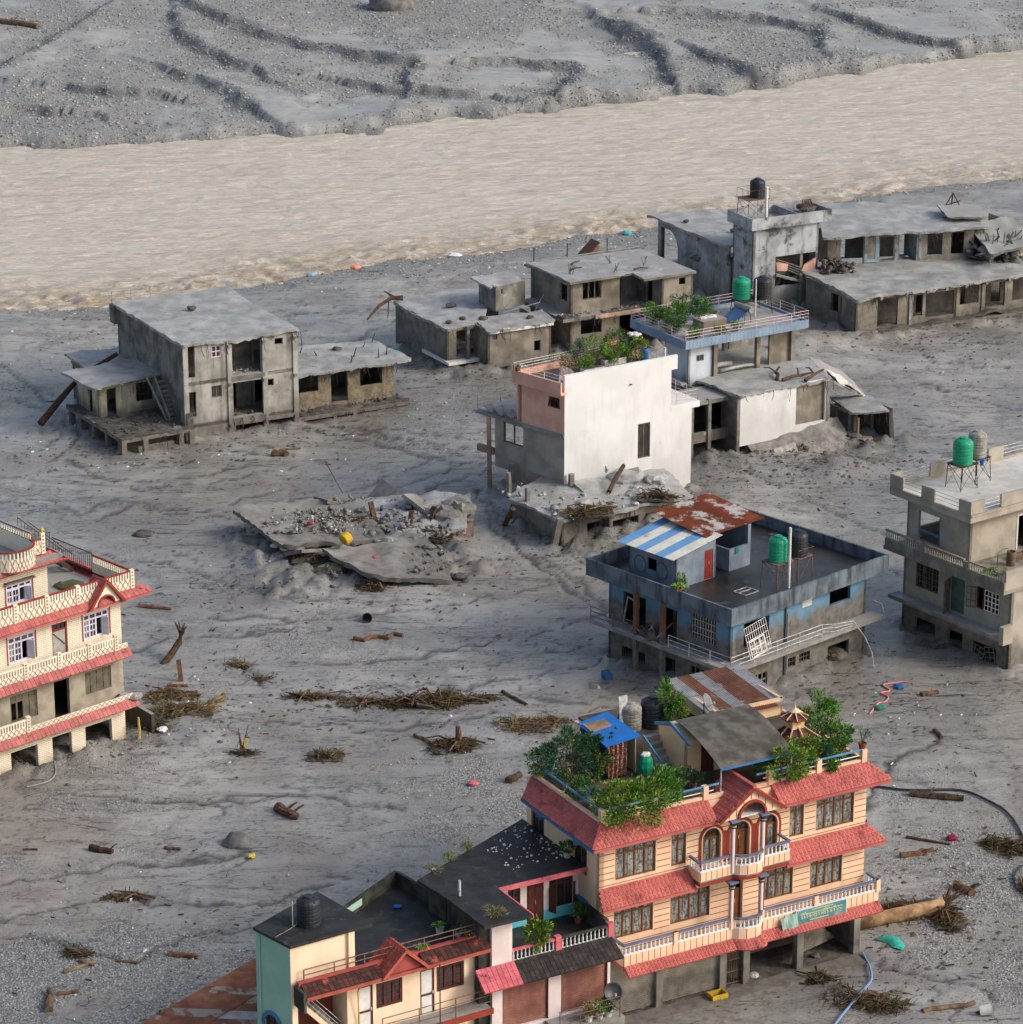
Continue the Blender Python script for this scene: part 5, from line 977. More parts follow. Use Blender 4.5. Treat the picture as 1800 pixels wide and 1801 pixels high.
for i, (x, y, z, s) in enumerate(((9.0, 2.0, 6.5, 51), (9.6, 1.2, 6.5, 52), (10.2, 1.5, 6.6, 53), (9.4, .1, 7.0, 54), (6.9, .0, 7.0, 55))):
    agave(['spiky plant in a white bucket on the dark deck', 'spiky plant in a white and red pot by the deck rail', 'spiky plant in a dark pot beside the steel post', 'long-leaved plant trailing over the stained tiles', 'small spiky plant right of the red gable'][i], C_(x, y, z), .6 if i < 3 else .7, (lf_mid, lf_blue, lf_mid, lf_dry, lf_mid)[i], 18, (m_potw, m_potw, m_pot, None, None)[i], 'plants on the cream house deck', h=.6)
for i, (x, y, s) in enumerate(((-6.9, 4.2, 61), (-5.6, 4.9, 62), (-4.2, 5.6, 63))): plant(['yellowing weeds at the back edge of the shop roof, leftmost clump', 'yellowing weeds at the back edge of the shop roof, middle clump', 'yellowing weeds at the back edge of the shop roof, rightmost clump'][i], Bz(x, y, 8.2), .35, .5, (lf_dry, lf_yel, lf_dry)[i], 220, .16, None, s, 'weeds on the shop roof', aspect=.15, ry=.2)
plant('grassy weeds at the front edge of the black shop roof', Bz(-6.6, -1.4, 8.2), .5, .5, lf_dry, 260, .22, None, 64, 'weeds on the shop roof', aspect=.1)
# rusty tin shed left of the tower
td = house('tin_shed', 'low shed with rust-brown corrugated roof at the bottom left corner', 'shed', CO, CTH)
u1 = Vector((-4.47 - 3.35, 7.32 - 10.31, -.25)); u2 = Vector((4.85, -2.92, -.2)); O3 = Vector((3.35, 10.31, 3.1))
m_tinrow = mat('rust_patch_tin', (150, 104, 82), (124, 80, 62), sc=.9, isl=.14, stain=((158, 152, 142), .7, .48, .56), rough=.75, bump=0)
tinsheets(td, O3, u1, u2, 12, .9, 3.0, [m_tinr, m_tinrow, m_tinr, m_tinr, m_tinrow, m_tinr]); tinsheets(td, O3 + u2.normalized() * 2.9 - Vector((0, 0, .05)), u1, u2, 12, .9, 3.2, [m_tinrow, m_tinr, m_tins, m_tinrow, m_tinr])
w = u1.normalized() * 10.4; MB().hexa([O3 + Vector((0, 0, -3.1)) - Vector((.2, .2, 0)), O3 + w + Vector((.2, .2, -3.1)), O3 + w + u2 + Vector((0, 0, -3.1)), O3 + u2 + Vector((0, 0, -3.1)), O3 + Vector((-.2, -.2, -.1)), O3 + w + Vector((.2, .2, -.1)), O3 + w + u2 + Vector((0, 0, -.1)), O3 + u2 + Vector((0, 0, -.1))]).build('wall', m_conc, td)
# ================================================================ cream brick house with red eaves at the left edge
EO, ETH = (-23.10, 175.94), 44
k = NT('cream_brick'); sx = k.n('SeparateXYZ'); k.l(k.n('TexCoord').outputs['Object'], sx.inputs[0]); cb = k.n('CombineXYZ'); k.l(sx.outputs[0], cb.inputs[0]); k.l(sx.outputs[2], cb.inputs[1])
br = k.n('TexBrick'); br.inputs['Scale'].default_value = 1; br.inputs['Brick Width'].default_value = .34; br.inputs['Row Height'].default_value = .12; br.inputs['Mortar Size'].default_value = .012; br.inputs['Color1'].default_value = lin((232, 224, 208)); br.inputs['Color2'].default_value = lin((224, 212, 190)); br.inputs['Mortar'].default_value = lin((176, 148, 112)); k.l(cb.outputs[0], br.inputs['Vector'])
sz = k.n('SeparateXYZ'); k.l(k.P(), sz.inputs[0]); zz = k.math('ADD', sz.outputs[2], k.math('MULTIPLY', k.noise(.8, 4), 1.2)); mf_ = k.math('MULTIPLY', k.ramp(zz, 2.9, 3.1), k.ramp(zz, 6.3, 7.4, 1, 0)); mf_ = k.math('MAXIMUM', mf_, k.ramp(zz, .6, 1.6, 1, 0))
grm = k.mix(k.ramp(k.noise(1, 4, k.scaled((1.6, 1.6, .3)), .6), .48, .75, 0, .45), br.outputs[0], lin((186, 174, 152)))
k.l(k.mix(k.math('MULTIPLY', mf_, .92), grm, k.mix(k.ramp(k.noise(1.2, 5), .35, .7), lin((158, 150, 132)), lin((122, 114, 102)))), k.b.inputs['Base Color']); k.b.inputs['Roughness'].default_value = .85
k.bump(br.outputs['Fac'], -.4, .02); m_cbrick = k.m
m_lil = mat('lilac_white_frame', (214, 212, 228), (196, 194, 214), sc=3, rough=.5, bump=0); m_etile = mat('e_red_tile', (180, 102, 97), (162, 88, 84), sc=1.0, isl=.12, stain=((96, 52, 46), 1.2, .6, .7), rough=.6, bump=.2); m_ecream = mat('cream_concrete', (232, 225, 206), (220, 212, 192), sc=1.5, stain=((120, 112, 98), 2.2, .64, .76), bump=.1)
m_wreck = mat('muddy_wood', (112, 104, 90), (88, 82, 72), sc=2, rough=.9, bump=.3)
eh = house('cream_brick_house', 'tall cream brick house with red tiled eaves and lattice balustrades at left', 'house', EO, ETH)
x0 = -13; TE = WT((x0, 0), (1, 0)); L = 13
def X(a): return a - x0
g0 = [(X(-8.3), X(-6.4), 0, 1.6), (X(-5.35), X(-3.95), 0, 1.7), (X(-2.95), X(-1.0), 0, 1.65), (X(-12), X(-9.3), 0, 1.6)]
e1 = [(X(-8.15), X(-6.25), 3.4, 5.05), (X(-5.05), X(-3.95), 2.75, 5.1), (X(-2.8), X(-.9), 3.65, 5.07), (X(-11.5), X(-9.8), 3.4, 5.05)]
e2 = [(X(-8.1), X(-6.2), 7.05, 8.65), (X(-5.0), X(-3.9), 6.35, 8.67), (X(-2.75), X(-.88), 7.1, 8.65), (X(-11.5), X(-9.8), 7.1, 8.65)]
MB(TE).wall(L, 0, 9.55, .25, g0 + e1 + e2).build('front_wall', m_cbrick, eh)
MB().box(-.25, .25, 0, 0, 8, 9.5).build('side_wall', m_cbrick, eh); MB().box(x0, 8, 0, 0, 8.25, 9.5).build('back_wall', m_cbrick, eh); MB().box(x0, 4, 0, -.25, 4.2, 9.4).build('partition', m_dark, eh)
for z in (2.45, 5.8, 9.45): MB().box(x0 + .1, .2, z, -.2, 8, z + .2).build('floor_slab', m_conc if z > 9 else m_dark, eh)
def ecase(o, z0, z1, open_=True):
    wn = win(eh, TE, o[0], o[1], o[2], o[3], 4, (0, .76, 1), m_lil, m_glass, fw=.1, dep=.03, pane=False); w = (o[1] - o[0]) / 4
    for i in range(4):
        a = o[0] + i * w + .08; b = a + w - .13; zt_ = o[2] + (o[3] - o[2]) * .76
        if not (open_ and i == 2):
            for j in range(3): z = o[2] + .1 + j * .38; MB(TE).box(a, .07, z, b, .09, z + .32).build('pane', m_curt if i != 1 else m_glass, wn)
            for j in (1, 2): MB(TE).box(a, .05, o[2] + .04 + j * .38, b, .11, o[2] + .11 + j * .38).build('glazing_bar', m_lil, wn)
            MB(TE).box((a + b) / 2 - .02, .05, o[2] + .08, (a + b) / 2 + .02, .11, zt_).build('glazing_bar', m_lil, wn)
        MB(TE).box(a, .07, zt_ + .06, b, .09, o[3] - .08).build('pane', m_glass, wn)
    if open_: MB(TE @ tr(o[0] + w * 3 - .02, -.0, o[2] + .05) @ Matrix.Rotation(R(-62), 4, 'Z')).box(0, -.03, 0, .42, .01, (o[3] - o[2]) * .72).build('open_casement', m_lil, wn)
    for s in (o[0] - .09, o[1] + .02): MB(TE).box(s, -.03, o[2] - .03, s + .07, .02, o[3] + .05).build('window_trim', m_redtrim, wn)
for i, o in enumerate(e2):
    if i != 1: ecase(o, 0, 0)
o = e2[1]; d = MB(TE).box(o[0] + .08, .1, o[2], o[1] - .08, .14, o[3] - .5).build('screen_door', mat('screen_mesh', (168, 166, 160), (146, 144, 138), sc=3, bump=0), eh); fr = MB(TE); fr.box(o[0], .04, o[2], o[0] + .08, .16, o[3]); fr.box(o[1] - .08, .04, o[2], o[1], .16, o[3]); fr.box(o[0], .05, o[3] - .5, o[1], .15, o[3] - .4); fr.box(o[0], .05, o[3] - .08, o[1], .15, o[3]); fr.build('door_frame', m_redtrim, eh)
for j in range(3): MB(TE).box(o[0] + .12 + j * .3, .1, o[3] - .38, o[0] + .36 + j * .3, .12, o[3] - .1).build('fanlight_pane', m_glass, d)
MB(TE).beam((o[0] + .15, .06, o[3] - .6), (o[1] - .15, .06, o[2] + .9), .03, .03).build('brace', m_iron, d)
for i, o in enumerate(e1):
    if i == 1: continue
    n = 4; w = (o[1] - o[0]) / n
    wn = win(eh, TE, o[0], o[1], o[2], o[3], 4, (0, .74, 1), m_wreck, m_dark, fw=.1, dep=.06, pane=False)
    for j in range(n):
        if not (i == 0 and j in (0, 1)): MB(TE).box(o[0] + j * w + .07, .09, o[2] + .06, o[0] + (j + 1) * w - .07, .12, o[2] + (o[3] - o[2]) * .7).build('shutter_board', m_wreck, wn)
    MB(TE).box(o[0] + .05, .1, o[2] + (o[3] - o[2]) * .77, o[1] - .05, .13, o[3] - .05).build('transom', m_wreck, wn)
# eaves with lattice balustrades: each lattice lath and each baluster is its own piece
m_lath = mat('brown_lath', (178, 128, 100), (158, 110, 86), bump=0)
LAT = MB().beam((-.18, 0, 0), (.18, 0, .5), .03, .03).mesh('lath', m_lath); LAT2 = MB().beam((.18, 0, 0), (-.18, 0, .5), .03, .03).mesh('lath', m_lath)
def lattice_run(par, p, q, z, hl, hb, m=m_ecream, post=True, sp=.36, bal=True):
    d = Vector((q[0] - p[0], q[1] - p[1], 0)); Ln = d.length; a = math.atan2(d.y, d.x); n = max(1, round(Ln / sp)); o = MB().beam((*p, z + hl / 2), (*q, z + hl / 2), .08, hl).build('balustrade_panel', m, par)
    nv = Vector((d.y, -d.x, 0)).normalized() * .05
    for i in range(n):
        c = Vector((*p, z)) + d * ((i + .5) / n) + nv
        for me in (LAT, LAT2): put('lath', me, o, loc=c, rot=(0, 0, a), sc=(sp / .36, 1, hl / .5))
    if bal:
        MB().beam((*p, z + hl + hb + .04), (*q, z + hl + hb + .04), .13, .08).build('top_rail', m_redtrim if z > 9 else m, par); nb = max(1, round(Ln / .19)); bm = MB().box(-.045, -.04, 0, .045, .04, hb).mesh('baluster', m)
        for i in range(nb): put('baluster', bm, o, loc=Vector((*p, z + hl)) + d * ((i + .5) / nb), rot=(0, 0, a))
    return o
def eposts(par, xs, y, z, h):
    for x in xs:
        o = MB().box(x - .13, y - .1, z, x + .13, y + .1, z + h).build('balustrade_post', m_ecream, par)
        for j in range(5): MB().box(x - .06, y - .12, z + .12 + j * h / 5.6, x + .06, y - .095, z + .12 + j * h / 5.6 + .1).build('inset', m_lath, o)
zb_ = [(2.42, 2.95), (5.7, 6.25)]
for (za, zc), xr in zip(zb_, (.35, -.05)): eave(eh, (x0, -.62, zc), (xr, -.62, zc), (xr + .05, -1.05, za), (x0, -1.05, za), m_etile, .3, 2, singles=True, boss=False); MB().box(x0, -.62, za + .1, xr, 0, za + .3).build('balcony_slab', m_conc, eh)
eave(eh, (x0, -.55, 9.8), (.6, -.55, 9.8), (1.6, -1.0, 9.35), (x0, -1.0, 9.35), m_etile, .3, 3, singles=True, boss=False); eave(eh, (.6, -.55, 9.8), (.6, 7, 9.8), (1.6, 7.2, 9.35), (1.6, -1.0, 9.35), m_etile, .3, 3, singles=False, boss=False)
MB().box(x0, -1.0, 9.2, 1.5, .0, 9.32).build('soffit', m_etile, eh); MB().box(.02, .0, 9.2, 1.5, 7, 9.32).build('soffit', m_etile, eh)
xs = [-12.2, -9.9, -7.5, -5.1, -2.95, -1.0]
for a, b in zip(xs, xs[1:]): lattice_run(eh, (a + .13, -.72), (b - .13, -.72), 6.2, .42, .35)
eposts(eh, xs, -.72, 6.2, 1.0); lattice_run(eh, (-.9, -.72), (-.15, -.72), 6.2, .3, .1, bal=False)
for a, b in zip(xs[:3], xs[1:3]): lattice_run(eh, (a + .13, -.72), (b - .13, -.72), 2.9, .42, .35)
eposts(eh, xs[:3], -.72, 2.9, 1.0); lattice_run(eh, (-7.3, -.72), (.1, -.72), 2.9, .3, .1, bal=False)
xs3 = [-12.4, -10.1, -7.9, -5.7, -3.5, .45]
for a, b in zip(xs3, xs3[1:]): lattice_run(eh, (a + .13, -.6), (b - .13, -.6), 9.75, .6, .42)
eposts(eh, xs3, -.6, 9.75, 1.15); lattice_run(eh, (.45, -.5), (.45, 3.2), 9.75, .6, .42); [MB().tube([(.45, 3.3 + i * .2, 9.7), (.45, 3.3 + i * .2, 10.9)], .022, 4).build('rail_bar', m_iron, eh) for i in range(20)]; MB().tube([(.45, 3.2, 10.9), (.45, 7.2, 10.9)], .035, 5).build('iron_handrail', m_iron, eh)
gc, gy = -1.75, -1.15
eave(eh, (gc, .2, 10.95), (gc, gy, 10.95), (gc - 1.25, gy, 9.35), (gc - 1.25, .2, 9.35), m_etile, .3, 5, singles=True, boss=False); eave(eh, (gc, gy, 10.95), (gc, .2, 10.95), (gc + 1.25, .2, 9.35), (gc + 1.25, gy, 9.35), m_etile, .3, 5, singles=True, boss=False)
mb = MB(); arc = [(gc - .6 * math.cos(math.pi * q / 10), 9.35 + .6 * math.sin(math.pi * q / 10)) for q in range(11)]
for (xa, za), (xb, zb2) in zip(arc, arc[1:]): mb.extr([(xa, -1.0, za), (xb, -1.0, zb2), (xb, -1.0, 10.8 - abs(xb - gc) * 1.28), (xa, -1.0, 10.8 - abs(xa - gc) * 1.28)], (0, .12, 0))
for s in (-1, 1): mb.extr([(gc + s * .6, -1.0, 9.35), (gc + s * 1.05, -1.0, 9.35), (gc + s * .6, -1.0, 10.0)], (0, .12, 0))
mb.build('gable_face', m_ecream, eh); mb = MB(); [mb.beam((gc, gy - .02, 10.9), (gc + s * 1.28, gy - .02, 9.3), .08, .16) for s in (-1, 1)]; [mb.beam((a[0], -1.03, a[1]), (b[0], -1.03, b[1]), .08, .1) for a, b in zip(arc, arc[1:])]; mb.build('gable_trim', m_redtrim, eh)
# upper storey, its eave and round balcony
T4 = WT((x0, 2), (1, 0)); uo = (X(-6.65), X(-4.82), 9.75, 10.95)
MB(T4).wall(X(-3.7), 9.65, 12.3, .2, [uo]).build('upper_wall', m_cbrick, eh); MB().box(-3.9, 2.2, 9.65, -3.7, 7.5, 12.3).build('upper_wall', m_ecream, eh); TE_, TE = TE, T4; ecase(uo, 0, 0); TE = TE_
MB(T4).box(uo[0] - .1, -.3, 11.1, uo[1] + .1, 0, 11.18).build('window_hood', m_wreck, eh)
eave(eh, (x0, 1.6, 12.5), (-3.5, 1.6, 12.5), (-3.0, .85, 12.05), (x0, .85, 12.05), m_etile, .3, 3, singles=True, boss=False); eave(eh, (-3.5, 1.6, 12.5), (-3.5, 7, 12.5), (-3.0, 7, 12.05), (-3.0, .85, 12.05), m_etile, .3, 3, singles=False, boss=False); MB().box(x0, 1.0, 11.95, -3.2, 7.5, 12.4).build('roof_slab', m_conc, eh)
P = [(-6.4 - 1.45 * math.cos(math.pi * q / 10), 1.75 - 1.3 * math.sin(math.pi * q / 10)) for q in range(11)]
for a, b in zip(P, P[1:]): lattice_run(eh, a, b, 12.3, .75, .38, sp=.3)
MB().prism(P, 12.2, 12.32).build('balcony_floor', m_etile, eh)
eposts(eh, [-4.35], 1.4, 12.6, 1.25); lattice_run(eh, (-4.95, 1.4), (-4.45, 1.4), 12.6, .5, .35); MB().beam((-4.9, 1.6, 12.9), (-4.9, 6.5, 12.9), .14, 1.1).build('parapet', m_ecream, eh); balustrade(eh, [(-4.9, 1.7), (-4.9, 6.4)], 13.45, .38, m_ecream, m_conc, .24)
P = [(-5.6 - 1.2 * math.cos(math.pi * q / 8), 7.2 - 1.0 * math.sin(math.pi * q / 8)) for q in range(9)]
for a, b in zip(P, P[1:]): lattice_run(eh, a, b, 13.6, .5, .4, sp=.3)
MB().prism(P + [(-4.4, 8), (-6.8, 8)], 12.4, 13.6).build('turret', m_ecream, eh)
for x in (-4.35, -3.4): MB().lathe([(.05, 0), (.05, .08), (.1, .14), (.1, .22), (.04, .3)], (x, 1.4 if x < -4 else 4.2, 13.85 if x < -4 else 12.6), 8).build('finial', m_gold, eh)
# black iron stair from the terrace to the upper roof
for y in (4.3, 5.3): MB().beam((-.2, y, 9.7), (-3.3, y, 12.5), .06, .22).build('stair_stringer', m_iron, eh)
for i in range(12): MB().box(-.45 - i * .26, 4.3, 9.9 + i * .233, -.2 - i * .26, 5.3, 9.94 + i * .233).build('stair_tread', m_iron, eh)
for i in range(14): f = i / 13; MB().tube([(-.2 - 3.1 * f, 5.3, 9.75 + 2.8 * f), (-.2 - 3.1 * f, 5.3, 10.75 + 2.8 * f)], .02, 4).build('stair_baluster', m_iron, eh)
MB().tube([(-.2, 5.3, 10.75), (-3.3, 5.3, 13.55)], .03, 5).build('stair_handrail', m_iron, eh); MB().tube([(-.2, 4.3, 10.75), (-3.3, 4.3, 13.55)], .03, 5).build('stair_handrail', m_iron, eh)
for i in range(12): MB().tube([(-.3 - i * .24, 6.4, 9.7), (-.3 - i * .24, 6.4, 11.6)], .02, 4).build('screen_bar', m_iron, eh)
MB().tube([(-3.2, 6.4, 11.6), (-.2, 6.4, 11.6)], .025, 4).build('screen_rail', m_iron, eh)
def E_(x, y, z): return tuple(Matrix.Rotation(R(ETH), 4, 'Z') @ Vector((x, y, 0)) + Vector((EO[0], EO[1], z)))
dp = thing('dirt_heap', 'mossy green heap on the terrace of the cream brick house', 'heap', E_(-1.9, 2.2, 9.65), 0); lump(dp, 0, 0, .05, .8, mat('green_heap', (86, 94, 58), (70, 74, 50), bump=.5), name='heap', sq=.4)
mudsheet('ground_silt', eh, [(-12, .3), (-.3, .3), (-.3, 3.9), (-12, 3.9)], -.05, m_dirt, th=.2, amp=.15); mudsheet('balcony_silt', eh, [(-8.8, -.6), (.1, -.6), (.1, .0), (-8.8, .0)], 2.72, th=.12, amp=.08, rag=.02, res=.3)
for x, y, r in ((-3.3, -.45, .3), (-.3, -.4, .4), (.3, -.8, .35)): lump(eh, x, y, 2.95, r, m_silt)
wl = thing('leaning_wall', 'dark muddy concrete wall slab standing beside the cream brick house', 'wall', E_(1.6, 0, 0), R(ETH)); MB().hexa([(-.1, -.6, -.3), (.15, -.6, -.3), (.15, 5, -.3), (-.1, 5, -.3), (-.1, -.6, 1.35), (.15, -.6, 1.35), (.15, 5, 1.9), (-.1, 5, 1.9)]).build('slab', mat('dark_slab', (74, 70, 64), (56, 53, 49), sc=1.2, top=(SILT, .8), bump=.4), wl)
# ================================================================ blue two-storey house with rooftop shed
FO, FTH = (13.43, 182.01), 43
m_bwall = mat('blue_plaster', (98, 136, 162), (84, 120, 146), sc=.8, stain=((132, 150, 158), 1.3, .62, .74), mud=(3.5, 4.5, .95), bump=.2); m_bpar = mat('mossy_blue_parapet', (108, 120, 130), (80, 90, 100), sc=.8, streak=((44, 46, 48), .42, .66, .85), bump=.3)
m_fdeck = mat('wet_black_deck', (58, 56, 53), (38, 37, 35), sc=.5, stain=((108, 106, 102), .5, .58, .72), rough=.35, spec=.5, bump=.2); m_post = mat('rusty_red_post', (128, 84, 68), (104, 74, 62), sc=2, mud=(2.5, 3.8), bump=.2)
fh = house('blue_house', 'blue two-storey house with black flat roof and mud-stained walls', 'house', FO, FTH)
LX, LY = 12.6, 10.6
def F_(x, y, z): return tuple(Matrix.Rotation(R(FTH), 4, 'Z') @ Vector((x, y, 0)) + Vector((FO[0], FO[1], z)))
TX = WT((0, 0), (1, 0)); TY = WT((0, LY), (0, -1))
fo = [(1.2, 3.5, 3.1, 4.75), (6.55, 7.5, 4.4, 4.87), (9.1, 11.1, 3.9, 5.05), (1.45, 3.45, -.2, 1.3), (5.35, 6.05, .7, 1.35), (6.4, 7.4, .75, 1.37), (9.1, 11.1, -.2, 1.15)]
lo_ = [(1.25, 3.33, 3.2, 4.95), (4.57, 5.87, 2.6, 4.65), (7.3, 9.3, 2.65, 4.7), (7.3, 9.4, -.3, 1.0), (4.65, 5.97, -.3, 1.35), (1.3, 3.4, -.3, 1.4)]
hollow(fh, 0, 0, LX, LY, -.5, 5.35, m_bwall, .22, fo, lo_)
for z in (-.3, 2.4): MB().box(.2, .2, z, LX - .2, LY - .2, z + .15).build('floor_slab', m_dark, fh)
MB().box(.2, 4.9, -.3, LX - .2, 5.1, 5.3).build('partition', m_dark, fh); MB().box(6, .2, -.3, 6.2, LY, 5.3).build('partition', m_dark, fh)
MB().box(-.8, -.8, 5.3, LX + 1.2, LY + 1.3, 5.6).build('roof_slab', m_bpar, fh); MB().box(-.6, -.6, 5.6, LX + 1, LY + 1.1, 5.64).build('roof_deck', m_fdeck, fh)
for p, q in (((-.8, -.72), (LX + 1.2, -.72)), ((-.72, -.62), (-.72, LY + 1.3)), ((LX + 1.12, -.62), (LX + 1.12, LY + 1.3)), ((-.62, LY + 1.22), (LX + 1, LY + 1.22))): MB().beam((*p, 6.0), (*q, 6.0), .16, .84).build('parapet', m_bpar, fh)
# balcony slab round two sides with mud, bent rails
MB().prism([(-1.1, -1.1), (13.3, -1.1), (13.3, 0), (0, 0), (0, 11.3), (-1.1, 11.3)], 2.3, 2.52).build('balcony_slab', m_conc, fh); mudsheet('balcony_silt', fh, [(-1.0, -1.0), (12.8, -1.0), (12.8, -.05), (-1.0, -.05)], 2.48, th=.06, amp=.04, rag=.05, res=.4); mudsheet('balcony_silt', fh, [(-1.0, .2), (-.05, .2), (-.05, 11), (-1.0, 11)], 2.48, th=.08, amp=.06, rag=.05, res=.4)
railing(fh, [(-1.02, 11.2), (-1.02, 7.2)], 2.5, .9, m_rust, 3, 2.0, .028); railing(fh, [(-1.02, 4.3), (-1.02, -1.02), (7.3, -1.02)], 2.5, .9, m_steel, 3, 2.1, .028)
for dz in (0, -.25, -.5): MB().tube([(7.3, -1.02, 3.4 + dz), (8.6, -1.0, 3.1 + dz), (10.2, -1.05, 2.9 + dz * .6)], .026, 5).build('bent_rail', m_steel, fh)
MB().tube([(10.2, -1.05, 2.95), (10.5, -1.9, 1.9), (10.6, -2.4, 1.0), (10.62, -2.6, .0)], .035, 5).build('bent_rail', m_steel, fh); MB().tube([(13.2, -.1, 3.3), (13.5, -.6, 3.1), (13.3, -1, 2.6)], .025, 5).build('bent_rail', m_steel, fh)
for y in (5.0, 7.35): MB().box(-.95, y - .14, -.3, -.67, y + .14, 5.3).build('pillar', m_post, fh)
# window grilles
def grille(par, T, o, m, nx, nz, r=.018, dep=.08, name='window_grille'):
    mb = MB(T)
    for i in range(nx + 1): x = o[0] + (o[1] - o[0]) * i / nx; mb.box(x - r, dep, o[2], x + r, dep + .03, o[3])
    for j in range(nz + 1): z = o[2] + (o[3] - o[2]) * j / nz; mb.box(o[0], dep + .004, z - r, o[1], dep + .026, z + r)
    return mb.build(name, m, par)
ly = lambda o: (LY - o[1], LY - o[0], o[2], o[3])
grille(fh, TY, ly(lo_[0]), m_steel, 9, 4); win(fh, TY, *ly(lo_[0]), 3, (0, 1), m_wreck, m_glass, dep=.12); grille(fh, TY, ly(lo_[3]), m_iron, 8, 3); grille(fh, TY, ly(lo_[5]), m_wreck, 5, 2, .05); grille(fh, TX, fo[3], m_wreck, 5, 2, .06); grille(fh, TX, fo[4], m_wreck, 3, 2); grille(fh, TX, fo[5], m_wreck, 4, 2)
MB(TX).box(1.35, -.03, 1.05, 3.55, .05, 1.32).build('carved_lintel', m_wreck, fh)
v = MB(TX); [v.box(6.55, .02, 4.42 + i * .09, 7.5, .12, 4.47 + i * .09) for i in range(5)]; v.build('louvre_vent', m_white, fh)
MB(TX).tube([(4.95, -.08, -.2), (4.95, -.08, 5.2)], .06, 8).build('drain_pipe', m_bpar, fh); MB(TX).tube([(5.15, -.06, -.2), (5.15, -.06, 4.4)], .04, 8).build('drain_pipe', m_greyp, fh)
# torn-out white grille leaning on the balcony and a broken window frame
lg = thing('loose_window_grille', 'white window grille torn out and leaning on the blue house balcony rail', 'window grille', F_(1.1, -.75, 2.6), R(FTH)); TLg = Matrix.Rotation(R(-10), 4, 'Y') @ Matrix.Rotation(R(-9), 4, 'X')
mb = MB(TLg); [mb.box(i * .19 - .015, 0, 0, i * .19 + .015, .03, 2.1) for i in range(11)]; [mb.box(0, .002, z - .015, 1.9, .028, z + .015) for z in (0, .4, .8, 1.2, 1.65, 2.1)]; mb.build('grille', m_white, lg); mb = MB(TLg); [mb.box(a, -.06, .05, a + .07, 0, 1.15) for a in (.1, .5, .95, 1.4)]; [mb.box(.1, -.055, z, 1.45, -.005, z + .07) for z in (.05, .6, 1.1)]; mb.build('casement', m_white, lg)
wf = thing('broken_window_frame', 'grey broken window frame hanging tilted in the blue house opening', 'window frame', F_(-.15, 9.2, 2.7), R(FTH)); T_ = Matrix.Rotation(R(-90), 4, 'Z') @ Matrix.Rotation(R(12), 4, 'Y'); mb = MB(T_); [mb.box(*q) for q in ((0, 0, 0, .09, .08, 1.9), (1.0, -.02, 0, 1.09, .08, 1.8), (0, .01, 1.8, 1.1, .07, 1.9), (0, .01, 0, 1.1, .07, .09))]; mb.build('frame', m_greyp, wf)
jb = thing('debris_jam', 'jam of sticks, boards and rubbish on the blue house balcony', 'debris', F_(-.6, 6.1, 2.55), R(FTH)); random.seed(9)
for i in range(22): a = random.uniform(-.9, .9); MB().beam((random.uniform(-.3, .3), a, random.uniform(0, .4)), (random.uniform(-.5, .4), a + random.uniform(-.8, .8), random.uniform(.3, 1.4)), .05, .09).build('stick', random.choice([m_wood, m_wreck, m_bark, m_greyp]), jb)
lump(jb, 0, -.2, .25, .6, m_dirt); lump(jb, .1, .5, .3, .45, m_dirt)
# rooftop shed: blue and white striped sheet roof, rusty roof, red door
rs = house('rooftop_shed', 'rooftop shed with blue and white striped roof and rusty tin roof', 'shed', FO, FTH); m_shw = mat('shed_blue_grey', (124, 136, 150), (106, 118, 132), sc=.9, streak=((78, 90, 108), .55, .75), bump=.15); m_pinkin = mat('pink_inside', (150, 96, 108), (130, 82, 92), bump=.1)
hollow(rs, .7, 5.4, 4.3, 9.5, 5.64, 7.85, m_shw, .12, front=[(2.55, 3.35, 5.66, 7.6)], left=[(1.7, 2.5, 6.4, 7.2)]); door(rs, WT((.7, 5.4), (1, 0)), 2.57, 3.33, 5.66, 7.58, mat('red_door', (146, 58, 48), (128, 50, 42), bump=0), .03, panels=3)
MB().extr([(.72, 5.42, 7.85), (4.28, 5.42, 7.85), (4.28, 5.42, 8.3)], (0, 4.06, 0)).build('gable_fill', m_shw, rs)
MB().box(7.45, 5.5, 5.64, 7.6, 9.8, 8.4).build('wall', m_shw, rs); MB().box(4.3, 9.7, 5.64, 7.6, 9.85, 8.5).build('wall', m_pinkin, rs); MB().box(5.6, 5.45, 5.64, 7.45, 5.6, 7.1).build('low_wall', m_shw, rs); MB().box(5.6, 5.6, 5.64, 5.75, 6.8, 7.1).build('low_wall', m_shw, rs); MB().box(7.3, 5.45, 7.1, 7.55, 5.7, 8.4).build('post', m_shw, rs)
m_bs = mat('faded_blue_sheet', (88, 138, 186), (104, 150, 192), sc=1, rough=.5, stain=((150, 160, 168), 2, .64, .74), bump=0); m_ws = mat('faded_white_sheet', (206, 206, 196), (190, 188, 176), sc=1, rough=.5, stain=((150, 120, 84), 1.2, .6, .74), bump=0)
tinsheets(rs, (4.45, 10.0, 8.5), (0, -1, 0), (-1, 0, -.14), 6, .83, 4.5, [m_bs, m_ws, m_bs, m_ws, m_bs, m_ws], .012)
m_rustw = mat('rust_white_tin', (150, 82, 52), (128, 66, 42), sc=1.4, isl=.15, stain=((214, 206, 196), .75, .5, .6), rough=.7, bump=0); tinsheets(rs, (3.5, 10.4, 8.95), (1, 0, 0), (.0, -1, -.1), 7, .77, 4.95, [m_rustw])
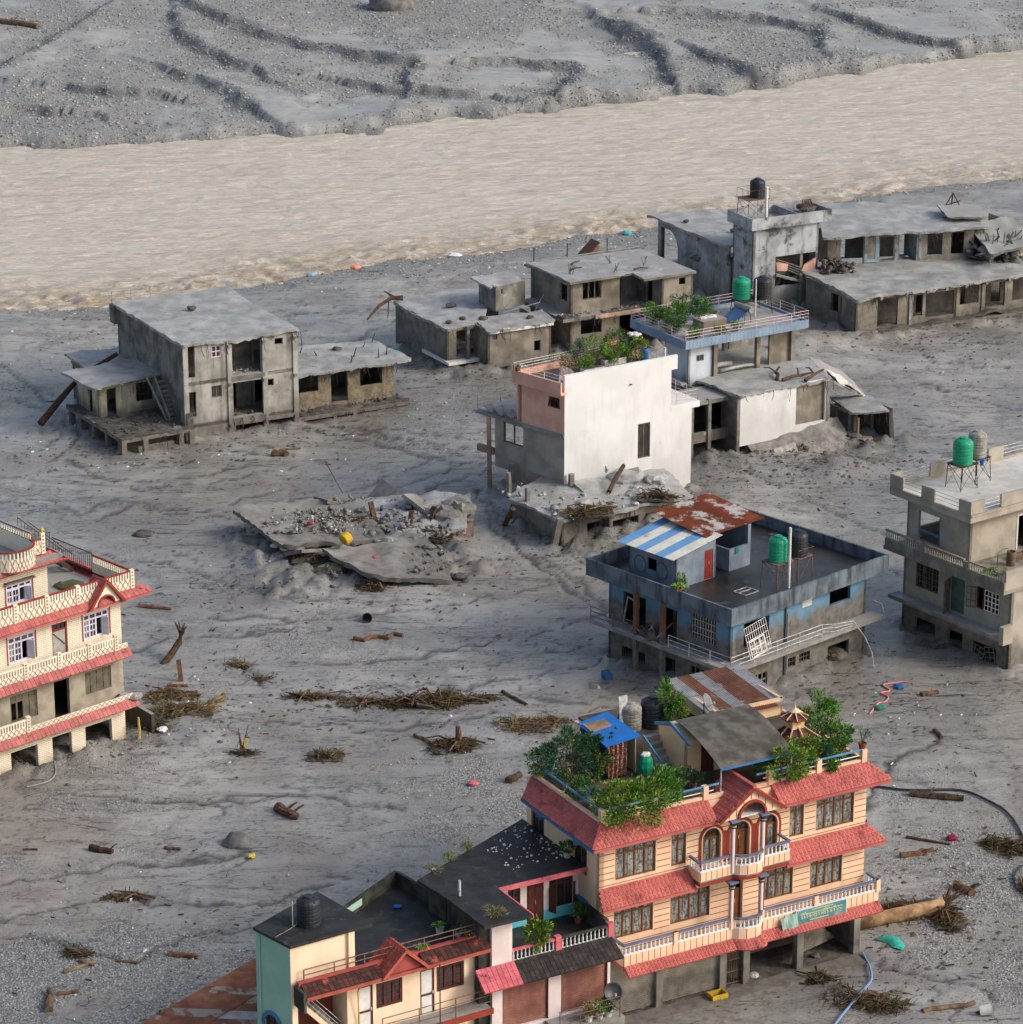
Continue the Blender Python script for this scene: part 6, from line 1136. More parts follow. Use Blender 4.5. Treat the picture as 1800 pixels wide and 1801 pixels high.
cl = thing('green_cloth', 'small green cloth hanging on the low wall of the rooftop shed', 'cloth', F_(6.1, 5.42, 6.7), R(FTH)); MB().hexa([(0, -.03, 0), (.3, -.03, .02), (.3, 0, .02), (0, 0, 0), (.02, -.03, .45), (.32, -.03, .45), (.32, 0, .45), (.02, 0, .45)]).build('cloth', mat('green_cloth', (30, 120, 96), bump=0), cl)
for i in range(2):
    hc = thing('coiled_hose', ['left coil of black hose hanging on the rooftop shed wall', 'right coil of black hose hanging on the rooftop shed wall'][i], 'hose', F_(.66, 6.6 + i * .0 + (1 - i) * 1.9, 6.6), R(FTH)); MB().tube([(-.03, .5 * math.cos(a * .35), .55 * math.sin(a * .35)) for a in range(19)], .02, 4, cap=False).build('hose', m_black, hc)
stand('thin steel stand under the green tank on the blue house roof', F_(6.0, 1.7, 5.64), R(FTH), 1.5, 1.4, 1.6, m_rust); stand('thin steel stand under the black tank on the blue house roof', F_(7.75, 1.55, 5.64), R(FTH), 1.4, 1.3, 1.6, m_rust, rail=.6)
tank('green water tank on the blue house roof', F_(6.0, 1.7, 7.3), .6, 1.65, m_green); tank('black water tank on the blue house roof', F_(7.7, 1.55, 7.3), .62, 1.65, m_black)
pv = thing('vent_pipe', 'white upright pipe beside the tanks on the blue house roof', 'pipe', F_(6.15, .85, 5.64), 0); MB().tube([(0, 0, 0), (0, 0, 4.0)], .09, 8).build('pipe', m_white, pv)
ff = thing('bed_frame', 'empty white steel bed frame lying on the black roof deck', 'bed frame', F_(3.7, 2.2, 5.66), R(FTH)); mb = MB(); [mb.beam(p, q, .04, .04) for p, q in (((-.6, -.5, .02), (.6, -.5, .02)), ((.6, -.5, .02), (.6, .5, .02)), ((.6, .5, .02), (-.6, .5, .02)), ((-.6, .5, .02), (-.6, -.5, .02)), ((-.6, .1, .02), (.6, .1, .02)))]; mb.build('frame', m_steel, ff)
agave('yellowing spiky plant hanging over the blue parapet', F_(-.6, 3.9, 6.2), .75, lf_yel, 22, m_pot, h=.7); plant('small green shrub behind the blue parapet beside the shed', F_(.2, 4.4, 5.65), .3, 1.3, lf_mid, 420, .15, m_pot, 71)
# ================================================================ concrete house with green tank at the right edge
GO, GTH = (31.38, 186.99), 37
m_gpl = mat('bare_plaster', (170, 163, 149), (150, 143, 130), sc=.8, streak=((126, 118, 104), .55, .75), mud=(1.0, 2.4, .9), bump=.2); m_gmoss = mat('bare_plaster_moss', (150, 144, 130), (112, 106, 96), sc=.8, streak=((52, 50, 46), .5, .66), bump=.3); m_whitefloor = mat('white_wash_deck', (206, 204, 196), (180, 178, 170), sc=.6, stain=((120, 116, 106), .7, .6, .75), rough=.6, bump=.1)
gh = house('concrete_house', 'bare concrete house with green tank on its pale roof at right edge', 'house', GO, GTH)
def G_(x, y, z): return tuple(Matrix.Rotation(R(GTH), 4, 'Z') @ Vector((x, y, 0)) + Vector((GO[0], GO[1], z)))
GL = [(6.5, 8.6, 3.2, 4.83), (4.1, 5.45, 2.5, 4.85), (1.0, 3.1, 3.35, 4.83), (6.6, 8.5, -.3, 1.1), (4.1, 5.44, -.3, 1.2), (1.1, 3.15, -.3, 1.1)]
hollow(gh, 0, 0, 14, 9.7, -.5, 5.5, m_gpl, .22, (), GL)
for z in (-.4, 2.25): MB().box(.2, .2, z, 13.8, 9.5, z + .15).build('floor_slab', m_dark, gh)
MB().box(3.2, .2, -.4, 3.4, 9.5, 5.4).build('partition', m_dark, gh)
MB().prism([(-.95, -.2), (0, -.2), (0, 10.1), (-.95, 10.1)], 2.15, 2.4).build('balcony_slab', m_conc, gh); MB().box(-.95, -.35, 2.0, -.1, .0, 3.2).build('balcony_end', m_gpl, gh); mudsheet('balcony_silt', gh, [(-.9, .1), (-.05, .1), (-.05, 10), (-.9, 10)], 2.36, th=.06, amp=.03, rag=.08, res=.4)
MB().box(-.95, -.2, 5.35, 14.1, 10.7, 5.6).build('terrace_slab', m_gmoss, gh)
MB().box(-.95, -.2, 5.6, -.8, 10.6, 6.15).build('terrace_parapet', m_gmoss, gh); MB().box(-.8, -.2, 5.6, 14, -.05, 6.9).build('terrace_parapet', m_gpl, gh); balustrade(gh, [(-.87, -.1), (-.87, 3.0)], 6.18, .45, m_gpl, m_gmoss, .2, .05, .18); balustrade(gh, [(-.87, 3.4), (-.87, 7.0)], 6.18, .45, m_gpl, m_gmoss, .2, .05, .18); balustrade(gh, [(-.87, 7.4), (-.87, 10.6)], 6.18, .45, m_gpl, m_gmoss, .2, .05, .18)
for y in (3.2, 7.2): MB().box(-.95, y - .2, 6.15, -.8, y + .2, 6.6).build('balustrade_pier', m_gmoss, gh)
hollow(gh, 1, 4.85, 13.5, 10.6, 5.6, 8.8, m_gpl, .2, [(4.3, 5.3, 5.6, 7.9)], [(2.7, 4.7, 5.9, 7.9)], back=[(.3, 3, 6.3, 8.0)]); wnb = MB(WT((1, 10.6), (0, -1))); [wnb.box(*q) for q in ((.9, .05, 5.9, 1.0, .2, 7.9), (2.9, .05, 5.9, 3.05, .2, 7.9), (.9, .06, 6.5, 3.05, .19, 6.62))]; wnb.build('window_frame', m_blue, gh); MB(WT((1, 4.85), (1, 0))).box(4.2, -.04, 5.6, 4.32, .1, 8.0).build('door_frame', m_white, gh); MB(WT((1, 4.85), (1, 0))).box(4.2, -.04, 7.9, 5.4, .1, 8.02).build('door_frame', m_white, gh)
MB().box(.0, 3.9, 8.75, 14, 11.3, 9.08).build('roof_slab', m_gpl, gh); MB().box(.15, 4.05, 9.08, 13.9, 11.15, 9.12).build('roof_deck', m_whitefloor, gh)
for p, q in (((0, 3.97), (14, 3.97)), ((.07, 3.9), (.07, 11.3)), ((0, 11.23), (14, 11.23))): MB().beam((*p, 9.2), (*q, 9.2), .14, .2).build('kerb', m_gpl, gh)
for (xa, ya, xb, yb) in ((0, 3.9, .16, 5.0), (.16, 3.9, 1.2, 4.06), (0, 7.2, .16, 8.4), (0, 10.1, .16, 11.3), (.16, 11.14, 1.0, 11.3), (2.7, 3.9, 5.2, 4.06), (3.5, 11.14, 4.9, 11.3), (8.8, 11.14, 10.2, 11.3)): MB().box(xa, ya, 9.25, xb, yb, 10.15).build('parapet_block', m_gpl, gh)
for pts in ([(.08, 5.0), (.08, 7.2)], [(.08, 8.4), (.08, 10.1)], [(1.2, 3.98), (2.7, 3.98)], [(1.0, 11.22), (3.5, 11.22)], [(4.9, 11.22), (8.8, 11.22)], [(10.2, 11.22), (13.8, 11.22)]): railing(gh, pts, 9.3, .75, m_steel, 3, 3, .022)
TGy = WT((0, 9.7), (0, -1)); gy_ = lambda o: (9.7 - o[1], 9.7 - o[0], o[2], o[3])
grille(gh, TGy, gy_(GL[0]), m_wreck, 7, 4, .02); win(gh, TGy, *gy_(GL[0]), 3, (0, 1), m_wreck, m_glass, dep=.12)
wn = win(gh, TGy, *gy_(GL[2]), 4, (0, 1), m_maroon, m_glass, dep=.1, pane=False); o = gy_(GL[2])
for i in range(2): grille(wn, TGy, (o[0] + .75 + i * .65, o[0] + 1.35 + i * .65, 3.4, 4.75), m_white, 2, 4, .03, .02, 'white_casement')
for s, nm in ((o[0] - .02, 'open_shutter'), ): grille(wn, TGy @ tr(s, -.02, 0) @ Matrix.Rotation(R(205), 4, 'Z'), (0, .6, 3.35, 4.7), m_wreck, 2, 3, .025, 0, nm)
dd = MB(TGy @ tr(4.25, 0, 0) @ Matrix.Rotation(R(-70), 4, 'Z')).box(0, 0, 2.45, .9, .05, 4.7).build('open_door', m_wreck, gh); MB(TGy).box(4.25, .14, 2.4, 5.6, .18, 4.85).build('door_recess', mat('dim_teal', (84, 104, 102), (70, 86, 86), bump=0), gh)  # doorway panel coloured like the dim interior behind it, shade painted in
for i, q in enumerate(((.1, .6), (1.3, .55))): grille(gh, TGy @ tr(9.7 - 3.15 + q[0], -.08, 0) @ Matrix.Rotation(R(14 * (-1) ** i), 4, 'Y'), (0, .8, .0, 1.0), m_wreck, 2, 3, .04, 0, 'wrecked_shutter')
stand('steel stand under the green tank on the right concrete house', G_(3.9, 8.7, 9.12), R(GTH), 1.5, 1.4, 1.6, m_iron); tank('glossy green water tank on the right concrete house', G_(3.9, 8.7, 10.75), .66, 1.8, m_green); stand('steel stand under the grey tank on the right concrete house', G_(5.7, 9.2, 9.12), R(GTH), 1.4, 1.3, 1.6, m_iron); tank('grey water tank on the right concrete house', G_(5.7, 9.2, 10.75), .62, 1.8, m_greyp)
bk = thing('blue_bucket', 'small blue bucket hanging by the tank stand', 'bucket', G_(5.4, 8.4, 10.4), 0); MB().lathe([(.12, 0), (.16, .35), (.14, .35), (.1, .05)], n=10).build('bucket', m_bsheet, bk)
dr = thing('rusty_drum', 'rusty drum on the terrace of the right concrete house', 'drum', G_(2.9, 3.0, 5.6), 0); MB().lathe([(.3, 0), (.3, .3), (.32, .33), (.3, .36), (.3, .62), (.32, .65), (.3, .68), (.3, .95), (.27, .95), (.27, .8)], n=16).build('drum', mat('drum_brown', (122, 100, 82), (96, 78, 66), bump=0), dr)
tb = thing('washing_frame', 'bent pipe frame on the terrace beside the rusty drum', 'frame', G_(1.9, 3.2, 5.6), R(GTH)); MB().tube([(0, 0, 0), (0, 0, 1.0), (.5, 0, 1.15), (.9, 0, 1.1)], .03, 6).build('pipe', m_rust, tb)
pk = thing('plank_pile', 'small pile of brown planks on the concrete house terrace', 'plank pile', G_(4.2, 3.3, 5.6), R(GTH)); [MB().beam((-.7, i * .18, .1 + i * .05), (.9, i * .15, .15 + i * .06), .12, .06).build('plank', m_wood, pk) for i in range(4)]; MB().beam((.6, .5, 0), (.7, .2, 1.2), .3, .05).build('plank', m_maroon, pk)
plant('trailing green creeper on the corner balustrade of the concrete house', G_(-.8, .6, 6.4), .3, .5, lf_mid, 420, .12, None, 81, ry=1.0)
rb = thing('reinforcing_bars', 'bare reinforcing bars rising from the mud behind the blue house', 'steel bars', (29.4, 199.5, 0), 0)
for i in range(5): MB().tube([(i * .22 - .4, (i % 2) * .4, 0), (i * .22 - .45, (i % 2) * .4, 1.6 + (i * 37 % 5) * .35)], .022, 5).build('bar', m_iron, rb)
# ================================================================ white house with pink side and rooftop garden (centre)
HO, HTH = (3.78, 216.85), 33
m_hwhite = mat('white_plaster', (222, 223, 223), (214, 215, 214), sc=.5, streak=((186, 180, 168), .5, .75, .35), mud=(1.6, 6.0, .28), stain=((206, 204, 198), .7, .58, .78), bump=.1); m_hpink = mat('salmon_plaster', (224, 176, 156), (210, 158, 138), sc=.9, streak=((150, 112, 98), .58, .78), mud=(2.0, 6.6, .8), bump=.15); m_hgrey = mat('mud_grey_wall', (160, 153, 143), (138, 131, 121), sc=.8, rough=.95, bump=.3)
hh = house('white_house', 'three-storey white-walled house with salmon pink side and rooftop garden', 'house', HO, HTH)
def H_(x, y, z): return tuple(Matrix.Rotation(R(HTH), 4, 'Z') @ Vector((x, y, 0)) + Vector((HO[0], HO[1], z)))
sk = lambda s, o=0: (-.208 * s - .978 * o, .978 * s - .208 * o)     # along the splayed left side
MB(WT((0, 0), (1, 0))).wall(9.35, 0, 10.55, .22, [(6.43, 7.53, 3.2, 5.85)]).build('white_wall', m_hwhite, hh); MB(WT((9.35, 0), (1, 0))).wall(1.9, 0, 6.75, .22).build('white_wall', m_hwhite, hh); MB(WT((9.35, 0), (1, 0))).wall(.55, 9.5, 10.55, .22).build('white_wall', m_hwhite, hh); MB().box(9.35, -.02, 6.3, 11.95, 4.5, 6.76).build('terrace_slab', m_hwhite, hh)
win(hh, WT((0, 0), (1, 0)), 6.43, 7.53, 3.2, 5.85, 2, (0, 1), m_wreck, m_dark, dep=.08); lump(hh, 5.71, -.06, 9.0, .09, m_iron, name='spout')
MB().box(9.15, .22, 6.8, 9.35, 5, 9.6).build('inner_wall', m_hpink, hh); MB(WT((11.25, .22), (0, 1))).wall(4.5, 0, 6.3, .2, [(1, 3, 2, 4)]).build('right_wall', m_ruin, hh); railing(hh, [(9.9, .1), (11.85, .1), (11.85, 4.3)], 6.76, .85, m_steel, 3, 1.4, .022)
TLh = WT(sk(8.9), (.208, -.978)); hs = lambda a, b, c, d: (8.9 - b, 8.9 - a, c, d)
MB(TLh).wall(8.9, 0, 5.9, .22, [hs(4.15, 6.2, 4.25, 5.8), hs(7.05, 8.9, 0, 5.9), hs(5.4, 7.05, .5, 2.2)]).build('lower_side_wall', m_hgrey, hh); MB(TLh @ tr(4.8, 0, 0)).wall(4.1, 6.15, 9.15, .22, [(2.5, 3.6, 7.95, 8.75)]).build('pink_side_wall', m_hpink, hh)
MB(TLh).box(4.9, -.03, .5, 8.8, .01, 2.6).build('pink_skirt', m_hpink, hh)
MB().prism([sk(.3, .15), sk(8.95, .15), (sk(8.95)[0] + 5, sk(8.95)[1] + 1), (5, .5), (.3, .3)], 5.9, 6.15).build('floor_slab', m_conc, hh); MB().prism([sk(-.1, .45), sk(4.9, .45), sk(4.9, -.3), (.22, .0)], 9.15, 9.3).build('parapet_ledge', m_hpink, hh)
MB(TLh @ tr(4.0, -.45, 0)).wall(4.95, 9.3, 10.1, .15).build('parapet', m_hpink, hh); MB().prism([(.1, .1), (9.3, .1), (9.8, 5.4), sk(4.8)], 9.4, 9.55).build('roof_deck', mat('garden_deck', (120, 112, 100), (96, 90, 80), sc=.8, bump=.3), hh)
quadwall(hh, (9.8, 5.4), sk(4.8), 6.1, 10.0, m_hpink, .15, (), 'back_wall'); quadwall(hh, sk(4.1), (sk(4.1)[0] + 4, sk(4.1)[1] + 1.2), 6.15, 9.3, m_hpink, .2, (), 'inner_wall')
railing(hh, [sk(4.8, .35), (9.6, 5.35)], 10.0, .6, m_white, 3, 1.8, .022, mp=m_redtrim); railing(hh, [sk(.1, .4), sk(4.7, .4)], 10.1, .5, m_white, 2, 1.6, .022); railing(hh, [(9.75, 5.3), (9.4, .3)], 9.6, .9, m_white, 3, 1.6, .022)
aw = MB(TLh); c0 = 4.8 + 3.05; A = [math.pi * q / 8 for q in range(9)]
for a, b in zip(A, A[1:]): aw.beam((c0 - .55 * math.cos(a), .0, 7.97 + .72 * math.sin(a)), (c0 - .55 * math.cos(b), .0, 7.97 + .72 * math.sin(b)), .06, .09)
for q in (2, 4, 6): aw.beam((c0, .05, 7.97), (c0 - .52 * math.cos(A[q]), .05, 7.97 + .7 * math.sin(A[q])), .04, .04)
aw.build('arched_window', m_maroon, hh); win(hh, TLh, *hs(4.15, 6.2, 4.25, 5.8), 2, (0, 1), m_wreck, m_dark, dep=.1, pane=False)
MB().tube([(*sk(7.5, .1), 0), (*sk(7.6, .1), 5.9)], .2, 4).build('pillar', m_hpink, hh); MB(TLh).box(.0, -.05, 3.0, 1.7, .25, 3.5).build('beam_stub', m_hpink, hh); MB(TLh).box(7.0, -.06, 2.3, 8.9, .1, 2.6).build('beam_stub', m_hgrey, hh)
mudsheet('terrace_silt', hh, [sk(8.8), sk(4.3), (sk(4.3)[0] + 3.5, sk(4.3)[1] + 1), (sk(8.8)[0] + 4.6, sk(8.8)[1] + 1)], 6.15, th=.1, amp=.06); railing(hh, [sk(8.8, .05), (sk(8.8)[0] + 4.5, sk(8.8)[1] + .9)], 6.2, .9, m_greyp, 3, 2, .02)
for i in range(3): MB(tr(*sk(7.6 - i * 1.0, .0), 6.3)).hexa([(-.3, -.6, 0), (.5, -.5, 0), (.6, .5, .3), (-.2, .5, .3), (-.3, -.6, .08), (.5, -.5, .08), (.6, .5, .4), (-.2, .5, .4)]).build('broken_sheet', m_greyp, hh)
for i in range(4): MB().lathe([(.3, 0), (.27, .6), (.24, 1.7 - i * .3)], (*(((.35, -.45)), (sk(4.8, .5)), (1.2, -.3), (11, -.4))[i], 1.6), 5).build('stub_post', m_ruin, hh) if i < 2 else None
tbk = thing('small_black_tank', 'small black tank heaped with white bags in the centre roof garden', 'water tank', H_(9.3, 4.7, 10.0), 0, None); MB().lathe([(.5, 0), (.5, .25), (.47, .3), (.5, .35), (.5, .6), (.47, .65), (.5, .7), (.5, .95), (.42, 1.0)], n=16).build('body', m_black, tbk); [lump(tbk, .3 * math.cos(i * 1.3), .3 * math.sin(i * 1.3), 1.08, .22, m_white, name='bag') for i in range(5)]
bst = thing('tank_plinth', 'block plinth under the small black tank', 'plinth', H_(9.3, 4.7, 9.5), R(HTH)); MB().box(-.5, -.5, 0, .5, .5, .5).build('plinth', m_ruin2, bst)
bd = thing('blue_barrel', 'blue plastic barrel beside the white railing of the roof garden', 'barrel', H_(9.0, 2.9, 9.55), 0); MB().lathe([(.26, 0), (.29, .15), (.29, .4), (.27, .45), (.29, .5), (.29, .8), (.24, .92), (.1, .93)], n=14).build('barrel', m_bsheet, bd)
wp = thing('white_pipe', 'short white upright pipe on the corner of the white house roof', 'pipe', H_(9.6, 1.2, 9.55), 0); MB().tube([(0, 0, 0), (0, 0, 1.3)], .09, 8).build('pipe', m_white, wp)
fd_ = thing('draped_cloth', 'dusty pink cloth draped over furniture on the white house roof', 'cloth', H_(1.6, 2.6, 9.55), R(HTH)); mb = MB(); n = 8
hf = lambda i, j: (-.8 + i * .2, -.6 + j * .15, .75 * (1 - max(abs(i - 4) / 4, abs(j - 4) / 4) ** 2.5) + .08 * math.sin(i * 2 + j)); [mb.face([hf(i, j), hf(i + 1, j), hf(i + 1, j + 1), hf(i, j + 1)]) for i in range(n) for j in range(n)]; mb.build('cloth', mat('dusty_cloth', (150, 134, 130), (124, 110, 106), bump=.2), fd_)
for i, (x, y, L) in enumerate(((3.9, 2.2, 1.8), (6.6, 3.4, 1.9))): tpl = thing('white_planter', ['long white planter nearest the draped cloth', 'long white planter under the marigold bush'][i], 'planter', H_(x, y, 9.55), R(HTH)); MB().box(-L / 2, -.25, 0, L / 2, .25, .45).build('trough', m_potw, tpl); MB().box(-L / 2 + .06, -.2, .4, L / 2 - .06, .2, .47).build('soil', m_dirt, tpl)
for i, (x, y, r, h, m, n, fl) in enumerate(((3.7, 2.8, .7, 1.2, lf_mid, 700, 0), (4.0, 4.5, .7, 2.0, lf_blue, 600, 0), (5.3, 4.3, .7, 2.3, lf_mid, 700, 30), (6.6, 3.4, 1.0, 1.6, lf_mid, 1400, 80), (7.6, 4.6, .9, 2.3, lf_dark, 1400, 60), (8.4, 3.0, .8, 1.7, lf_yel, 1100, 90), (2.6, 3.9, .5, 1.2, lf_dry, 300, 0))):
    plant(['low green bed beside the first white planter', 'wispy tall plants at the back of the white house roof', 'airy green plants right of the wispy ones', 'marigold bush over the second white planter', 'tallest dark flowering bush on the white house roof', 'yellow-flowered bush beside the blue barrel', 'dried thin plants at the back left of the roof garden'][i], H_(x, y, 9.55), r, h, m, n, .17, None, 90 + i, flowers=fl, clumps=18)
agave('potted aloe on the pink parapet corner', tuple(Vector(H_(*sk(4.4, .3), 10.05))), .5, lf_dark, 16, m_pot, h=.5)
# ================================================================ blue-edged pavilion house with solar heater and tanks
IO, ITH = (13.23, 233.19), 32
m_iedge = mat('blue_grey_fascia', (136, 156, 176), (118, 138, 160), sc=1, stain=((90, 100, 112), 1.4, .62, .75), bump=.1); m_iwall = mat('pale_blue_wall', (196, 204, 212), (176, 186, 196), sc=.8, mud=(4.2, 5.8, .95), bump=.15)
ih = house('pavilion_house', 'open house with blue-edged roof carrying plants, tanks and solar heater', 'house', IO, ITH)
def I_(x, y, z): return tuple(Matrix.Rotation(R(ITH), 4, 'Z') @ Vector((x, y, 0)) + Vector((IO[0], IO[1], z)))
MB().box(.05, .05, 7.8, 11.65, 7.4, 8.2).build('roof_slab', m_conc, ih)
for i in range(34): MB().box(i * .344, -.06, 7.78, i * .344 + .33, .05, 8.45).build('fascia_panel', m_iedge, ih)
for i in range(22): MB().box(-.06, .05 + i * .335, 7.78, .05, .37 + i * .335, 8.45).build('fascia_panel', m_iedge, ih)
MB().box(11.6, 0, 7.78, 11.72, 7.4, 8.4).build('fascia', m_iedge, ih); MB().box(0, 7.35, 7.8, 11.7, 7.45, 8.4).build('fascia', m_iedge, ih); MB().box(.06, .06, 8.2, 11.6, 7.35, 8.23).build('roof_deck', m_silt, ih)
m_pkrail = mat('pinkish_rail', (214, 190, 192), (194, 168, 172), bump=0); railing(ih, [(.0, 7.3), (0, .0), (11.65, .0), (11.65, 7.3), (0, 7.35)], 8.45, .72, m_pkrail, 3, 1.7, .026)
hollow(ih, .9, .8, 3.1, 4.0, 3.2, 7.8, m_iwall, .18, [(.72, 1.42, 6.37, 6.87)]); win(ih, WT((.9, .8), (1, 0)), .72, 1.42, 6.37, 6.87, 2, (0, 1), m_wreck, m_glass, dep=.06)
for x, y in ((3.35, .8), (7.86, 1.4), (11.2, 1.4), (5.5, 6.5), (8.5, 6.6)): MB().box(x - .17, y - .17, 4.6, x + .17, y + .17, 7.8).build('column', m_ruin2, ih)
MB().box(9.1, 1.5, 4.7, 11.0, 1.7, 7.8).build('wall', m_ruin2, ih); MB().box(3.1, 6.6, 4.7, 5.2, 6.8, 7.8).build('wall', m_ruin, ih); MB().box(9, 6.7, 4.6, 11.4, 6.9, 7.0).build('wall', m_ruin, ih)
MB().box(.3, .9, 4.6, 11.6, 7.2, 4.8).build('floor_slab', m_silt, ih)
for i, (x, y) in enumerate(((4.6, 2.6), (6.0, 1.4))): lgi = thing('buried_log', ['grey mud-coated log lying under the blue-edged roof', 'thin muddy log lying at the edge of the pavilion floor'][i], 'log', I_(x, y, 5.05), R(ITH)); MB().tube([(-1.7, 0, 0), (-.5, .1, .05), (.6, 0, .1), (1.7, .1, 0)], .26 - i * .1, 9, .2 - i * .08, jit=.15).build('log', m_silt, lgi, smooth=True)
stand('steel stand under the pair of tanks on the pavilion roof', I_(9.5, 4.55, 8.23), R(ITH), 2.9, 1.7, 1.15, m_iron); tank('green water tank on the blue-edged pavilion roof', I_(8.75, 4.9, 9.45), .72, 1.75, m_green); tank('black water tank beside the green one on the pavilion roof', I_(10.3, 4.2, 9.45), .72, 1.75, m_black)
pi_ = thing('white_post', 'thin white post before the tanks of the pavilion roof', 'post', I_(9.2, 3.6, 8.23), 0); MB().tube([(0, 0, 0), (0, 0, 3)], .05, 7).build('post', m_white, pi_)
sol = thing('solar_heater', 'solar water heater with blue tubes on the pavilion roof', 'solar heater', I_(7.0, 3.0, 8.23), R(ITH)); [MB().beam((-.9, -.8 + i * .16, .12), (.75, -.8 + i * .16 + .35, .95), .09, .05).build('glass_tube', mat('tube_blue', (52, 92, 140), (66, 104, 148), rough=.2, spec=.6, bump=0) if i == 0 else bpy.data.materials['tube_blue'], sol) for i in range(11)]; MB().tube([(.85, -.75, 1.0), (.85, 1.3, 1.0)], .24, 14).build('cylinder', m_greyp, sol); [MB().tube([(x, y, 0), (x * .9, y, .9)], .025, 5).build('leg', m_iron, sol) for x in (.9, .3) for y in (-.6, 1.0)]
cyl = thing('metal_cylinder', 'spare grey cylinder lying on the pavilion roof', 'cylinder', I_(6.9, 6.2, 8.4), R(ITH)); MB().tube([(0, -.9, .0), (0, .9, 0)], .22, 12).build('cylinder', m_greyp, cyl)
bxp = thing('planter_box', 'low muddy planter with white bags on the pavilion roof', 'planter', I_(4.4, 3.0, 8.23), R(ITH)); MB().box(-1.1, -.7, 0, 1.1, .7, .7).build('box', m_ruin2, bxp); [lump(bxp, -.6 + i * .5, .2, .75, .3, m_potw, name='bag', sq=.4) for i in range(3)]
for i, (x, y, r, h, m, n) in enumerate(((1.0, 5.9, .9, 1.6, lf_mid, 900), (2.2, 4.6, 1.1, 2.1, lf_mid, 1400), (3.6, 5.2, 1.2, 2.4, lf_blue, 1300), (5.0, 5.3, .9, 1.9, lf_mid, 900), (.9, 2.9, .9, 1.5, lf_dark, 1000), (1.6, .9, .6, 1.0, lf_mid, 500), (3.6, .5, .5, .9, lf_yel, 400), (5.5, 1.0, .4, .7, lf_mid, 300))):
    plant(['leafy bush at the far back left of the pavilion roof', 'big bright bush in the left half of the pavilion roof', 'tall feathery bush at the back of the pavilion roof', 'bush right of the feathery one on the pavilion roof', 'dark bush at the left front edge of the pavilion roof', 'small bush at the front left railing of the pavilion', 'yellow-green creeper through the pavilion front railing', 'tiny plant behind the pavilion front railing'][i], I_(x, y, 8.23), r, h, m, n, .2, None, 110 + i, clumps=18)
# ================================================================ wrecked white-walled house below the pavilion
JO, JTH = (17.32, 230.45), 33
jh = house('wrecked_white_house', 'wrecked house with bright white end wall and mud-covered sagging roof', 'house', JO, JTH)
MB(WT((0, 0), (1, 0))).wall(8.5, .9, 4.95, .2, [(5.35, 8.2, 1.65, 4.75)]).build('white_wall', m_hwhite, jh)
mb = MB(); pts = [(0, .9), (.9, 1.15), (1.7, 1.0), (2.6, 1.4), (4.0, 1.55), (5.35, 1.6)]
MB().box(5.35, .25, 1.5, 8.2, .4, 4.8).build('recess_wall', m_ruin2, jh); MB().box(8.3, -.05, 1.2, 8.55, .3, 5.0).build('post', m_ruin, jh); MB(WT((0, 0), (1, 0))).wall(3.2, -.4, .9, .35, [(0, .8, -.4, .9)]).build('base_wall', m_ruin, jh)
MB().box(-.0, .2, 1.3, .15, 5.5, 1.6).build('beam', m_ruin, jh); MB().box(-3.8, 4.6, 0, 8.4, 4.8, 4.6).build('back_wall', m_dark, jh); MB().box(-3.9, 1.4, 0, -3.7, 4.6, 4.6).build('side_wall', m_ruin, jh); MB().box(-3.4, 1.6, 1.4, 8.3, 4.6, 1.6).build('floor_slab', m_dark, jh); MB().box(-3.6, 1.3, 4.3, 0, 4.6, 4.6).build('ceiling_slab', m_ruin, jh); MB().box(-3.5, 1.4, 1.3, 0, 1.6, 2.1).build('balcony_edge', m_ruin, jh); MB().box(8.2, .3, .8, 8.4, 5.5, 4.9).build('side_wall', m_ruin, jh); MB(WT((0, 4.6), (0, -1))).wall(4.4, -.4, 4.9, .15, [(.8, 2.2, 1.7, 4.3)]).build('inner_wall', m_ruin, jh)  # left wall, ceiling added to darken the recess; shade painted into back wall, floor
for x, y in ((-.15, .1), (-1.9, 1.4), (-3.4, 1.6)): MB().box(x - .14, y - .14, 0, x + .14, y + .14, 4.9 if x > -1 else 4.7).build('column', m_ruin, jh)
mudsheet('roof_silt', jh, [(-.15, -.15), (8.6, -.15), (10.6, 5.0), (-.3, 5.2)], 4.9, th=.16, amp=.1, droop=.3); mudsheet('fallen_roof_slab', jh, [(8.5, -.1), (13.6, 1.2), (13.4, 4.6), (10.5, 5.0)], (4.8, 2.0, 3.6, 4.9), m_ruin, th=.18, amp=.15, rag=.4)
mudsheet('crumpled_sheet', jh, [(9.6, .2), (12.9, .9), (13.2, 2.8), (10.6, 3.2)], (4.6, 2.5, 2.9, 4.75), m_potw, th=.08, amp=.22, rag=.4, res=.25); mudsheet('mud_bank', jh, [(.8, -2.4), (9.8, -2.6), (9.6, .2), (.8, .1)], (-.3, -.2, 1.55, .9), m_bank, th=.15, amp=.25, rag=.5, res=.35); MB().hexa([(2.0, -2.0, -.1), (4.2, -1.95, .2), (4.2, -1.8, .2), (2.0, -1.85, -.1), (2.05, -1.6, .75), (4.15, -1.55, .95), (4.15, -1.4, .95), (2.05, -1.45, .75)]).build('tiled_patch', m_greyp, jh)
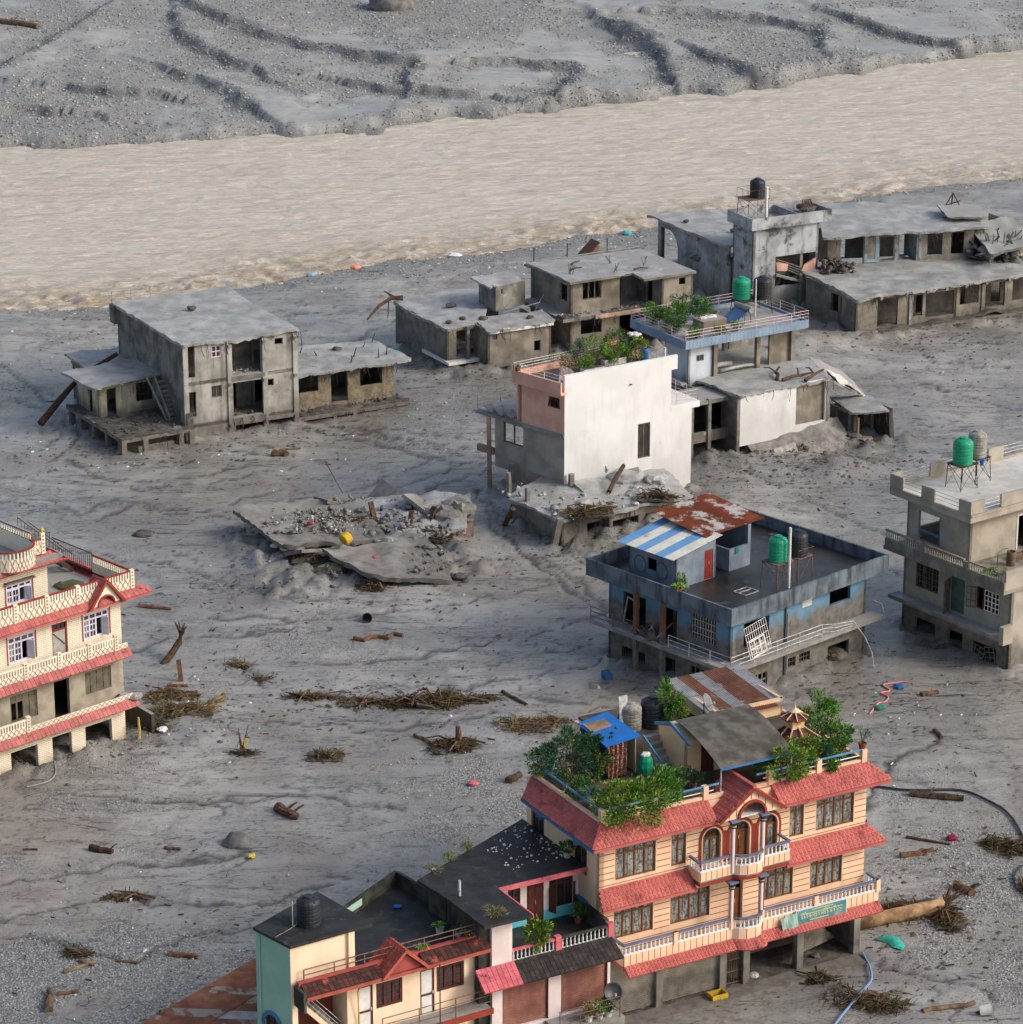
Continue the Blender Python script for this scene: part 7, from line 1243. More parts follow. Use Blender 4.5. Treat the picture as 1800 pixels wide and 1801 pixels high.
for i, (x, y) in enumerate(((6.0, .9), (7.3, .4), (5.2, 2.2))): lgj = thing('muddy_branch', ['forked muddy branch on the sagging roof edge', 'splintered beam end at the right of the sagging roof', 'long root lying across the sagging roof'][i], 'branch', tuple(Matrix.Rotation(R(JTH), 4, 'Z') @ Vector((x, y, 0)) + Vector((JO[0], JO[1], 5.15))), R(JTH + 30 * i)); MB().tube([(-1.2, .2, 0), (-.3, 0, .2), (.5, .1, .1), (1.3, -.3, .3)], .16, 6, .08, jit=.3).build('wood', m_bark, lgj); MB().tube([(.2, 0, .15), (.6, .6, .5), (.8, 1.0, .4)], .08, 5, .03, jit=.3).build('fork', m_bark, lgj)
kh = house('collapsed_annex', 'small collapsed mud-roofed annex with dark open side right of the white wall', 'ruin', JO, JTH)
mudsheet('roof_silt', kh, [(9.7, -1.6), (12.1, -3.0), (13.3, .8), (10.6, 2.4)], (2.2, 2.4, 2.5, 2.4), th=.16, amp=.08); hollow(kh, 10.0, -1.2, 12.3, 1.6, -.4, 2.2, m_ruin, .18, [(.5, 1.9, .2, 2.0)], [(.6, 2.0, .2, 2.0)]); MB().hexa([(12.0, -3.4, -.3), (12.9, -2.9, -.3), (12.9, -.6, -.3), (12.2, -1.0, -.3), (12.1, -3.0, 2.3), (12.7, -2.7, 2.5), (12.7, -.4, 2.5), (12.1, -.8, 2.3)]).build('fallen_wall', mat('dark_wet_wall', (60, 58, 55), (46, 44, 42), bump=.5), kh); MB().beam((10.3, -1.5, .4), (10.2, -1.6, 1.9), .16, .2).build('broken_column', m_hpink, kh); lump(kh, 10.6, -2.2, .3, .5, m_hpink, name='rubble', sq=.3)
# ================================================================ buried ruin in front of the white house
LO, LTH = (3.51, 210.15), 35
lh = house('buried_ruin', 'half-buried mud-roofed ruin littered with wood before the white house', 'ruin', LO, LTH)
hollow(lh, 0, 0, 3.7, 6.2, -.5, 1.95, m_ruin2, .2, [(2.2, 3.6, .1, 1.35)]); hollow(lh, 3.7, -.6, 10.5, 5.6, -.5, 1.95, m_ruin2, .2, [(.3, 2.6, .0, 1.35), (3.2, 4.4, 0, 1.3)])
mudsheet('roof_silt', lh, [(-.2, -.2), (4.0, -.3), (6.5, 8.4), (-.4, 6.4)], (2.0, 2.05, 2.6, 2.1), th=.16, amp=.12, droop=.35, rag=.3); mudsheet('roof_silt', lh, [(3.6, -.9), (10.9, -1.0), (13.0, 5.5), (5.0, 8.0)], (2.0, 1.9, 1.9, 2.7), th=.17, amp=.14, droop=.35, rag=.35, seed=2)
for a, b, w in (((-.55, .3, -.3), (-.3, -.2, 2.3), .5), ((.1, 4.3, 1.6), (.2, 4.4, 3.2), .3)): MB().beam(a, b, w, .26).build('leaning_pillar', m_ruin, lh)
for x, y, z0, z1 in ((-.2, 6.2, 2, 3.9), (4.3, 6.5, 2, 4.9), (4.75, 6.6, 2, 4.7)): MB().tube([(x, y, z0), (x + .05, y, (z0 + z1) / 2), (x, y, z1)], .2, 5, .16, jit=.2).build('stub_post', m_ruin, lh)
shards(lh, -.4, 10.5, -1, 7.5, 2.15, 2.4, 160, .06, .3, m_silt); shards(lh, -.5, 10.5, -1.6, .2, -.1, .25, 220, .06, .3, m_dirt)
for x, y, r in ((8.9, 4.2, 1.3), (7.4, 1.2, .7), (3.0, 1.6, .6), (10.6, 3.0, .8)): lump(lh, x, y, 2.2, r, m_silt, name='mud_lump', sq=.6)
for i, (a, b, r) in enumerate((((7.6, 5.4, 2.9), (12.6, 7.4, 3.3), .38), ((-.8, 5.8, .2), (-1.6, 3.6, 2.2), .22), ((5.6, 2.0, 2.5), (8.4, 4.0, 3.4), .2))): lq = thing('stranded_log', ['thick muddy trunk lying on the right of the buried ruin', 'dark root hanging off the left wall of the buried ruin', 'splintered branch rising from the buried ruin roof'][i], 'tree trunk', (LO[0], LO[1], 0), R(LTH)); MB().tube([a, [(p + q) / 2 + .12 for p, q in zip(a, b)], b], r, 8, r * .75, jit=.25).build('trunk', (m_silt, m_bark, m_bark)[i], lq)
# ================================================================ collapsed roof slab in the middle
mh = thing('collapsed_slab', 'collapsed rubble-strewn concrete roof lying flat in the mud, yellow can on it', 'ruin', (-11, 209, 0), 0)
def Mq(*p): return [(x + 11, y - 209) for x, y in p]
mudsheet('roof_slab', mh, Mq((-15.6, 206.2), (-8.6, 209.0), (-12.0, 218.0), (-19.7, 212.6)), (1.3, 1.0, 1.2, 1.9), m_ruin, th=.25, amp=.2, rag=.4, droop=.5, seed=3); mudsheet('roof_slab', mh, Mq((-9.6, 201.3), (-4.0, 202.4), (-6.0, 209.3), (-13.0, 205.0)), (1.1, .35, .9, 1.5), m_ruin, th=.25, amp=.2, rag=.4, droop=.5, seed=4); mudsheet('roof_silt', mh, Mq((-9.5, 208.5), (-3.2, 210.8), (-3.0, 216.5), (-11.5, 217.6)), (1.0, 1.2, 1.7, 1.0), m_silt, th=.25, amp=.35, rag=.4, droop=.5, seed=5)
random.seed(77)
for x, y, z, w, d, a, b, c in ((-3.2, -2.6, 1.0, 1.3, .8, -.35, .25, .9), (-.6, 4.6, 1.4, 1.2, .9, .35, -.2, .2), (4.4, 5.8, 1.7, 1.2, 1.0, .5, .3, 1.2), (-2.0, 7.6, 1.2, 1.4, .8, .3, .2, 2.0)): MB(tr(x, y, z) @ Euler((a, b, c)).to_matrix().to_4x4()).box(-w, -d, -.13, w, d, .13).build('broken_slab', m_ruin, mh)
for x, y, z, r in ((6.6, 3.9, 1.4, 1.0), (7.5, 4.4, 1.8, .8), (5.8, 4.6, 1.3, .9), (7.2, 5.4, 1.7, .9)): lump(mh, x, y, z, r, m_bank, name='wall_chunk', sq=.8)
MB().hexa([(1.6, .6, -.2), (8.1, 2.9, -.2), (8.1, 3.2, -.2), (1.6, .9, -.2), (3.2, 1.1, .5), (8.2, 2.9, 1.15), (8.2, 3.2, 1.15), (3.2, 1.4, .5)]).build('pink_wall', m_hpink, mh); MB().hexa([(6.2, 2.6, -.2), (8.3, 3.2, -.2), (8.3, 6.5, -.2), (6.2, 6, -.2), (6.3, 3.0, 1.4), (8.35, 3.1, 1.3), (8.3, 6.4, 1.2), (6.4, 6, 1.1)]).build('wall_block', m_ruin2, mh); lump(mh, 7.4, 4.6, 1.5, .9, m_bank, name='rubble', sq=.5); MB().box(6.9, 3.1, 1.0, 8.2, 3.3, 1.25).build('yellow_band', mat('moss_yellow', (150, 152, 46), (110, 112, 50), bump=.2), mh)
MB(tr(1.6, 9.2, 1.0) @ Matrix.Rotation(.5, 4, 'Z') @ Matrix.Rotation(-.75, 4, 'Y') @ Matrix.Rotation(.25, 4, 'X')).box(-1.3, -1.0, -.14, 1.1, 1.0, .14).build('tilted_slab', m_ruin, mh); MB().hexa([(-2.2, 8.6, .4), (-.2, 8.4, .9), (-.2, 8.8, .9), (-2.2, 9.0, .4), (-2.2, 8.6, .7), (-.2, 8.4, 1.2), (-.2, 8.8, 1.2), (-2.2, 9.0, .7)]).build('broken_beam', m_ruin, mh); MB().beam((-1.0, 9.8, .6), (-2.6, 11.6, 3.0), .04, .04).build('bent_bar', m_iron, mh)
for a, b, w in (((-3.2, -5.6, -.2), (-.4, -4.6, 1.1), .5), ((-4.8, -4.2, -.1), (-3.0, -3.0, 1.0), .4), ((-6.6, -2.2, -.1), (-4.2, -2.0, 1.0), .4), ((3.6, 2.2, .2), (4.0, 3.2, 2.0), .35), ((1.4, 3.6, .9), (1.0, 4.6, 2.2), .35), ((4.6, 2.4, .0), (5.6, 3.8, 2.1), .4)): MB().beam(a, b, w, w * .7).build('broken_beam', m_ruin if a[0] < 0 else m_bark, mh)
MB().prism([(-2.2, -5.2), (-.6, -5.5), (-.2, -4.6), (-1.6, -4.3)], -.2, .9).build('mossy_block', mat('mossy_block', (128, 128, 84), (110, 106, 88), bump=.3), mh)
for i in range(26): lump(mh, random.uniform(-7, 6), random.uniform(-3.5, 7), 1.15, random.uniform(.12, .4), random.choice([m_ruin, m_dirt, m_ruin, m_silt]), name='rubble')
for i in range(9): lump(mh, 1.5 + i * .75 + random.random() * .3, -6.3 + random.random() * 1.4, .25, random.uniform(.3, .6), m_dirt, name='rubble')
shards(mh, -6.3, -.5, -.5, 4.5, 1.45, 1.75, 500, .04, .2, m_ruin2); shards(mh, -6, 0, 0, 4.4, 1.5, 1.75, 110, .04, .12, m_potw); shards(mh, -2, 7, 0, 7.5, 1.2, 1.7, 300, .05, .3, m_bank); shards(mh, -2, 6.5, -6.5, -1, .6, 1.0, 260, .05, .25, m_ruin); shards(mh, -8, 8, -7.5, 8, -.05, .2, 500, .06, .3, m_dirt); shards(mh, 1, 8, 1, 7.5, .9, 1.3, 220, .06, .3, m_dirt)
MB(tr(1.7, -6.6, .1)).lathe([(.5, -.2), (.45, .6), (.3, 1.0)], n=6).build('stump_block', m_ruin, mh)
# ================================================================ grey two-storey ruin at left with its two wings
NO, NTH = (-24.24, 235.02), 28
nh = house('grey_ruin', 'grey two-storey concrete ruin with gutted balconies and silt-covered roof', 'ruin', NO, NTH)
fx0 = -1.05; nf = [(.15, .95, 5.05, 7.6), (2.34, 3.14, 6.4, 7.35), (4.05, 6.5, 4.75, 7.5), (7.65, 8.35, 6.75, 7.25), (2.25, 3.1, 3.2, 4.15), (4.05, 6.6, 1.4, 4.15), (6.95, 7.5, 3.5, 4.05), (.1, .95, 1.9, 3.9), (4.2, 9.1, -.3, .75)]
hollow(nh, fx0, 0, 8.45, 13.8, -.6, 7.7, m_ruin, .22, nf, mf=m_ruinL)
for z in (1.0, 4.4): MB().box(fx0 + .2, .0 - (.0), z, 8.3, 13.6, z + .3).build('floor_slab', m_ruin, nh)
MB().box(3.0, .7, .9, 5.6, .72, 1.1).build('ledge', m_ruin, nh)
for x in (2.9, 5.6): MB().box(x, 2.2, 1.2, x + .18, 8, 7.6).build('partition', m_ruin, nh)
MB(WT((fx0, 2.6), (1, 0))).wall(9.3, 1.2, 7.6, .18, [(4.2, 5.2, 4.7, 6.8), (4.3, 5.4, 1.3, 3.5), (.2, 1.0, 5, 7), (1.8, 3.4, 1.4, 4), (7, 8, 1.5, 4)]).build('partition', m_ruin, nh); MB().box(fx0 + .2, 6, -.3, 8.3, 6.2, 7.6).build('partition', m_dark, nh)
for x in (fx0 - .06, 2.55, 5.5, 8.1): MB().box(x, -.12, -.4, x + .4, .05, 7.7).build('pilaster', m_ruinL, nh)
for z, x0_, x1_ in ((1.05, 2.9, 5.7), (4.4, 2.9, 5.7), (.75, 3.0, 8.5)): MB().box(x0_, -.16, z, x1_, .0, z + .3).build('beam', m_ruin, nh)
for x in (2.7, 5.6, 8.2):
    for z in (.9, 4.25, 7.3): MB().box(x - .12, -.3, z - .2, x + .16, -.1, z).build('beam_stub', m_ruin2, nh)
win(nh, WT((fx0, 0), (1, 0)), 2.34, 3.14, 6.4, 7.35, 2, (0, .5, 1), m_lil, m_maroon, dep=.05); win(nh, WT((fx0, 0), (1, 0)), 2.25, 3.1, 3.2, 4.15, 2, (0, 1), m_wreck, m_dark, dep=.08)
mudsheet('roof_silt', nh, [(fx0 - .2, -.3), (8.6, -.3), (8.6, 14.2), (fx0 - .4, 14.0)], 7.68, th=.18, amp=.1, droop=.4, rag=.25); MB().box(fx0 - .5, 13.2, 6.2, fx0 + .2, 14.2, 7.7).build('corner_block', m_ruin, nh); railing(nh, [(fx0 - .3, 14.1), (3.6, 14.1)], 7.75, .9, m_greyp, 3, 1.7, .025); lump(nh, 3.4, 9, 7.95, .35, m_dirt)
def N_(x, y, z): return tuple(Matrix.Rotation(R(NTH), 4, 'Z') @ Vector((x, y, 0)) + Vector((NO[0], NO[1], z)))
wr = house('ruin_wing', 'single-storey mud-plastered wing with open windows right of the grey ruin', 'ruin', NO, NTH); m_mudw = mat('mud_plastered', (140, 128, 108), (108, 98, 84), sc=1.6, rough=.95, bump=.9, bsc=3, bdist=.12)
MB(WT((8.5, 1.2), (1, 0))).wall(8.9, .4, 3.75, .22, [(.35, 2.3, 2.1, 3.55), (3.4, 4.85, .95, 3.55), (5.95, 7.9, 1.95, 3.5)]).build('front_wall', m_mudw, wr); MB().box(17.2, 1.42, .4, 17.4, 7, 3.75).build('side_wall', m_ruin, wr); MB().box(8.5, 7, .0, 17.4, 7.2, 3.75).build('back_wall', m_ruin, wr); MB().box(8.5, .2, .3, 18.3, 7, .58).build('floor_slab', m_ruin, wr); MB().box(8.5, .05, .2, 18.2, .2, .5).build('edge_beam', m_ruin2, wr)
for x in (8.7, 11.7, 13.4, 16.9): MB().box(x - .15, .0, .0, x + .15, .3, .3).build('beam_stub', m_ruin2, wr); MB().box(x - .12, .65, 3.45, x + .12, 1.2, 3.75).build('beam_stub', m_ruin2, wr); MB().box(x - .15, 1.0, -.4, x + .15, 1.3, .3).build('column', m_ruin, wr)
mudsheet('roof_silt', wr, [(8.5, .4), (18.6, .4), (18.4, 7.4), (8.5, 7.6)], 3.75, th=.18, amp=.1, droop=.35, seed=6); mudsheet('floor_silt', wr, [(8.6, .1), (18.3, .1), (18.2, 1.25), (8.6, 1.25)], .55, m_dirt, th=.25, amp=.3, rag=.15, res=.3)
MB().box(10.8, 6.8, 3.7, 11.15, 7.1, 6.1).build('standing_column', m_ruin2, wr)
for i in range(12): x = 9 + random.random() * 9; y = 1.5 + random.random() * 5; MB().tube([(x, y, 3.9), (x + random.uniform(-.3, .3), y, 4.2 + random.random() * .5)], .07, 5, .03, jit=.3).build('stub', m_bark, wr)
lump(wr, 9.4, 7.2, 3.9, .9, m_dirt); lump(wr, 14.5, 5.6, 3.95, .35, m_dirt)
wl_ = house('ruin_porch_wing', 'low muddy wing with stairs and raised porch left of the grey ruin', 'ruin', (-29.66, 230.84), 31)
MB().box(0, 0, 1.0, 6.1, 10.6, 1.28).build('porch_slab', m_ruin2, wl_); mudsheet('porch_silt', wl_, [(0, 0), (6.1, 0), (6.1, 6.2), (0, 10.5)], 1.26, m_dirt, th=.1, amp=.1, rag=.2, res=.4)
for x, y in ((.2, .2), (2.0, .2), (5.0, .2), (5.9, .2), (.2, 3), (.2, 5.5), (.2, 8), (.2, 9.9)): MB().box(x - .2, y - .2, -.4, x + .2, y + .2, 1.0).build('column', m_ruin2, wl_)
MB().box(.3, 1.4, -.4, 5.8, 1.5, 1.0).build('inner_wall', m_ruin, wl_); MB().box(1.4, .1, -.4, 4.4, .3, .5).build('low_wall', m_ruin, wl_)
m_yel = mat('yellowish_plaster', (196, 190, 166), (166, 160, 140), sc=1, streak=((112, 104, 90), .5, .7), mud=(1.2, 2.6, .9), bump=.3); hollow(wl_, .9, 6.2, 6.6, 10.4, 1.25, 4.05, m_yel, .18, [(.7, 1.5, 1.25, 3.5), (3.2, 4.6, 2.1, 3.6)], [(1.2, 2.1, 1.25, 3.5)]); grille(wl_, WT((.9, 6.2), (1, 0)), (3.2, 4.6, 2.1, 3.6), m_iron, 4, 3, .03)
mudsheet('roof_silt', wl_, [(.0, 4.9), (7.0, 5.8), (6.6, 11.2), (-.4, 10.2)], 4.05, th=.16, amp=.1, droop=.3, seed=7); MB().beam((.05, 4.95, 4.02), (6.6, 5.75, 4.02), .1, .1).build('green_trim', mat('green_trim', (66, 104, 84), (84, 96, 84), bump=0), wl_)
for i in range(9): MB().box(5.2, 2.6 + i * .28, 1.3 + i * .3, 6.2, 2.9 + i * .28, 1.45 + i * .3).build('step', m_ruin, wl_)
MB().hexa([(5.1, 2.4, 1.3), (5.2, 2.4, 1.3), (5.2, 5.2, 4.1), (5.1, 5.2, 4.1), (5.1, 2.4, 1.7), (5.2, 2.4, 1.7), (5.2, 5.2, 4.6), (5.1, 5.2, 4.6)]).build('stair_side', m_ruin, wl_); MB().prism([(5.8, .6), (6.3, .6), (6.3, 2.6), (5.8, 2.4)], 1.2, 2.3).build('mud_heap', m_dirt, wl_)
lb = thing('leaning_plank', 'pale plank leaning against the muddy stairs', 'plank', tuple(Matrix.Rotation(R(31), 4, 'Z') @ Vector((4.9, 4.0, 0)) + Vector((-29.66, 230.84, 1.3))), R(31)); MB().beam((.2, -1.2, 0), (-.3, 1.6, 3.2), .16, .05).build('plank', m_greyp, lb)
bt = thing('snagged_trunk', 'broken tree trunk snagged against the left ruin', 'tree trunk', (-33.5, 241.5, 0), 0); MB().tube([(-3.5, -3.0, .2), (-2.2, -1.6, 1.6), (-.6, 0, 3.2), (2.2, 1.6, 4.6)], .3, 7, .16, jit=.3).build('trunk', m_bark, bt); MB().tube([(-.6, 0, 3.2), (-1.4, .8, 4.2)], .12, 5, .05).build('branch', m_bark, bt); MB().tube([(-2.2, -1.6, 1.6), (-3.2, -1.0, 1.4)], .1, 5, .04).build('branch', m_bark, bt)
lfw = house('ruin_back_stub', 'low muddy wall stub behind the left edge of the grey ruin', 'ruin', (-31.5, 243.5), 28); mudsheet('roof_silt', lfw, [(-2.5, 0), (3, 0), (3, 5), (-2.5, 5)], 3.4, th=.2, amp=.15, seed=8); hollow(lfw, -2, .4, 2.8, 4.6, -.4, 3.4, m_ruin, .2)
# ================================================================ centre back ruins
OO = (-5.08, 251.99); oh = house('low_grey_ruin', 'low grey ruin with wide silt-covered roof near the river', 'ruin', OO, 29)
MB(WT((.2, 10.2), (0, -1))).wall(9.3, -.4, 3.9, .22).build('side_wall', m_ruin, oh); MB(WT((.2, .9), (1, 0))).wall(2.8, .9, 3.9, .22, [(.9, 2.6, 1.35, 3.6)]).build('front_wall', m_ruin2, oh); MB(WT((2.9, 1.2), (0, -1))).wall(2.4, .6, 3.9, .22).build('side_wall', m_ruin2, oh); MB(WT((2.9, -1.2), (1, 0))).wall(6.0, .6, 3.9, .22, [(.45, .9, 3.0, 3.45), (4.4, 5.0, 1.5, 2.4)]).build('front_wall', m_ruin2, oh); MB(WT((8.9, -1.2), (0, 1))).wall(5, 0, 3.9, .22).build('side_wall', m_ruin, oh); MB().box(.3, 9.9, -.4, 10, 10.1, 3.9).build('back_wall', m_ruin, oh)
MB().box(0, .2, .9, 3.0, 5, 1.15).build('floor_slab', m_white, oh); MB().box(1.9, .5, -.4, 2.15, .8, 3.9).build('column', m_ruin, oh); MB().box(.2, .6, -.4, .5, .9, .9).build('column', m_ruin2, oh)
for i in range(9): lump(oh, .8 + random.random() * 2, 1.4 + random.random(), 1.3 + random.random() * .6, .35, random.choice([m_dirt, m_greyp, m_wood]), name='debris')
mudsheet('roof_silt', oh, [(0, .6), (4.0, 1.3), (10.2, 11.8), (.1, 10.4)], 3.86, th=.18, amp=.12, droop=.4, rag=.3, seed=9); mudsheet('roof_silt', oh, [(2.75, -1.5), (9.1, -1.5), (9.6, 1.6), (3.4, 2.4)], 3.88, th=.2, amp=.14, droop=.3, seed=10); MB().box(2.9, -1.46, 3.6, 9.0, -1.2, 3.88).build('edge_beam', m_white, oh)
MB(WT((6.3, 3.6), (.97, .25))).wall(3.4, 3.9, 6.0, .2, [(.4, .8, 5.3, 5.7)]).build('standing_wall', m_ruin, oh); MB(WT((6.3, 6.6), (0, -1))).wall(3.0, 3.9, 6.0, .2).build('standing_wall', m_ruin, oh); mudsheet('roof_silt', oh, [(5.8, 3.9), (9.8, 4.9), (9.6, 7.6), (5.6, 6.8)], (5.9, 5.7, 6.0, 6.0), th=.14, amp=.1, rag=.3, seed=11); MB().beam((6.0, 1.8, 4.3), (9.2, 1.2, 4.9), .06, .06).build('fallen_rail', m_greyp, oh); MB().beam((8.9, 1.5, 4.2), (9.4, 1.0, 5.6), .05, .05).build('fallen_rail', m_greyp, oh); MB().beam((7.0, 3.3, 4.2), (7.4, 2.6, 5.2), .05, .05).build('fallen_rail', m_white, oh)
for x, y, r in ((4.0, 1.6, .35), (2.5, 2.4, .3), (3.6, 6.5, .4), (7.6, 0, .3), (1.0, 2, .25)): lump(oh, x, y, 4.1, r, m_dirt)
rl = thing('root_mass', 'broken root hanging off the corner of the low grey ruin', 'root', (-10.2, 261.0, 4.0), 0); MB().tube([(1, 0, .3), (0, 0, .3), (-1.0, -.6, -.2), (-2.0, -1.4, -1.2)], .25, 6, .08, jit=.3).build('root', m_bark, rl); MB().tube([(.2, 0, .4), (-.6, .5, .8)], .14, 5, .05, jit=.3).build('root_branch', m_bark, rl); MB().tube([(-.2, 0, .2), (-.3, -.2, -1.4)], .05, 4, .03).build('root_branch', m_bark, rl)
O2 = (4.90, 257.51); o2 = house('flat_roof_ruin', 'two-storey tan ruin with thin flat roof behind the green rooftop garden', 'ruin', O2, 29)
MB().prism([(0, 0), (6.15, .1), (5.95, -2.1), (11.2, -1.95), (11.1, 7.0), (-.3, 7.4)], 6.4, 6.6).build('roof_slab', m_ruin, o2); mudsheet('roof_silt', o2, [(.1, .1), (11.0, .0), (10.9, 6.9), (-.2, 7.2)], 6.58, th=.06, amp=.05, rag=.05, droop=.1, seed=12); mudsheet('roof_silt', o2, [(6.2, -2.0), (11.0, -1.85), (11.0, .2), (6.2, .2)], 6.58, th=.06, amp=.04, rag=.05, droop=.1, seed=13)
MB(WT((.4, .6), (1, 0))).wall(4.8, -.4, 6.4, .2, [(1.15, 3.0, 4.7, 6.25), (1.0, 3.05, 1.7, 3.0)]).build('front_wall', m_ruin2, o2); MB(WT((.4, 7), (0, -1))).wall(6.4, -.4, 6.4, .2, [(4.5, 5.8, 4.5, 6.0)]).build('side_wall', m_ruin2, o2); MB(WT((8.0, -1.6), (1, 0))).wall(3.1, -.4, 6.4, .2, [(1.7, 2.35, 5.5, 6.1)]).build('front_wall', m_ruin2, o2); MB(WT((8.0, 2.4), (0, -1))).wall(4, -.4, 6.4, .2, [(1.5, 2.5, 3.8, 6.0)]).build('side_wall', m_ruin, o2); MB(WT((11.1, -1.6), (0, 1))).wall(8.5, -.4, 6.4, .2).build('side_wall', m_ruin2, o2); MB().box(.4, 6.8, -.4, 11.0, 7.0, 6.4).build('back_wall', m_ruin, o2); MB(WT((5.2, 2.4), (1, 0))).wall(2.8, 3.6, 6.4, .18, [(.3, 1.2, 3.7, 5.8)]).build('inner_wall', m_ruin, o2)
win(o2, WT((.4, .6), (1, 0)), 1.15, 3.0, 4.7, 6.25, 3, (0, 1), m_wreck, m_dark, dep=.08, pane=False); MB().box(-.9, -.4, 3.3, 8.1, 6.9, 3.6).build('floor_slab', m_ruin, o2); mudsheet('balcony_silt', o2, [(-.9, -.4), (6.5, -.4), (6.5, .6), (-.9, .6)], 3.56, m_dirt, th=.2, amp=.2, rag=.15, res=.3); MB().box(2.2, -.5, 3.25, 6.6, -.38, 3.6).build('pink_edge', m_hpink, o2)
for x, y in ((1.2, 2.0), (5.0, 1.0), (6.0, 3.6), (8.2, 1.8), (1.3, 2.4)): mbb = MB(); [mbb.tube([(x + random.uniform(-.25, .25), y, 6.6), (x + random.uniform(-.5, .5), y, 7.4)], .02, 4) for _ in range(4)]; mbb.build('rebar', m_iron, o2)
for i, (x, y, a) in enumerate(((2.4, 3.2, .2), (3.4, 5, .5), (7.2, .6, -.2))): MB(tr(x, y, 6.75) @ Matrix.Rotation(a, 4, 'Z')).tube([(-.6, 0, 0), (0, .05, .08), (.7, 0, 0)], .09, 5, .05, jit=.3).build('stick', m_bark, o2)
bk_ = thing('parapet_edge', 'muddy concrete parapet and posts behind the flat roof ruin', 'wall', tuple(Matrix.Rotation(R(29), 4, 'Z') @ Vector((0, 8.2, 0)) + Vector((O2[0], O2[1], 0))), R(29)); MB().box(1, 0, 0, 12, .3, 6.4).build('wall', m_ruin, bk_); [MB().tube([(x, .1, 6.4), (x, .1, 7.6)], .05, 5).build('post', m_iron, bk_) for x in (1.2, 4.5, 8.5)]
pt_ = thing('broken_gable', 'broken brick gable end sticking up behind the flat roof ruin', 'rubble', tuple(Matrix.Rotation(R(29), 4, 'Z') @ Vector((8.0, 9.6, 0)) + Vector((O2[0], O2[1], 5.0))), R(29)); MB().extr([(-1.4, 0, 0), (1.6, 0, 0), (.4, 0, 1.7)], (.6, 1.6, 0)).build('gable', mat('brown_brick', (152, 126, 104), (122, 98, 82), bump=.4), pt_); MB().beam((-1.5, .8, 0), (.6, .8, 1.85), 1.5, .12).build('tile_edge', mat('brown_tile', (112, 76, 62), bump=.3), pt_); MB().box(-1, .2, -5, 1, 1.4, 0).build('stub', m_ruin, pt_)
# ================================================================ long ruin with tower at the upper right
PO, PTH = (29.54, 263.58), 27.5
P_ = lambda x, y, z: tuple(Matrix.Rotation(R(PTH), 4, 'Z') @ Vector((x, y, 0)) + Vector((PO[0], PO[1], z)))
ph_ = house('long_ruin', 'long gutted two-storey ruin with silt-covered roofs at the upper right', 'ruin', PO, PTH); m_pblue = mat('pale_blue_patch', (150, 176, 192), (136, 156, 166), sc=1.5, stain=((120, 112, 100), 1.3, .5, .62), bump=.2)
po = [(2.2, 4.3, .7, 3.2), (5.9, 6.9, 1.2, 3.1), (7.2, 10.2, .9, 3.1), (10.8, 12.8, 1.6, 3.3), (13.5, 15.6, 1.0, 3.2), (16.4, 18.6, 1.3, 3.2), (19.3, 21, 1, 3.2)]
MB(WT((0, 0), (1, 0))).wall(22, .4, 3.6, .22, po).build('front_wall', m_ruin2, ph_); MB(WT((0, 8), (0, -1))).wall(8, -.4, 3.6, .22, [(4.0, 5.8, 1.6, 3.2)]).build('side_wall', m_ruin, ph_); MB().box(0, 9, -.4, 22, 9.2, 3.6).build('back_wall', m_ruin, ph_); MB().box(-.2, -.9, .2, 22, 9, .5).build('floor_slab', m_ruin2, ph_); MB(WT((0, 2.6), (1, 0))).wall(22, .5, 3.6, .18, [(3, 4, .6, 2.8), (8, 9, .6, 2.8), (12, 13.2, .6, 2.8), (16, 17, .6, 2.8)]).build('partition', m_ruin, ph_)
for x in (2.2, 4.8, 7, 9, 11, 13.2, 15.6, 18): MB().box(x - .12, -.95, .0, x + .14, -.8, .28).build('beam_stub', m_ruin2, ph_); MB().box(x - .12, -.6, 3.3, x + .14, 0, 3.55).build('beam_stub', m_ruin2, ph_); MB().box(x - .2, -.6, -.6, x + .2, -.2, .2).build('column', m_ruin, ph_)
for x in (5.55, 10.5, 13.2): MB().box(x - .15, -.12, .4, x + .15, .1, 3.5).build('column', m_ruin2, ph_)
MB().box(5.45, -.14, .4, 5.6, -.1, 3.4).build('blue_patch', m_pblue, ph_)
mudsheet('roof_silt', ph_, [(-.4, -.5), (22, -.5), (22, 9.5), (.4, 9.5)], 3.6, th=.22, amp=.14, droop=.45, rag=.3, seed=14, res=.5); mudsheet('floor_silt', ph_, [(2, -.9), (22, -.9), (22, .4), (2, .4)], .5, m_dirt, th=.2, amp=.25, rag=.2, res=.4, seed=15)
uf = lambda s: (3.6 + s * .956, 10.2 - s * .293)
MB(WT(uf(0), (.956, -.293))).wall(13.5, 3.6, 6.5, .2, [(1.2, 3.3, 3.7, 6.2), (4.6, 6.1, 3.9, 6.1), (6.6, 8.2, 3.7, 6.2), (9.2, 10.6, 4.2, 6.2), (11.4, 12.6, 4.2, 6.2)]).build('upper_wall', m_ruin2, ph_)
for s in (3.4, 4.4, 6.2, 8.4): MB(WT(uf(0), (.956, -.293))).box(s, -.04, 3.8, s + .25, .01, 6.3).build('blue_patch', m_pblue, ph_)
MB(WT(uf(0), (.956, -.293))).box(3.5, -.05, 3.8, 5.0, .0, 4.1).build('blue_patch', m_pblue, ph_); MB(WT((uf(0)[0] + .6, uf(0)[1] + 2.4), (.956, -.293))).wall(13, 3.6, 6.5, .2, [(1.5, 2.5, 3.7, 5.8), (7, 8, 3.7, 5.8)]).build('partition', m_ruin, ph_)
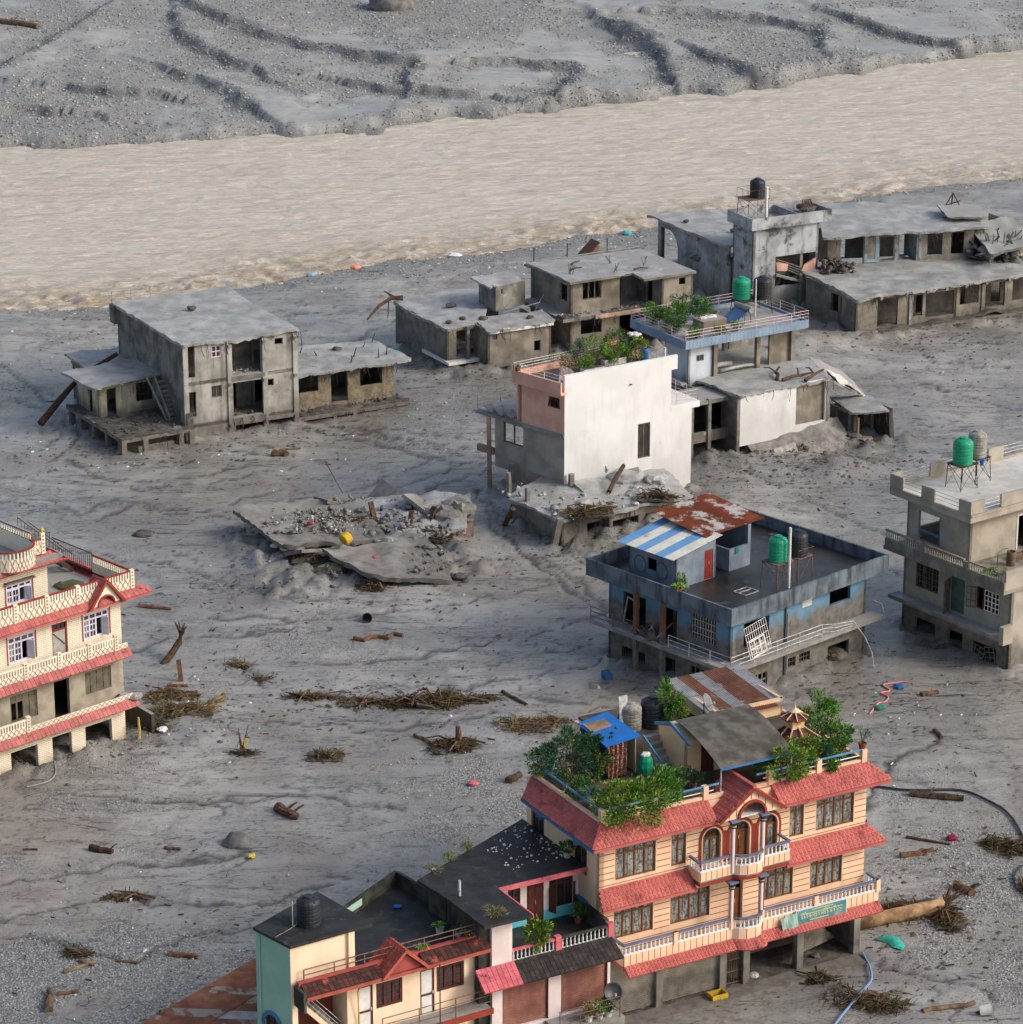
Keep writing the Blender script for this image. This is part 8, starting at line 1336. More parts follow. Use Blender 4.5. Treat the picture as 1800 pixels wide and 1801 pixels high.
MB(WT((8.3, 9.0), (.2, .98))).wall(2.2, 3.6, 6.5, .15).build('partition', m_pblue, ph_); MB(WT((11.8, 7.8), (.2, .98))).wall(2.4, 3.6, 6.5, .15).build('partition', m_pblue, ph_)
mudsheet('roof_silt', ph_, [(2.4, 9.2), (17.4, 5.4), (22.5, 12.6), (9.0, 20.5)], 6.5, th=.2, amp=.14, droop=.35, rag=.3, seed=16, res=.5); mudsheet('slab_fragment', ph_, [(15.2, 8.5), (18.5, 7.4), (20.5, 11.0), (16.6, 12.2)], (7.0, 6.9, 7.0, 7.3), m_ruin, th=.15, amp=.08, seed=17); MB().box(16, 8.4, 3.6, 21, 12, 6.5).build('inner_wall', m_dark, ph_)
shards(ph_, 16, 21, 3.5, 8, 3.7, 5.0, 90, .2, .8, m_ruin, flat=.16); shards(ph_, 16, 21, 3, 8, 3.7, 4.6, 160, .06, .3, m_dirt); mudsheet('sagging_roof', ph_, [(16.2, 3.2), (20.5, 2.6), (21.5, 7.5), (16.8, 7.6)], (4.6, 5.2, 6.6, 6.4), m_ruin, th=.2, amp=.2, rag=.5)
for i in range(3): MB(tr(17.2 + i * 1.3, 4.4, 4.9) @ Matrix.Rotation(.6 * i - .4, 4, 'Y') @ Matrix.Rotation(.5, 4, 'X')).box(-1.0, -.8, -.12, 1.0, .8, .12).build('broken_slab', m_ruin, ph_)
for i in range(16): x = 16 + random.random() * 4.5; MB().beam((x, 4.0 + random.random() * 3, 3.9), (x + random.uniform(-1.2, 1.2), 3.5 + random.random() * 4, 5.2 + random.random() * 1.4), .12, .1).build('debris_beam', random.choice([m_bark, m_wreck, m_ruin]), ph_)
for x in (17, 17.5, 18.2, 19.4): MB().tube([(x, 4.2, 3.8), (x + .3, 4.4, 6.3)], .04, 4).build('rebar', m_iron, ph_)
cr_ = thing('bent_frame', 'small twisted frame standing on the long ruin roof', 'frame', P_(19.0, 13.2, 6.7), 0); [MB().tube([p, (0, 0, 1.3)], .06, 5).build('strut', m_bark, cr_) for p in ((-.7, 0, 0), (.7, .2, 0), (0, .8, 0))]; MB().beam((-.7, 0, .1), (.7, .2, .5), .1, .1).build('strut', m_bark, cr_)
# tower block with parapet, broken stair hall, left wing with arch
tw2 = house('stair_tower', 'weathered blue-grey concrete stair tower rising above the long ruin', 'tower', PO, PTH); m_tw = mat('weathered_tower', (176, 180, 184), (132, 134, 136), sc=.5, stain=((78, 78, 76), .6, .54, .66), streak=((58, 58, 56), .52, .66), mud=(1, 4.6, .85), bump=.3)
hollow(tw2, -4.7, 9.3, 2.0, 12.7, -.4, 8.3, m_tw, .22, [(2.3, 6.5, 2.7, 5.4)]); MB().box(-5.1, 8.95, 8.1, 3.1, 13.1, 8.4).build('roof_slab', m_tw, tw2)
for p, q in (((-5.1, 9.02), (3.1, 9.02)), ((-5.03, 8.95), (-5.03, 13.1)), ((3.03, 8.95), (3.03, 13.1)), ((-5.1, 13.03), (3.1, 13.03)), ((-.4, 9.1), (-.4, 13))): MB().beam((*p, 8.75), (*q, 8.75), .15, .75).build('parapet', m_tw, tw2)
mudsheet('roof_silt', tw2, [(-4.9, 9.2), (2.9, 9.2), (2.9, 12.9), (-4.9, 12.9)], 8.3, th=.12, amp=.06, rag=0, droop=.05, seed=18); MB().box(-2.5, 11.2, 2.5, 1.9, 11.3, 5.4).build('inner_wall', m_ruin, tw2)
for i in range(4): MB().beam((-2.3 + i * .15, 9.35, 5.2 - i * .25), (.6, 9.5, 4.0 - i * .25), .05, .05).build('fallen_rail', m_greyp, tw2)
MB().hexa([(-2.2, 9.3, 4.1), (-1.2, 9.25, 4.0), (-1.2, 9.4, 4.0), (-2.2, 9.45, 4.1), (-2.3, 9.3, 4.9), (-1.1, 9.25, 4.6), (-1.1, 9.4, 4.6), (-2.3, 9.45, 4.9)]).build('pink_fragment', m_hpink, tw2); MB().hexa([(.3, 9.3, 3.8), (1.7, 9.25, 3.6), (1.7, 9.4, 3.6), (.3, 9.45, 3.8), (.6, 9.3, 4.3), (1.8, 9.25, 4.9), (1.8, 9.4, 4.9), (.6, 9.45, 4.3)]).build('pink_fragment', m_hpink, tw2); MB().beam((-2.4, 9.3, 3.8), (1.2, 9.1, 2.6), .5, .2).build('fallen_flight', m_ruin, tw2); MB().box(.3, 9.5, 2.6, .55, 9.7, 5.4).build('column', m_ruin2, tw2)
for i in range(5): lump(tw2, 1.0 + random.random() * 1.6, 10 + random.random() * 2, 8.9, .45, m_dirt, name='rubble'); MB().beam((1 + i * .3, 10, 8.6), (1.6 + i * .2, 11.5, 9.6), .1, .08).build('stick', m_bark, tw2)
shards(tw2, 1.6, 4.2, 6.8, 9.2, 3.7, 4.6, 120, .1, .5, m_dirt); shards(tw2, -2.2, 1.8, 9.5, 11, 2.5, 3.2, 120, .08, .4, m_dirt)
stand('thin rusty stand under the tank on the tower', P_(-3.4, 11.6, 8.4), R(PTH), 2.2, 1.9, 1.9, m_rust, rail=.9); tank('black water tank on top of the stair tower', P_(-3.0, 11.6, 10.35), .68, 1.7, m_black); pz_ = thing('tower_pipe', 'white upright pipe in front of the tower tank', 'pipe', P_(-3.3, 9.6, 8.4), 0); MB().tube([(0, 0, 0), (0, 0, 3.3)], .14, 8).build('pipe', m_white, pz_)
lw = house('arched_wing', 'grey wing with arched opening and flat silt roof behind the tower', 'ruin', PO, PTH)
MB(WT((-4.9, 25.5), (0, -1))).wall(12.5, -.4, 5.8, .22, [(.5, 3.6, 1.5, 5.0)]).build('side_wall', m_tw, lw); sp = MB(WT((-4.9, 25.5), (0, -1))); sp.extr([(3.6, 0, 5.0), (3.6, 0, 3.6), (3.3, 0, 4.3), (2.8, 0, 4.8), (2.2, 0, 5.0)], (0, .2, 0)); sp.build('arch_spandrel', m_tw, lw)
MB().box(-4.7, 25.3, 1.5, -4.3, 25.7, 5.8).build('column', m_ruin, lw); MB().box(-4.9, 24, 1.2, 5, 25.4, 1.5).build('floor_slab', m_silt, lw); MB().box(-3.0, 18, -.4, -2.8, 25, 5.8).build('inner_wall', m_ruin, lw); MB().box(4, 13.2, -.4, 4.2, 25.5, 5.8).build('side_wall', m_tw, lw); mudsheet('roof_silt', lw, [(-5.5, 12.9), (4.6, 12.9), (7.0, 24.0), (-5.8, 26.0)], 5.8, th=.2, amp=.12, droop=.3, seed=19, res=.5); lump(lw, -4.93, 18.5, 3.6, .6, m_ruin, name='scar')
for i, (x, y) in enumerate(((-4, 22), (-2, 17))): lump(lw, x, y, 6.05, .25 + .1 * i, m_dirt)

# mud clods and broken bits lying about the ruins
for ob, x0_, x1_, y0_, y1_, zz in ((nh, 3.2, 5.4, .2, 2.3, 1.35), (nh, 3.2, 5.4, .2, 2.3, 4.75), (wr, 9, 18, .4, 1.6, .75), (wl_, .3, 5.8, .4, 5.8, 1.35), (o2, -.8, 6.3, -.4, .6, 3.75), (lh, .2, 10, .2, 6, 2.2), (jh, 1, 9.6, -2.6, -.2, .5), (kh, 9.6, 12.8, -3.6, -1.4, .05)):
    shards(ob, x0_, x1_, y0_, y1_, zz - .05, zz + .08, int(14 * max(4, (x1_ - x0_) * (y1_ - y0_)) ** .62), .04, .2, m_dirt if zz < 3 else m_silt)
cl_ = MB(); cv, cf = [], []
for cx, cy, rx, ry, n in ((-20, 238, 9, 5, 500), (-30, 233, 6, 5, 400), (-2, 252, 7, 5, 300), (20, 227, 8, 4, 500), (27, 229, 5, 4, 300), (9, 212, 8, 5, 500), (-11, 207, 9, 7, 700), (38, 262, 11, 5, 500), (-22, 177, 5, 4, 300), (20, 186, 6, 5, 250), (14, 146, 7, 4, 250), (22, 152, 5, 6, 300), (-8, 182, 8, 3, 300), (5, 208, 5, 5, 200), (-30, 262, 10, 10, 300)):
    for i in range(n):
        x, y = random.gauss(cx, rx * .7), random.gauss(cy, ry * .7); s = .04 * 5 ** (random.random() ** 2.2); z = gz(x, y); k0 = len(cv); a = random.random() * 6
        for j in range(5): cv.append((x + s * 1.4 * math.cos(a + j * 1.257) * random.uniform(.7, 1.2), y + s * math.sin(a + j * 1.257) * random.uniform(.7, 1.2), z - .02))
        cv.append((x, y, z + s * .8)); cf += [[k0 + j, k0 + (j + 1) % 5, k0 + 5] for j in range(5)]
put('mud_clods', tri_soup('mud_clods', np.array(cv), np.array(cf), m_dirt), kind='stuff', label='small clods of grey mud lying around the ruined houses', cat='mud clods')

for ob, e, n in ((nh, [(-1.1, -.3, 7.7), (8.6, -.3, 7.7)], 14), (nh, [(2.9, -.1, 1.3), (5.7, -.1, 1.3)], 8), (wr, [(8.7, .4, 3.75), (18.5, .4, 3.75)], 26), (wr, [(8.7, .1, .4), (18.2, .1, .4)], 14), (wl_, [(0, 4.9, 4.05), (6.8, 5.8, 4.05)], 14), (wl_, [(0, 0, 1.1), (6, 0, 1.1)], 12), (oh, [(0, .6, 3.9), (3.6, .6, 3.9)], 10), (oh, [(2.8, -1.5, 3.9), (9, -1.5, 3.9)], 10), (o2, [(0, 0, 6.45), (6.1, 0, 6.45)], 9), (o2, [(-.9, -.45, 3.4), (6.5, -.45, 3.4)], 14), (ph_, [(0, -.5, 3.6), (22, -.5, 3.6)], 46), (ph_, [(2.6, 9.1, 6.5), (17.2, 5.4, 6.5)], 34), (ph_, [(2, -.95, .3), (21, -.95, .3)], 30), (lh, [(0, -.25, 2), (10.4, -.9, 2)], 22), (jh, [(0, -.15, 4.9), (8.6, -.15, 4.9)], 12), (kh, [(9.7, -1.6, 2.2), (12.1, -3.0, 2.4)], 10), (mh, [(-4.6, -2.9, 1.2), (2.0, -4.0, 1.3)], 16)):
    hanging(ob, e, n, m_iron if n % 4 else m_bark)
# ================================================================ driftwood, logs and flotsam on the mud
random.seed(21)
def log(label, a, b, r, m, name='log', r1=None, lift=.55, cat='log', bend=.08, stubs=1, group='logs stranded on the mud'):
    ax, ay = a; bx, by = b; L = math.hypot(bx - ax, by - ay); cx, cy = (ax + bx) / 2, (ay + by) / 2; z = max(gz(cx, cy), -.2)
    t = thing(name, label, cat, (cx, cy, z), math.atan2(by - ay, bx - ax), group); r1 = r1 or r * .8; n = 6
    pts = [(-L / 2 + L * i / n, random.gauss(0, bend * r * 2.5), r * lift + random.gauss(0, r * .1)) for i in range(n + 1)]
    MB().tube(pts, r, 9, r1, jit=.22).build('trunk', m, t)
    for i in range(stubs): x = random.uniform(-.3, .35) * L; s = random.choice((-1, 1)); MB().tube([(x, 0, r * .6), (x + .15, s * r * 1.3, r * 1.5), (x + .3, s * r * 2.0, r * 1.9)], r * .3, 5, r * .12, jit=.3).build('branch_stub', m, t)
    return t
log('curved orange-brown log lying in the open mud centre', (-10.12, 192.2), (-7.1, 193.1), .17, m_redlog, bend=.9)
log('short reddish log right of the cream brick house', (-24.8, 198.4), (-22.6, 197.8), .14, m_redlog); log('long brown log on the right below the black hose', (22.9, 167.7), (25.9, 167.0), .24, m_bark, stubs=2); log('thin dark pole with red cloth at its end', (22.0, 161.9), (24.3, 160.9), .1, m_bark); log('red-brown log just below the thin pole', (21.4, 159.4), (23.3, 160.2), .19, m_redlog)
log('short thick brown stump near the fallen tree roots', (23.9, 155.6), (24.7, 154.5), .28, m_bark, stubs=3); log('pale long pole at the bottom right corner', (20.4, 141.3), (23.1, 142.1), .15, m_wood, stubs=0); log('faint reddish log in the shade before the concrete house', (25.4, 182.8), (26.5, 183.2), .17, m_redlog); log('small dark upright-lying stub on the right mud', (25.5, 177.0), (25.8, 176.0), .14, m_bark, stubs=0)
log('dark rotten log at the lower left', (-23.3, 160.4), (-22.0, 159.9), .22, m_bark); log('small orange stick right of the rotten log', (-19.2, 160.5), (-18.3, 160.3), .11, m_redlog, stubs=0); log('thin dark stick near the left edge', (-27.0, 160.3), (-26.2, 160.3), .08, m_bark, stubs=0)
log('dark root chunk lying left of the black roof', (-13.3, 165.7), (-12.1, 164.5), .33, m_bark, stubs=4, r1=.2); log('squared brown beam left of the mint tower', (-17.7, 147.5), (-16.1, 147.2), .17, m_redlog, stubs=0); log('flat brown plank crossing another at bottom left', (-22.8, 145.6), (-21.3, 146.8), .1, m_wood, stubs=0); log('second brown plank of the crossed pair', (-22.2, 146.9), (-21.4, 146.3), .09, m_redlog, stubs=0)
log('short brown board between the crossed planks and the beam', (-20.3, 146.9), (-19.2, 146.7), .09, m_redlog, stubs=0); log('orange-brown stick near the bottom left corner', (-22.8, 143.3), (-21.8, 143.6), .12, m_redlog, stubs=0); log('bark chunk pointing down at the bottom left corner', (-23.0, 141.5), (-23.2, 143.6), .22, m_wood)
log('dark straight pole above the rooftop garden', (-.56, 183.3), (.94, 181.1), .12, m_bark, stubs=0); log('pale stick left of the root stub', (-5.8, 176.6), (-4.5, 174.9), .13, m_wood, stubs=0); log('short brown log behind the garden corner', (-.3, 169.5), (.5, 170.4), .25, m_bark, stubs=0); log('long log at the top left of the far bank', (-66.8, 414.2), (-61.5, 410.9), .45, m_wood, stubs=2)
log('pale peeled branch right of the cream brick house', (-18.8, 180.0), (-17.7, 182.1), .26, m_wood, stubs=2); log('reddish board lying beside the dark wall slab', (-21.5, 184.3), (-20.2, 184.3), .12, m_redlog, stubs=0); log('dark sleeper lying before the grey ruin', (-18.2, 231.2), (-17.1, 230.9), .32, m_bark, stubs=0); log('flat muddy plank beside the dark sleeper', (-17.8, 232.4), (-16.2, 232.8), .1, m_wreck, stubs=0)
up = thing('upright_board', 'short upright wooden board right of the cream brick house', 'board', (-20.7, 185.2, -.1), .3); MB().beam((0, 0, 0), (-.1, .2, 1.5), .28, .1).build('board', m_redlog, up)
st = thing('leaning_stump', 'leaning broken tree trunk with a splintered top in the left mud', 'tree stump', (-22.2, 188.1, -.1), 0); MB().tube([(0, 0, 0), (.5, .7, .5), (1.0, 1.4, 1.1), (1.15, 1.6, 1.75)], .2, 8, .24, jit=.25).build('trunk', m_bark, st); [MB().tube([(1.1, 1.55, 1.6), (1.1 + .4 * math.cos(i), 1.55 + .3 * math.sin(i), 2.1 + .1 * i)], .14, 5, .03, jit=.4).build('splinter', m_bark, st) for i in range(4)]
def twigs(name, par, rx, ry, h, n, m, l0=.5, l1=1.6, seed=1, r=.025):
    g = np.random.default_rng(seed); V = []; F = []; lobes = [(g.uniform(-.65, .65), g.uniform(-.5, .5), g.uniform(.3, .75), g.uniform(.3, 1.1)) for _ in range(5)]
    for i in range(n):
        a = g.random() * 6.28; q = g.random() ** .7; lb = lobes[g.integers(5)]; x, y = lb[0] * rx + math.cos(a) * q * rx * lb[2], lb[1] * ry + math.sin(a) * q * ry * lb[2]; z = g.random() * h * (1.05 - q) * lb[3]; L = l0 + (l1 - l0) * g.random() ** 2; th = g.random() * 6.28; ph_2 = g.normal(0, .22); d = np.array([math.cos(th) * math.cos(ph_2), math.sin(th) * math.cos(ph_2), math.sin(ph_2)]) * L / 2; s = np.cross(d, [0, 0, 1.0]); s /= max(np.linalg.norm(s), 1e-3); w = r * (.5 + 1.4 * g.random() ** 2); u_ = np.array([0, 0, 1.0]) * w; s = s * w; c = np.array([x, y, z]); k0 = len(V)
        V += [c - d - s, c - d + s, c - d + u_, c + d - s * .5, c + d + s * .5, c + d + u_ * .5]; F += [[k0, k0 + 3, k0 + 5], [k0, k0 + 5, k0 + 2], [k0 + 1, k0 + 2, k0 + 5], [k0 + 1, k0 + 5, k0 + 4], [k0, k0 + 1, k0 + 4], [k0, k0 + 4, k0 + 3]]
    V = np.array(V); V[:, 2] = np.maximum(V[:, 2], -.03); return put(name, tri_soup(name, V, np.array(F), m), par, kind='stuff')
m_straw = mat('straw_brown', (122, 104, 72), (88, 74, 50), sc=1.5, isl=.5, rough=.95, bump=0)
def pile(label, x, y, rx, ry, h, n, seed, big=3, m=None, rz=0, group='driftwood piles'):
    t = thing('driftwood_pile', label, 'driftwood', (x, y, max(gz(x, y), -.2)), rz, group); mb = MB(); N_2 = 14; rings = []
    hp = mudsheet('mud_core', t, [(-rx * .8, -ry * .8), (rx * .8, -ry * .8), (rx * .8, ry * .8), (-rx * .8, ry * .8)], -.12, m_dirt, th=.12, amp=h * .35, rag=.25, res=.3, droop=.2, seed=seed)
    twigs('twigs', t, rx, ry, h, n, m or m_twig, seed=seed); twigs('twigs', t, rx * .9, ry * .9, h * .8, n // 2, m_straw, .3, 1.0, seed + 50, .03)
    for i in range(big): a = random.random() * 6.28; L = random.uniform(.8, 1.9) * min(1.3, rx); xx, yy = random.uniform(-.6, .6) * rx, random.uniform(-.5, .5) * ry; MB().tube([(xx - math.cos(a) * L / 2, yy - math.sin(a) * L / 2, h * .3), (xx, yy, h * .75), (xx + math.cos(a) * L / 2, yy + math.sin(a) * L / 2, h * .5)], .07, 6, .03, jit=.3).build('branch', random.choice([m_wood, m_bark, m_bark]), t)
    return t
pile('left end of the long driftwood line across the mud', -12.2, 182.7, 2.3, .5, .35, 240, 1, 3); pile('middle of the long driftwood line with pale splintered boards', -9.0, 181.8, 1.9, .8, .5, 300, 2, 5); pile('thick driftwood heap in the middle of the line', -6.4, 181.6, 1.6, .9, .7, 380, 3, 4); pile('tallest dark root heap of the driftwood line', -4.7, 181.6, 1.4, 1.2, 1.3, 460, 4, 5); pile('right end of the long driftwood line', -2.2, 182.0, 2.0, .7, .4, 260, 5, 3)
pile('small twig clump where the driftwood line begins', -17.3, 187.9, .8, .5, .3, 90, 6, 1); pile('twig clump just right of the line beginning', -15.8, 185.6, .9, .5, .3, 90, 7, 1); pile('dense straw pile beside the dark wall slab', -21.0, 182.6, 1.8, 1.2, .5, 320, 8, 3, m_straw); pile('long straw pile below the peeled branch', -19.8, 179.6, 2.0, 1.2, .45, 380, 9, 3, m_straw); pile('brown trash pile at the porch corner of the cream house', -21.6, 177.4, 1.0, 1.0, .6, 220, 10, 2)
pile('root clump with an upright stub in the gravel', -3.4, 174.6, 1.6, 1.3, .7, 380, 11, 4); pile('scattered sticks left of the root clump', -11.0, 173.5, 1.3, .9, .3, 140, 12, 3); pile('pale straw heap behind the left garden corner', 1.3, 177.8, 2.2, 1.4, .35, 340, 13, 2, m_straw); pile('straw and root heap under the fallen tree', 20.6, 152.2, 2.2, 1.8, .5, 460, 14, 4); pile('tangled root ball at the end of the fallen tree', 23.0, 151.0, .9, 1.3, 1.1, 420, 15, 4)
pile('brush pile at the right edge', 27.6, 160.6, 1.6, 1.4, .6, 320, 16, 3); pile('big brush heap with rubble at the bottom right', 17.9, 142.2, 2.0, 1.4, .6, 460, 17, 4); pile('small brush clump in front of the peach house shops', 15.3, 144.9, .9, .6, .5, 180, 18, 2); pile('twigs caught against the porch pillars of the cream brick house', -29.4, 172.0, 1.2, .8, .9, 260, 19, 3); pile('low brush at the far right edge', 27.9, 155.6, .8, 1.2, .4, 160, 20, 2)
pile('brush heap by the blue house ground window', 20.0, 189.0, 1.0, .9, .4, 180, 22, 2); pile('dark trash heap at the lower left mud', -20.6, 154.2, 1.3, .6, .3, 150, 23, 3); pile('brown trash pile at the bottom left', -22.4, 147.7, .7, .5, .35, 110, 24, 1)
pile('driftwood caught on the front edge of the buried ruin', 5.6, 211.2, 1.9, 1.4, .5, 300, 25, 5)['group'] = 'debris on ruins'; pile('tangled roots on the right of the buried ruin roof', 10.2, 214.2, 1.6, 1.2, .7, 300, 26, 6); pile('brushwood at the front of the collapsed slab', -13.7, 205.8, 1.7, 1.1, .6, 300, 27, 5); pile('brushwood on the pink wall of the collapsed slab', -5.4, 210.6, 1.0, .9, .9, 260, 28, 5)
pile('sticks strewn on top of the collapsed slab', -11.8, 212.2, 2.0, 1.2, .25, 160, 29, 5); pile('twigs hanging at the lower front of the collapsed slab', -9.6, 201.6, 1.2, .7, .6, 200, 30, 3)
for nm, zz in (('driftwood caught on the front edge of the buried ruin', 2.3), ('tangled roots on the right of the buried ruin roof', 2.3), ('brushwood at the front of the collapsed slab', .8), ('brushwood on the pink wall of the collapsed slab', .5), ('sticks strewn on top of the collapsed slab', 1.3), ('twigs caught against the porch pillars of the cream brick house', .2)):
    for o in bpy.data.objects:
        if o.get('label') == nm: o.location.z = zz
ub = thing('root_stub', 'upright broken stub standing in the gravel root clump', 'tree stump', (-3.2, 174.8, 0), 0); MB().tube([(0, 0, 0), (.05, 0, .6), (0, .1, 1.3)], .22, 7, .15, jit=.3).build('stub', m_bark, ub)
sn = thing('snag_with_yellow_rag', 'small branched snag with a yellow rag in the mud', 'branch', (-16.0, 174.0, 0), 0); [MB().tube([(0, 0, 0), (.15 * math.cos(i * 2), .1 * math.sin(i * 2), .7), (.4 * math.cos(i * 2.1), .2, 1.2 + .15 * i)], .07, 5, .02, jit=.3).build('branch', m_bark, sn) for i in range(4)]; MB().hexa([(.1, -.1, .4), (.25, -.1, .45), (.25, -.06, .45), (.1, -.06, .4), (.2, -.1, .95), (.35, -.1, .9), (.35, -.06, .9), (.2, -.06, .95)]).build('rag', mat('yellow_rag', (216, 186, 40), bump=0), sn); twigs('twigs', sn, .9, .5, .5, 90, m_twig, seed=31)
# fallen tree beside the peach house
ft = thing('fallen_tree', 'large fallen tree trunk with root mass beside the peach house', 'tree trunk', (18.1, 150.4, .45), .36); MB().tube([(0, 0, 0), (1.6, .0, .08), (3.2, .1, .05), (5.0, .0, .12)], .34, 12, .46, jit=.12).build('trunk', mat('pale_trunk', (176, 146, 106), (130, 100, 72), sc=1.6, streak=((92, 70, 52), .5, .65), bump=.4), ft, smooth=True); [MB().tube([(4.9, 0, .1), (5.4, .5 * math.cos(i), .1 + .5 * math.sin(i)), (5.6 + .3 * (i % 3), 1.1 * math.cos(i), .2 + 1.0 * math.sin(i))], .14, 5, .03, jit=.4).build('root', m_bark, ft) for i in range(9)]
# plastics, cloth, hoses
sk_ = thing('turquoise_sack', 'turquoise plastic sack lying below the fallen tree', 'sack', (19.8, 148.7, gz(19.8, 148.7)), .4); mb = MB(); pts = [(-.75, .75), (-.2, .85), (.35, .9), (.5, .2), (.35, -.6), (.0, -.95), (-.3, -.5), (-.35, .1)]; n = len(pts); c = mb.pt((0, 0, .24)); mid_ = [mb.pt((x * .6, y * .6, .18 + .07 * math.sin(i * 2.4))) for i, (x, y) in enumerate(pts)]; rim = [mb.pt((x, y, .02)) for x, y in pts]
for i in range(n): j = (i + 1) % n; mb.f.append([c, mid_[i], mid_[j]]); mb.f.append([mid_[i], rim[i], rim[j], mid_[j]])
mb.build('sack', mat('turquoise_plastic', (64, 176, 158), (44, 150, 134), sc=5, rough=.4, bump=.5, bsc=9), sk_, smooth=True)
cr = thing('yellow_crate', 'yellow plastic crate on the mud before the peach house', 'crate', (10.3, 142.7, gz(10.3, 142.7)), .5); mb = MB(); [mb.box(*q) for q in ((-.45, -.3, 0, .45, .3, .05), (-.45, -.3, .05, -.4, .3, .42), (.4, -.3, .05, .45, .3, .42), (-.4, -.3, .05, .4, -.25, .42), (-.4, .25, .05, .4, .3, .42))]; mb.build('crate', mat('yellow_plastic', (196, 164, 34), (160, 134, 36), sc=4, bump=0), cr)
bu = thing('white_bucket', 'white plastic bucket lying at the bottom right corner', 'bucket', (23.5, 141.1, gz(23.5, 141.1) + .28), 0); MB(Matrix.Rotation(R(80), 4, 'Y')).lathe([(.24, -.3), (.3, .3), (.32, .34), (.29, .34), (.22, -.24)], n=14).build('bucket', m_white, bu)
dm = thing('steel_drum', 'dark open steel drum lying in the central mud', 'drum', (-9.5, 195.9, gz(-9.5, 195.9) + .2), 0); MB(Matrix.Rotation(R(75), 4, 'X')).lathe([(.3, -.3), (.33, .35), (.35, .38), (.3, .38), (.26, -.2)], n=14).build('drum', m_iron, dm)
for lab, x, y, r, c in (('bright blue box lying behind the rooftop garden', 6.0, 185.6, .38, (44, 88, 130)), ('yellow can on the front of the collapsed slab', -11.6, 206.6, .42, (206, 166, 50)), ('red ball on the collapsed slab', -14.0, 209.4, .25, (160, 58, 56)), ('small red scrap on the lower collapsed slab', -9.3, 203.4, .2, (170, 72, 68)), ('dark red cloth at the end of the thin pole', 24.5, 161.6, .3, (128, 22, 52)), ('small yellow scrap on the lower left mud', -14.3, 159.4, .22, (214, 188, 70)), ('pink scrap on the gravel above the black roof', -2.2, 169.2, .28, (196, 104, 112)), ('white plastic bowl in the straw pile', -21.0, 176.8, .32, (226, 226, 226)), ('blue scrap behind the blue house', 22.6, 209.4, .35, (36, 116, 184)), ('blue bag in the rubbish trail before the concrete house', 24.2, 184.0, .35, (48, 100, 150)), ('green scrap in the rubbish trail before the concrete house', 22.6, 180.6, .3, (46, 128, 96)), ('teal scrap on the far side of the river bank', 11.2, 301.2, .5, (60, 170, 170)), ('orange bag on the near river bank', -14.6, 288.4, .5, (232, 150, 120)), ('white sack on the near river bank', -5.4, 293.4, .6, (222, 222, 222)), ('pale blue drum on the near river bank', -18.5, 285.6, .5, (150, 170, 184))):
    o = thing('plastic_scrap', lab, 'scrap', (x, y, gz(x, y)), random.random() * 3, 'coloured flotsam'); zc = 1.35 if 'collapsed slab' in lab else .12
    if 'can' in lab.split()[:2]: MB(tr(0, 0, 1.0) @ Matrix.Rotation(R(70), 4, 'X')).lathe([(r * .9, 0), (r, .06), (r, .5), (r * .9, .56)], n=14).build('can', mat('paint_' + lab[:9], c, bump=0), o)
    elif 'box' in lab: MB().hexa([(-r, -r * .7, -.05), (r, -r * .7, -.02), (r, r * .7, -.05), (-r, r * .7, -.05), (-r, -r * .7, .4), (r, -r * .6, .45), (r, r * .7, .42), (-r, r * .7, .36)]).build('box', mat('paint_' + lab[:9], c, bump=0), o)
    else: lump(o, 0, 0, zc, r, mat('paint_' + lab[-14:], c, bump=.3), name='scrap', sq=.5)
def hose(label, pts, r, m, name='hose', z=.06):
    o = thing(name, label, 'hose', (*pts[0], 0), 0); q = []
    for i in range(len(pts) - 1):
        for f in np.linspace(0, 1, 6)[: 6 if i == len(pts) - 2 else 5]:
            p0, p1, p2, p3 = (np.array(pts[max(min(j, len(pts) - 1), 0)]) for j in (i - 1, i, i + 1, i + 2)); p = .5 * (2 * p1 + (p2 - p0) * f + (2 * p0 - 5 * p1 + 4 * p2 - p3) * f * f + (3 * p1 - p0 - 3 * p2 + p3) * f ** 3); q.append((p[0] - pts[0][0], p[1] - pts[0][1], gz(*p) + z))
    MB().tube(q, r, 6).build('line', m, o)
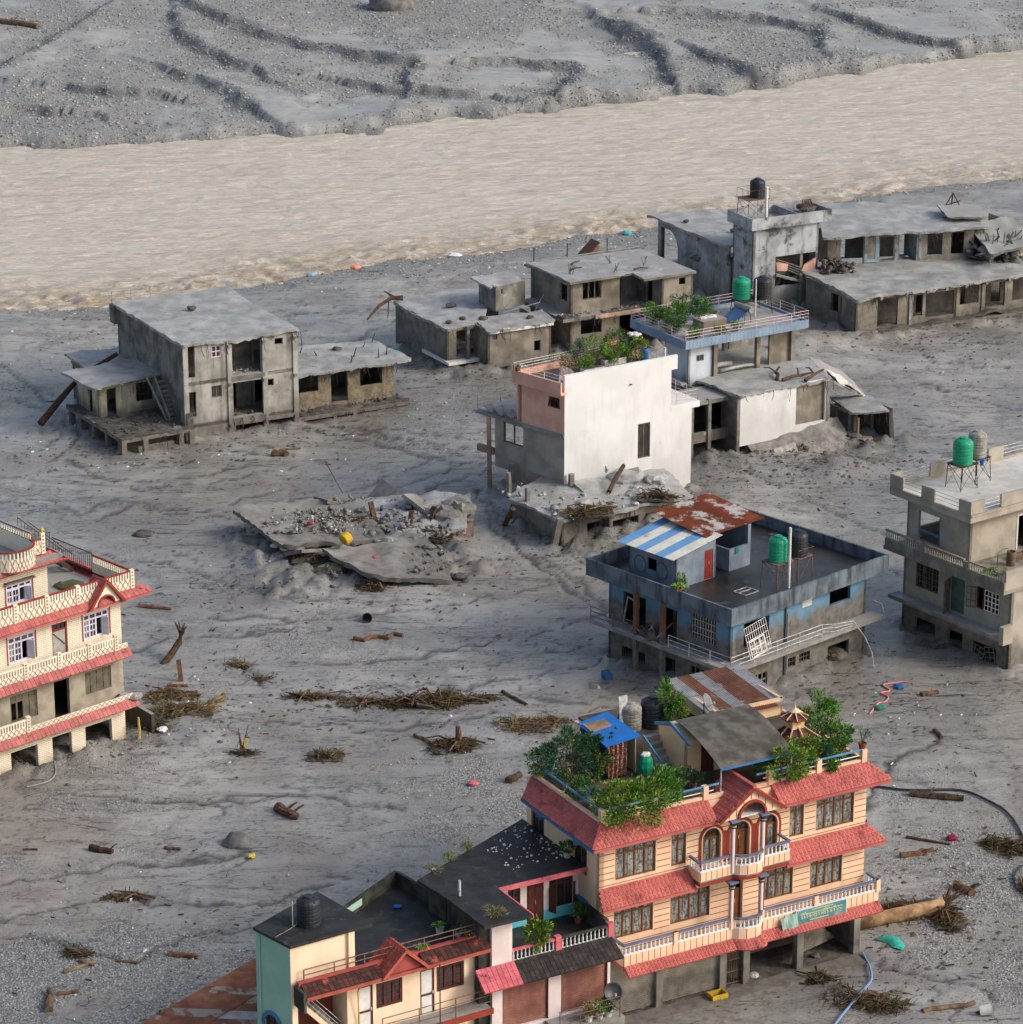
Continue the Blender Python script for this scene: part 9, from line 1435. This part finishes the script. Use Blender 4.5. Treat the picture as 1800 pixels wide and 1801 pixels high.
hose('pale blue water hose curling before the peach house', [(18.04, 147.36), (18.29, 146.09), (18.21, 144.53), (17.76, 143.30), (16.98, 141.80), (16.30, 140.61), (15, 138)], .06, mat('hose_blue', (120, 150, 190), bump=0), z=.15); hose('long black hose curving over the right mud', [(17.9, 168.6), (20.55, 168.89), (22.94, 168.25), (25.89, 168.25), (27.31, 166.74), (28.08, 165.33), (28.43, 163.40), (28.58, 160)], .07, m_black, z=.1); hose('black hose loop at the right edge of the mud', [(28.4, 158.6), (27.76, 157.85), (27.26, 156.78), (27.16, 155.72), (27.37, 154.88), (28.4, 154.2)], .06, m_black, z=.1)
hose('tangled pink rope before the concrete house', [(21.86, 179.71), (22.56, 181.34), (23.0, 181.6), (23.3, 182.4), (22.9, 183.0), (23.5, 183.4), (23.2, 184.2), (23.63, 184.59), (24.37, 184.87), (24.89, 184.78)], .05, mat('rope_pink', (206, 130, 132), bump=0), 'rope'); hose('grey cable hanging from the cream brick house balcony', [(-26.9, 172.0), (-26.6, 170.6), (-26.9, 169.4), (-28.0, 168.6)], .04, m_greyp, z=.05)
yp = thing('yellow_pipe', 'short yellow pipe standing at the corner of the cream brick porch', 'pipe', (-22.3, 175.6, 0), 0); MB().tube([(0, 0, 0), (.05, .1, .8), (0, .2, 1.5)], .11, 7, .06).build('pipe', mat('dull_yellow', (186, 156, 88), bump=0), yp)
def boulder(label, x, y, r, m, sq=.6, group='boulders'):
    o = thing('boulder', label, 'boulder', (x, y, gz(x, y)), random.random() * 3, group); mb = MB(); n = 9; mb.lathe([(math.sin(a) * r, math.cos(a) * r * sq) for a in (2.6, 2.1, 1.6, 1.1, .6, .25)], n=n); mb.v = [(p[0] * random.uniform(.8, 1.25), p[1] * random.uniform(.8, 1.2), p[2] * random.uniform(.85, 1.15) + r * sq * .3) for p in mb.v]; mb.build('rock', m, o, smooth=True)
m_rock = mat('mud_rock', (132, 131, 128), (98, 97, 95), sc=1.2, bump=.6, bsc=4, bdist=.1)
boulder('grey mud-coated boulder on the lower left mud', -15.2, 161.2, .85, m_rock); boulder('low dark mound in the upper left mud', -26.0, 212.6, .8, m_dirt, .25); boulder('large conical boulder on the far river bank', -15.9, 423.4, 3.2, m_rock, .7)
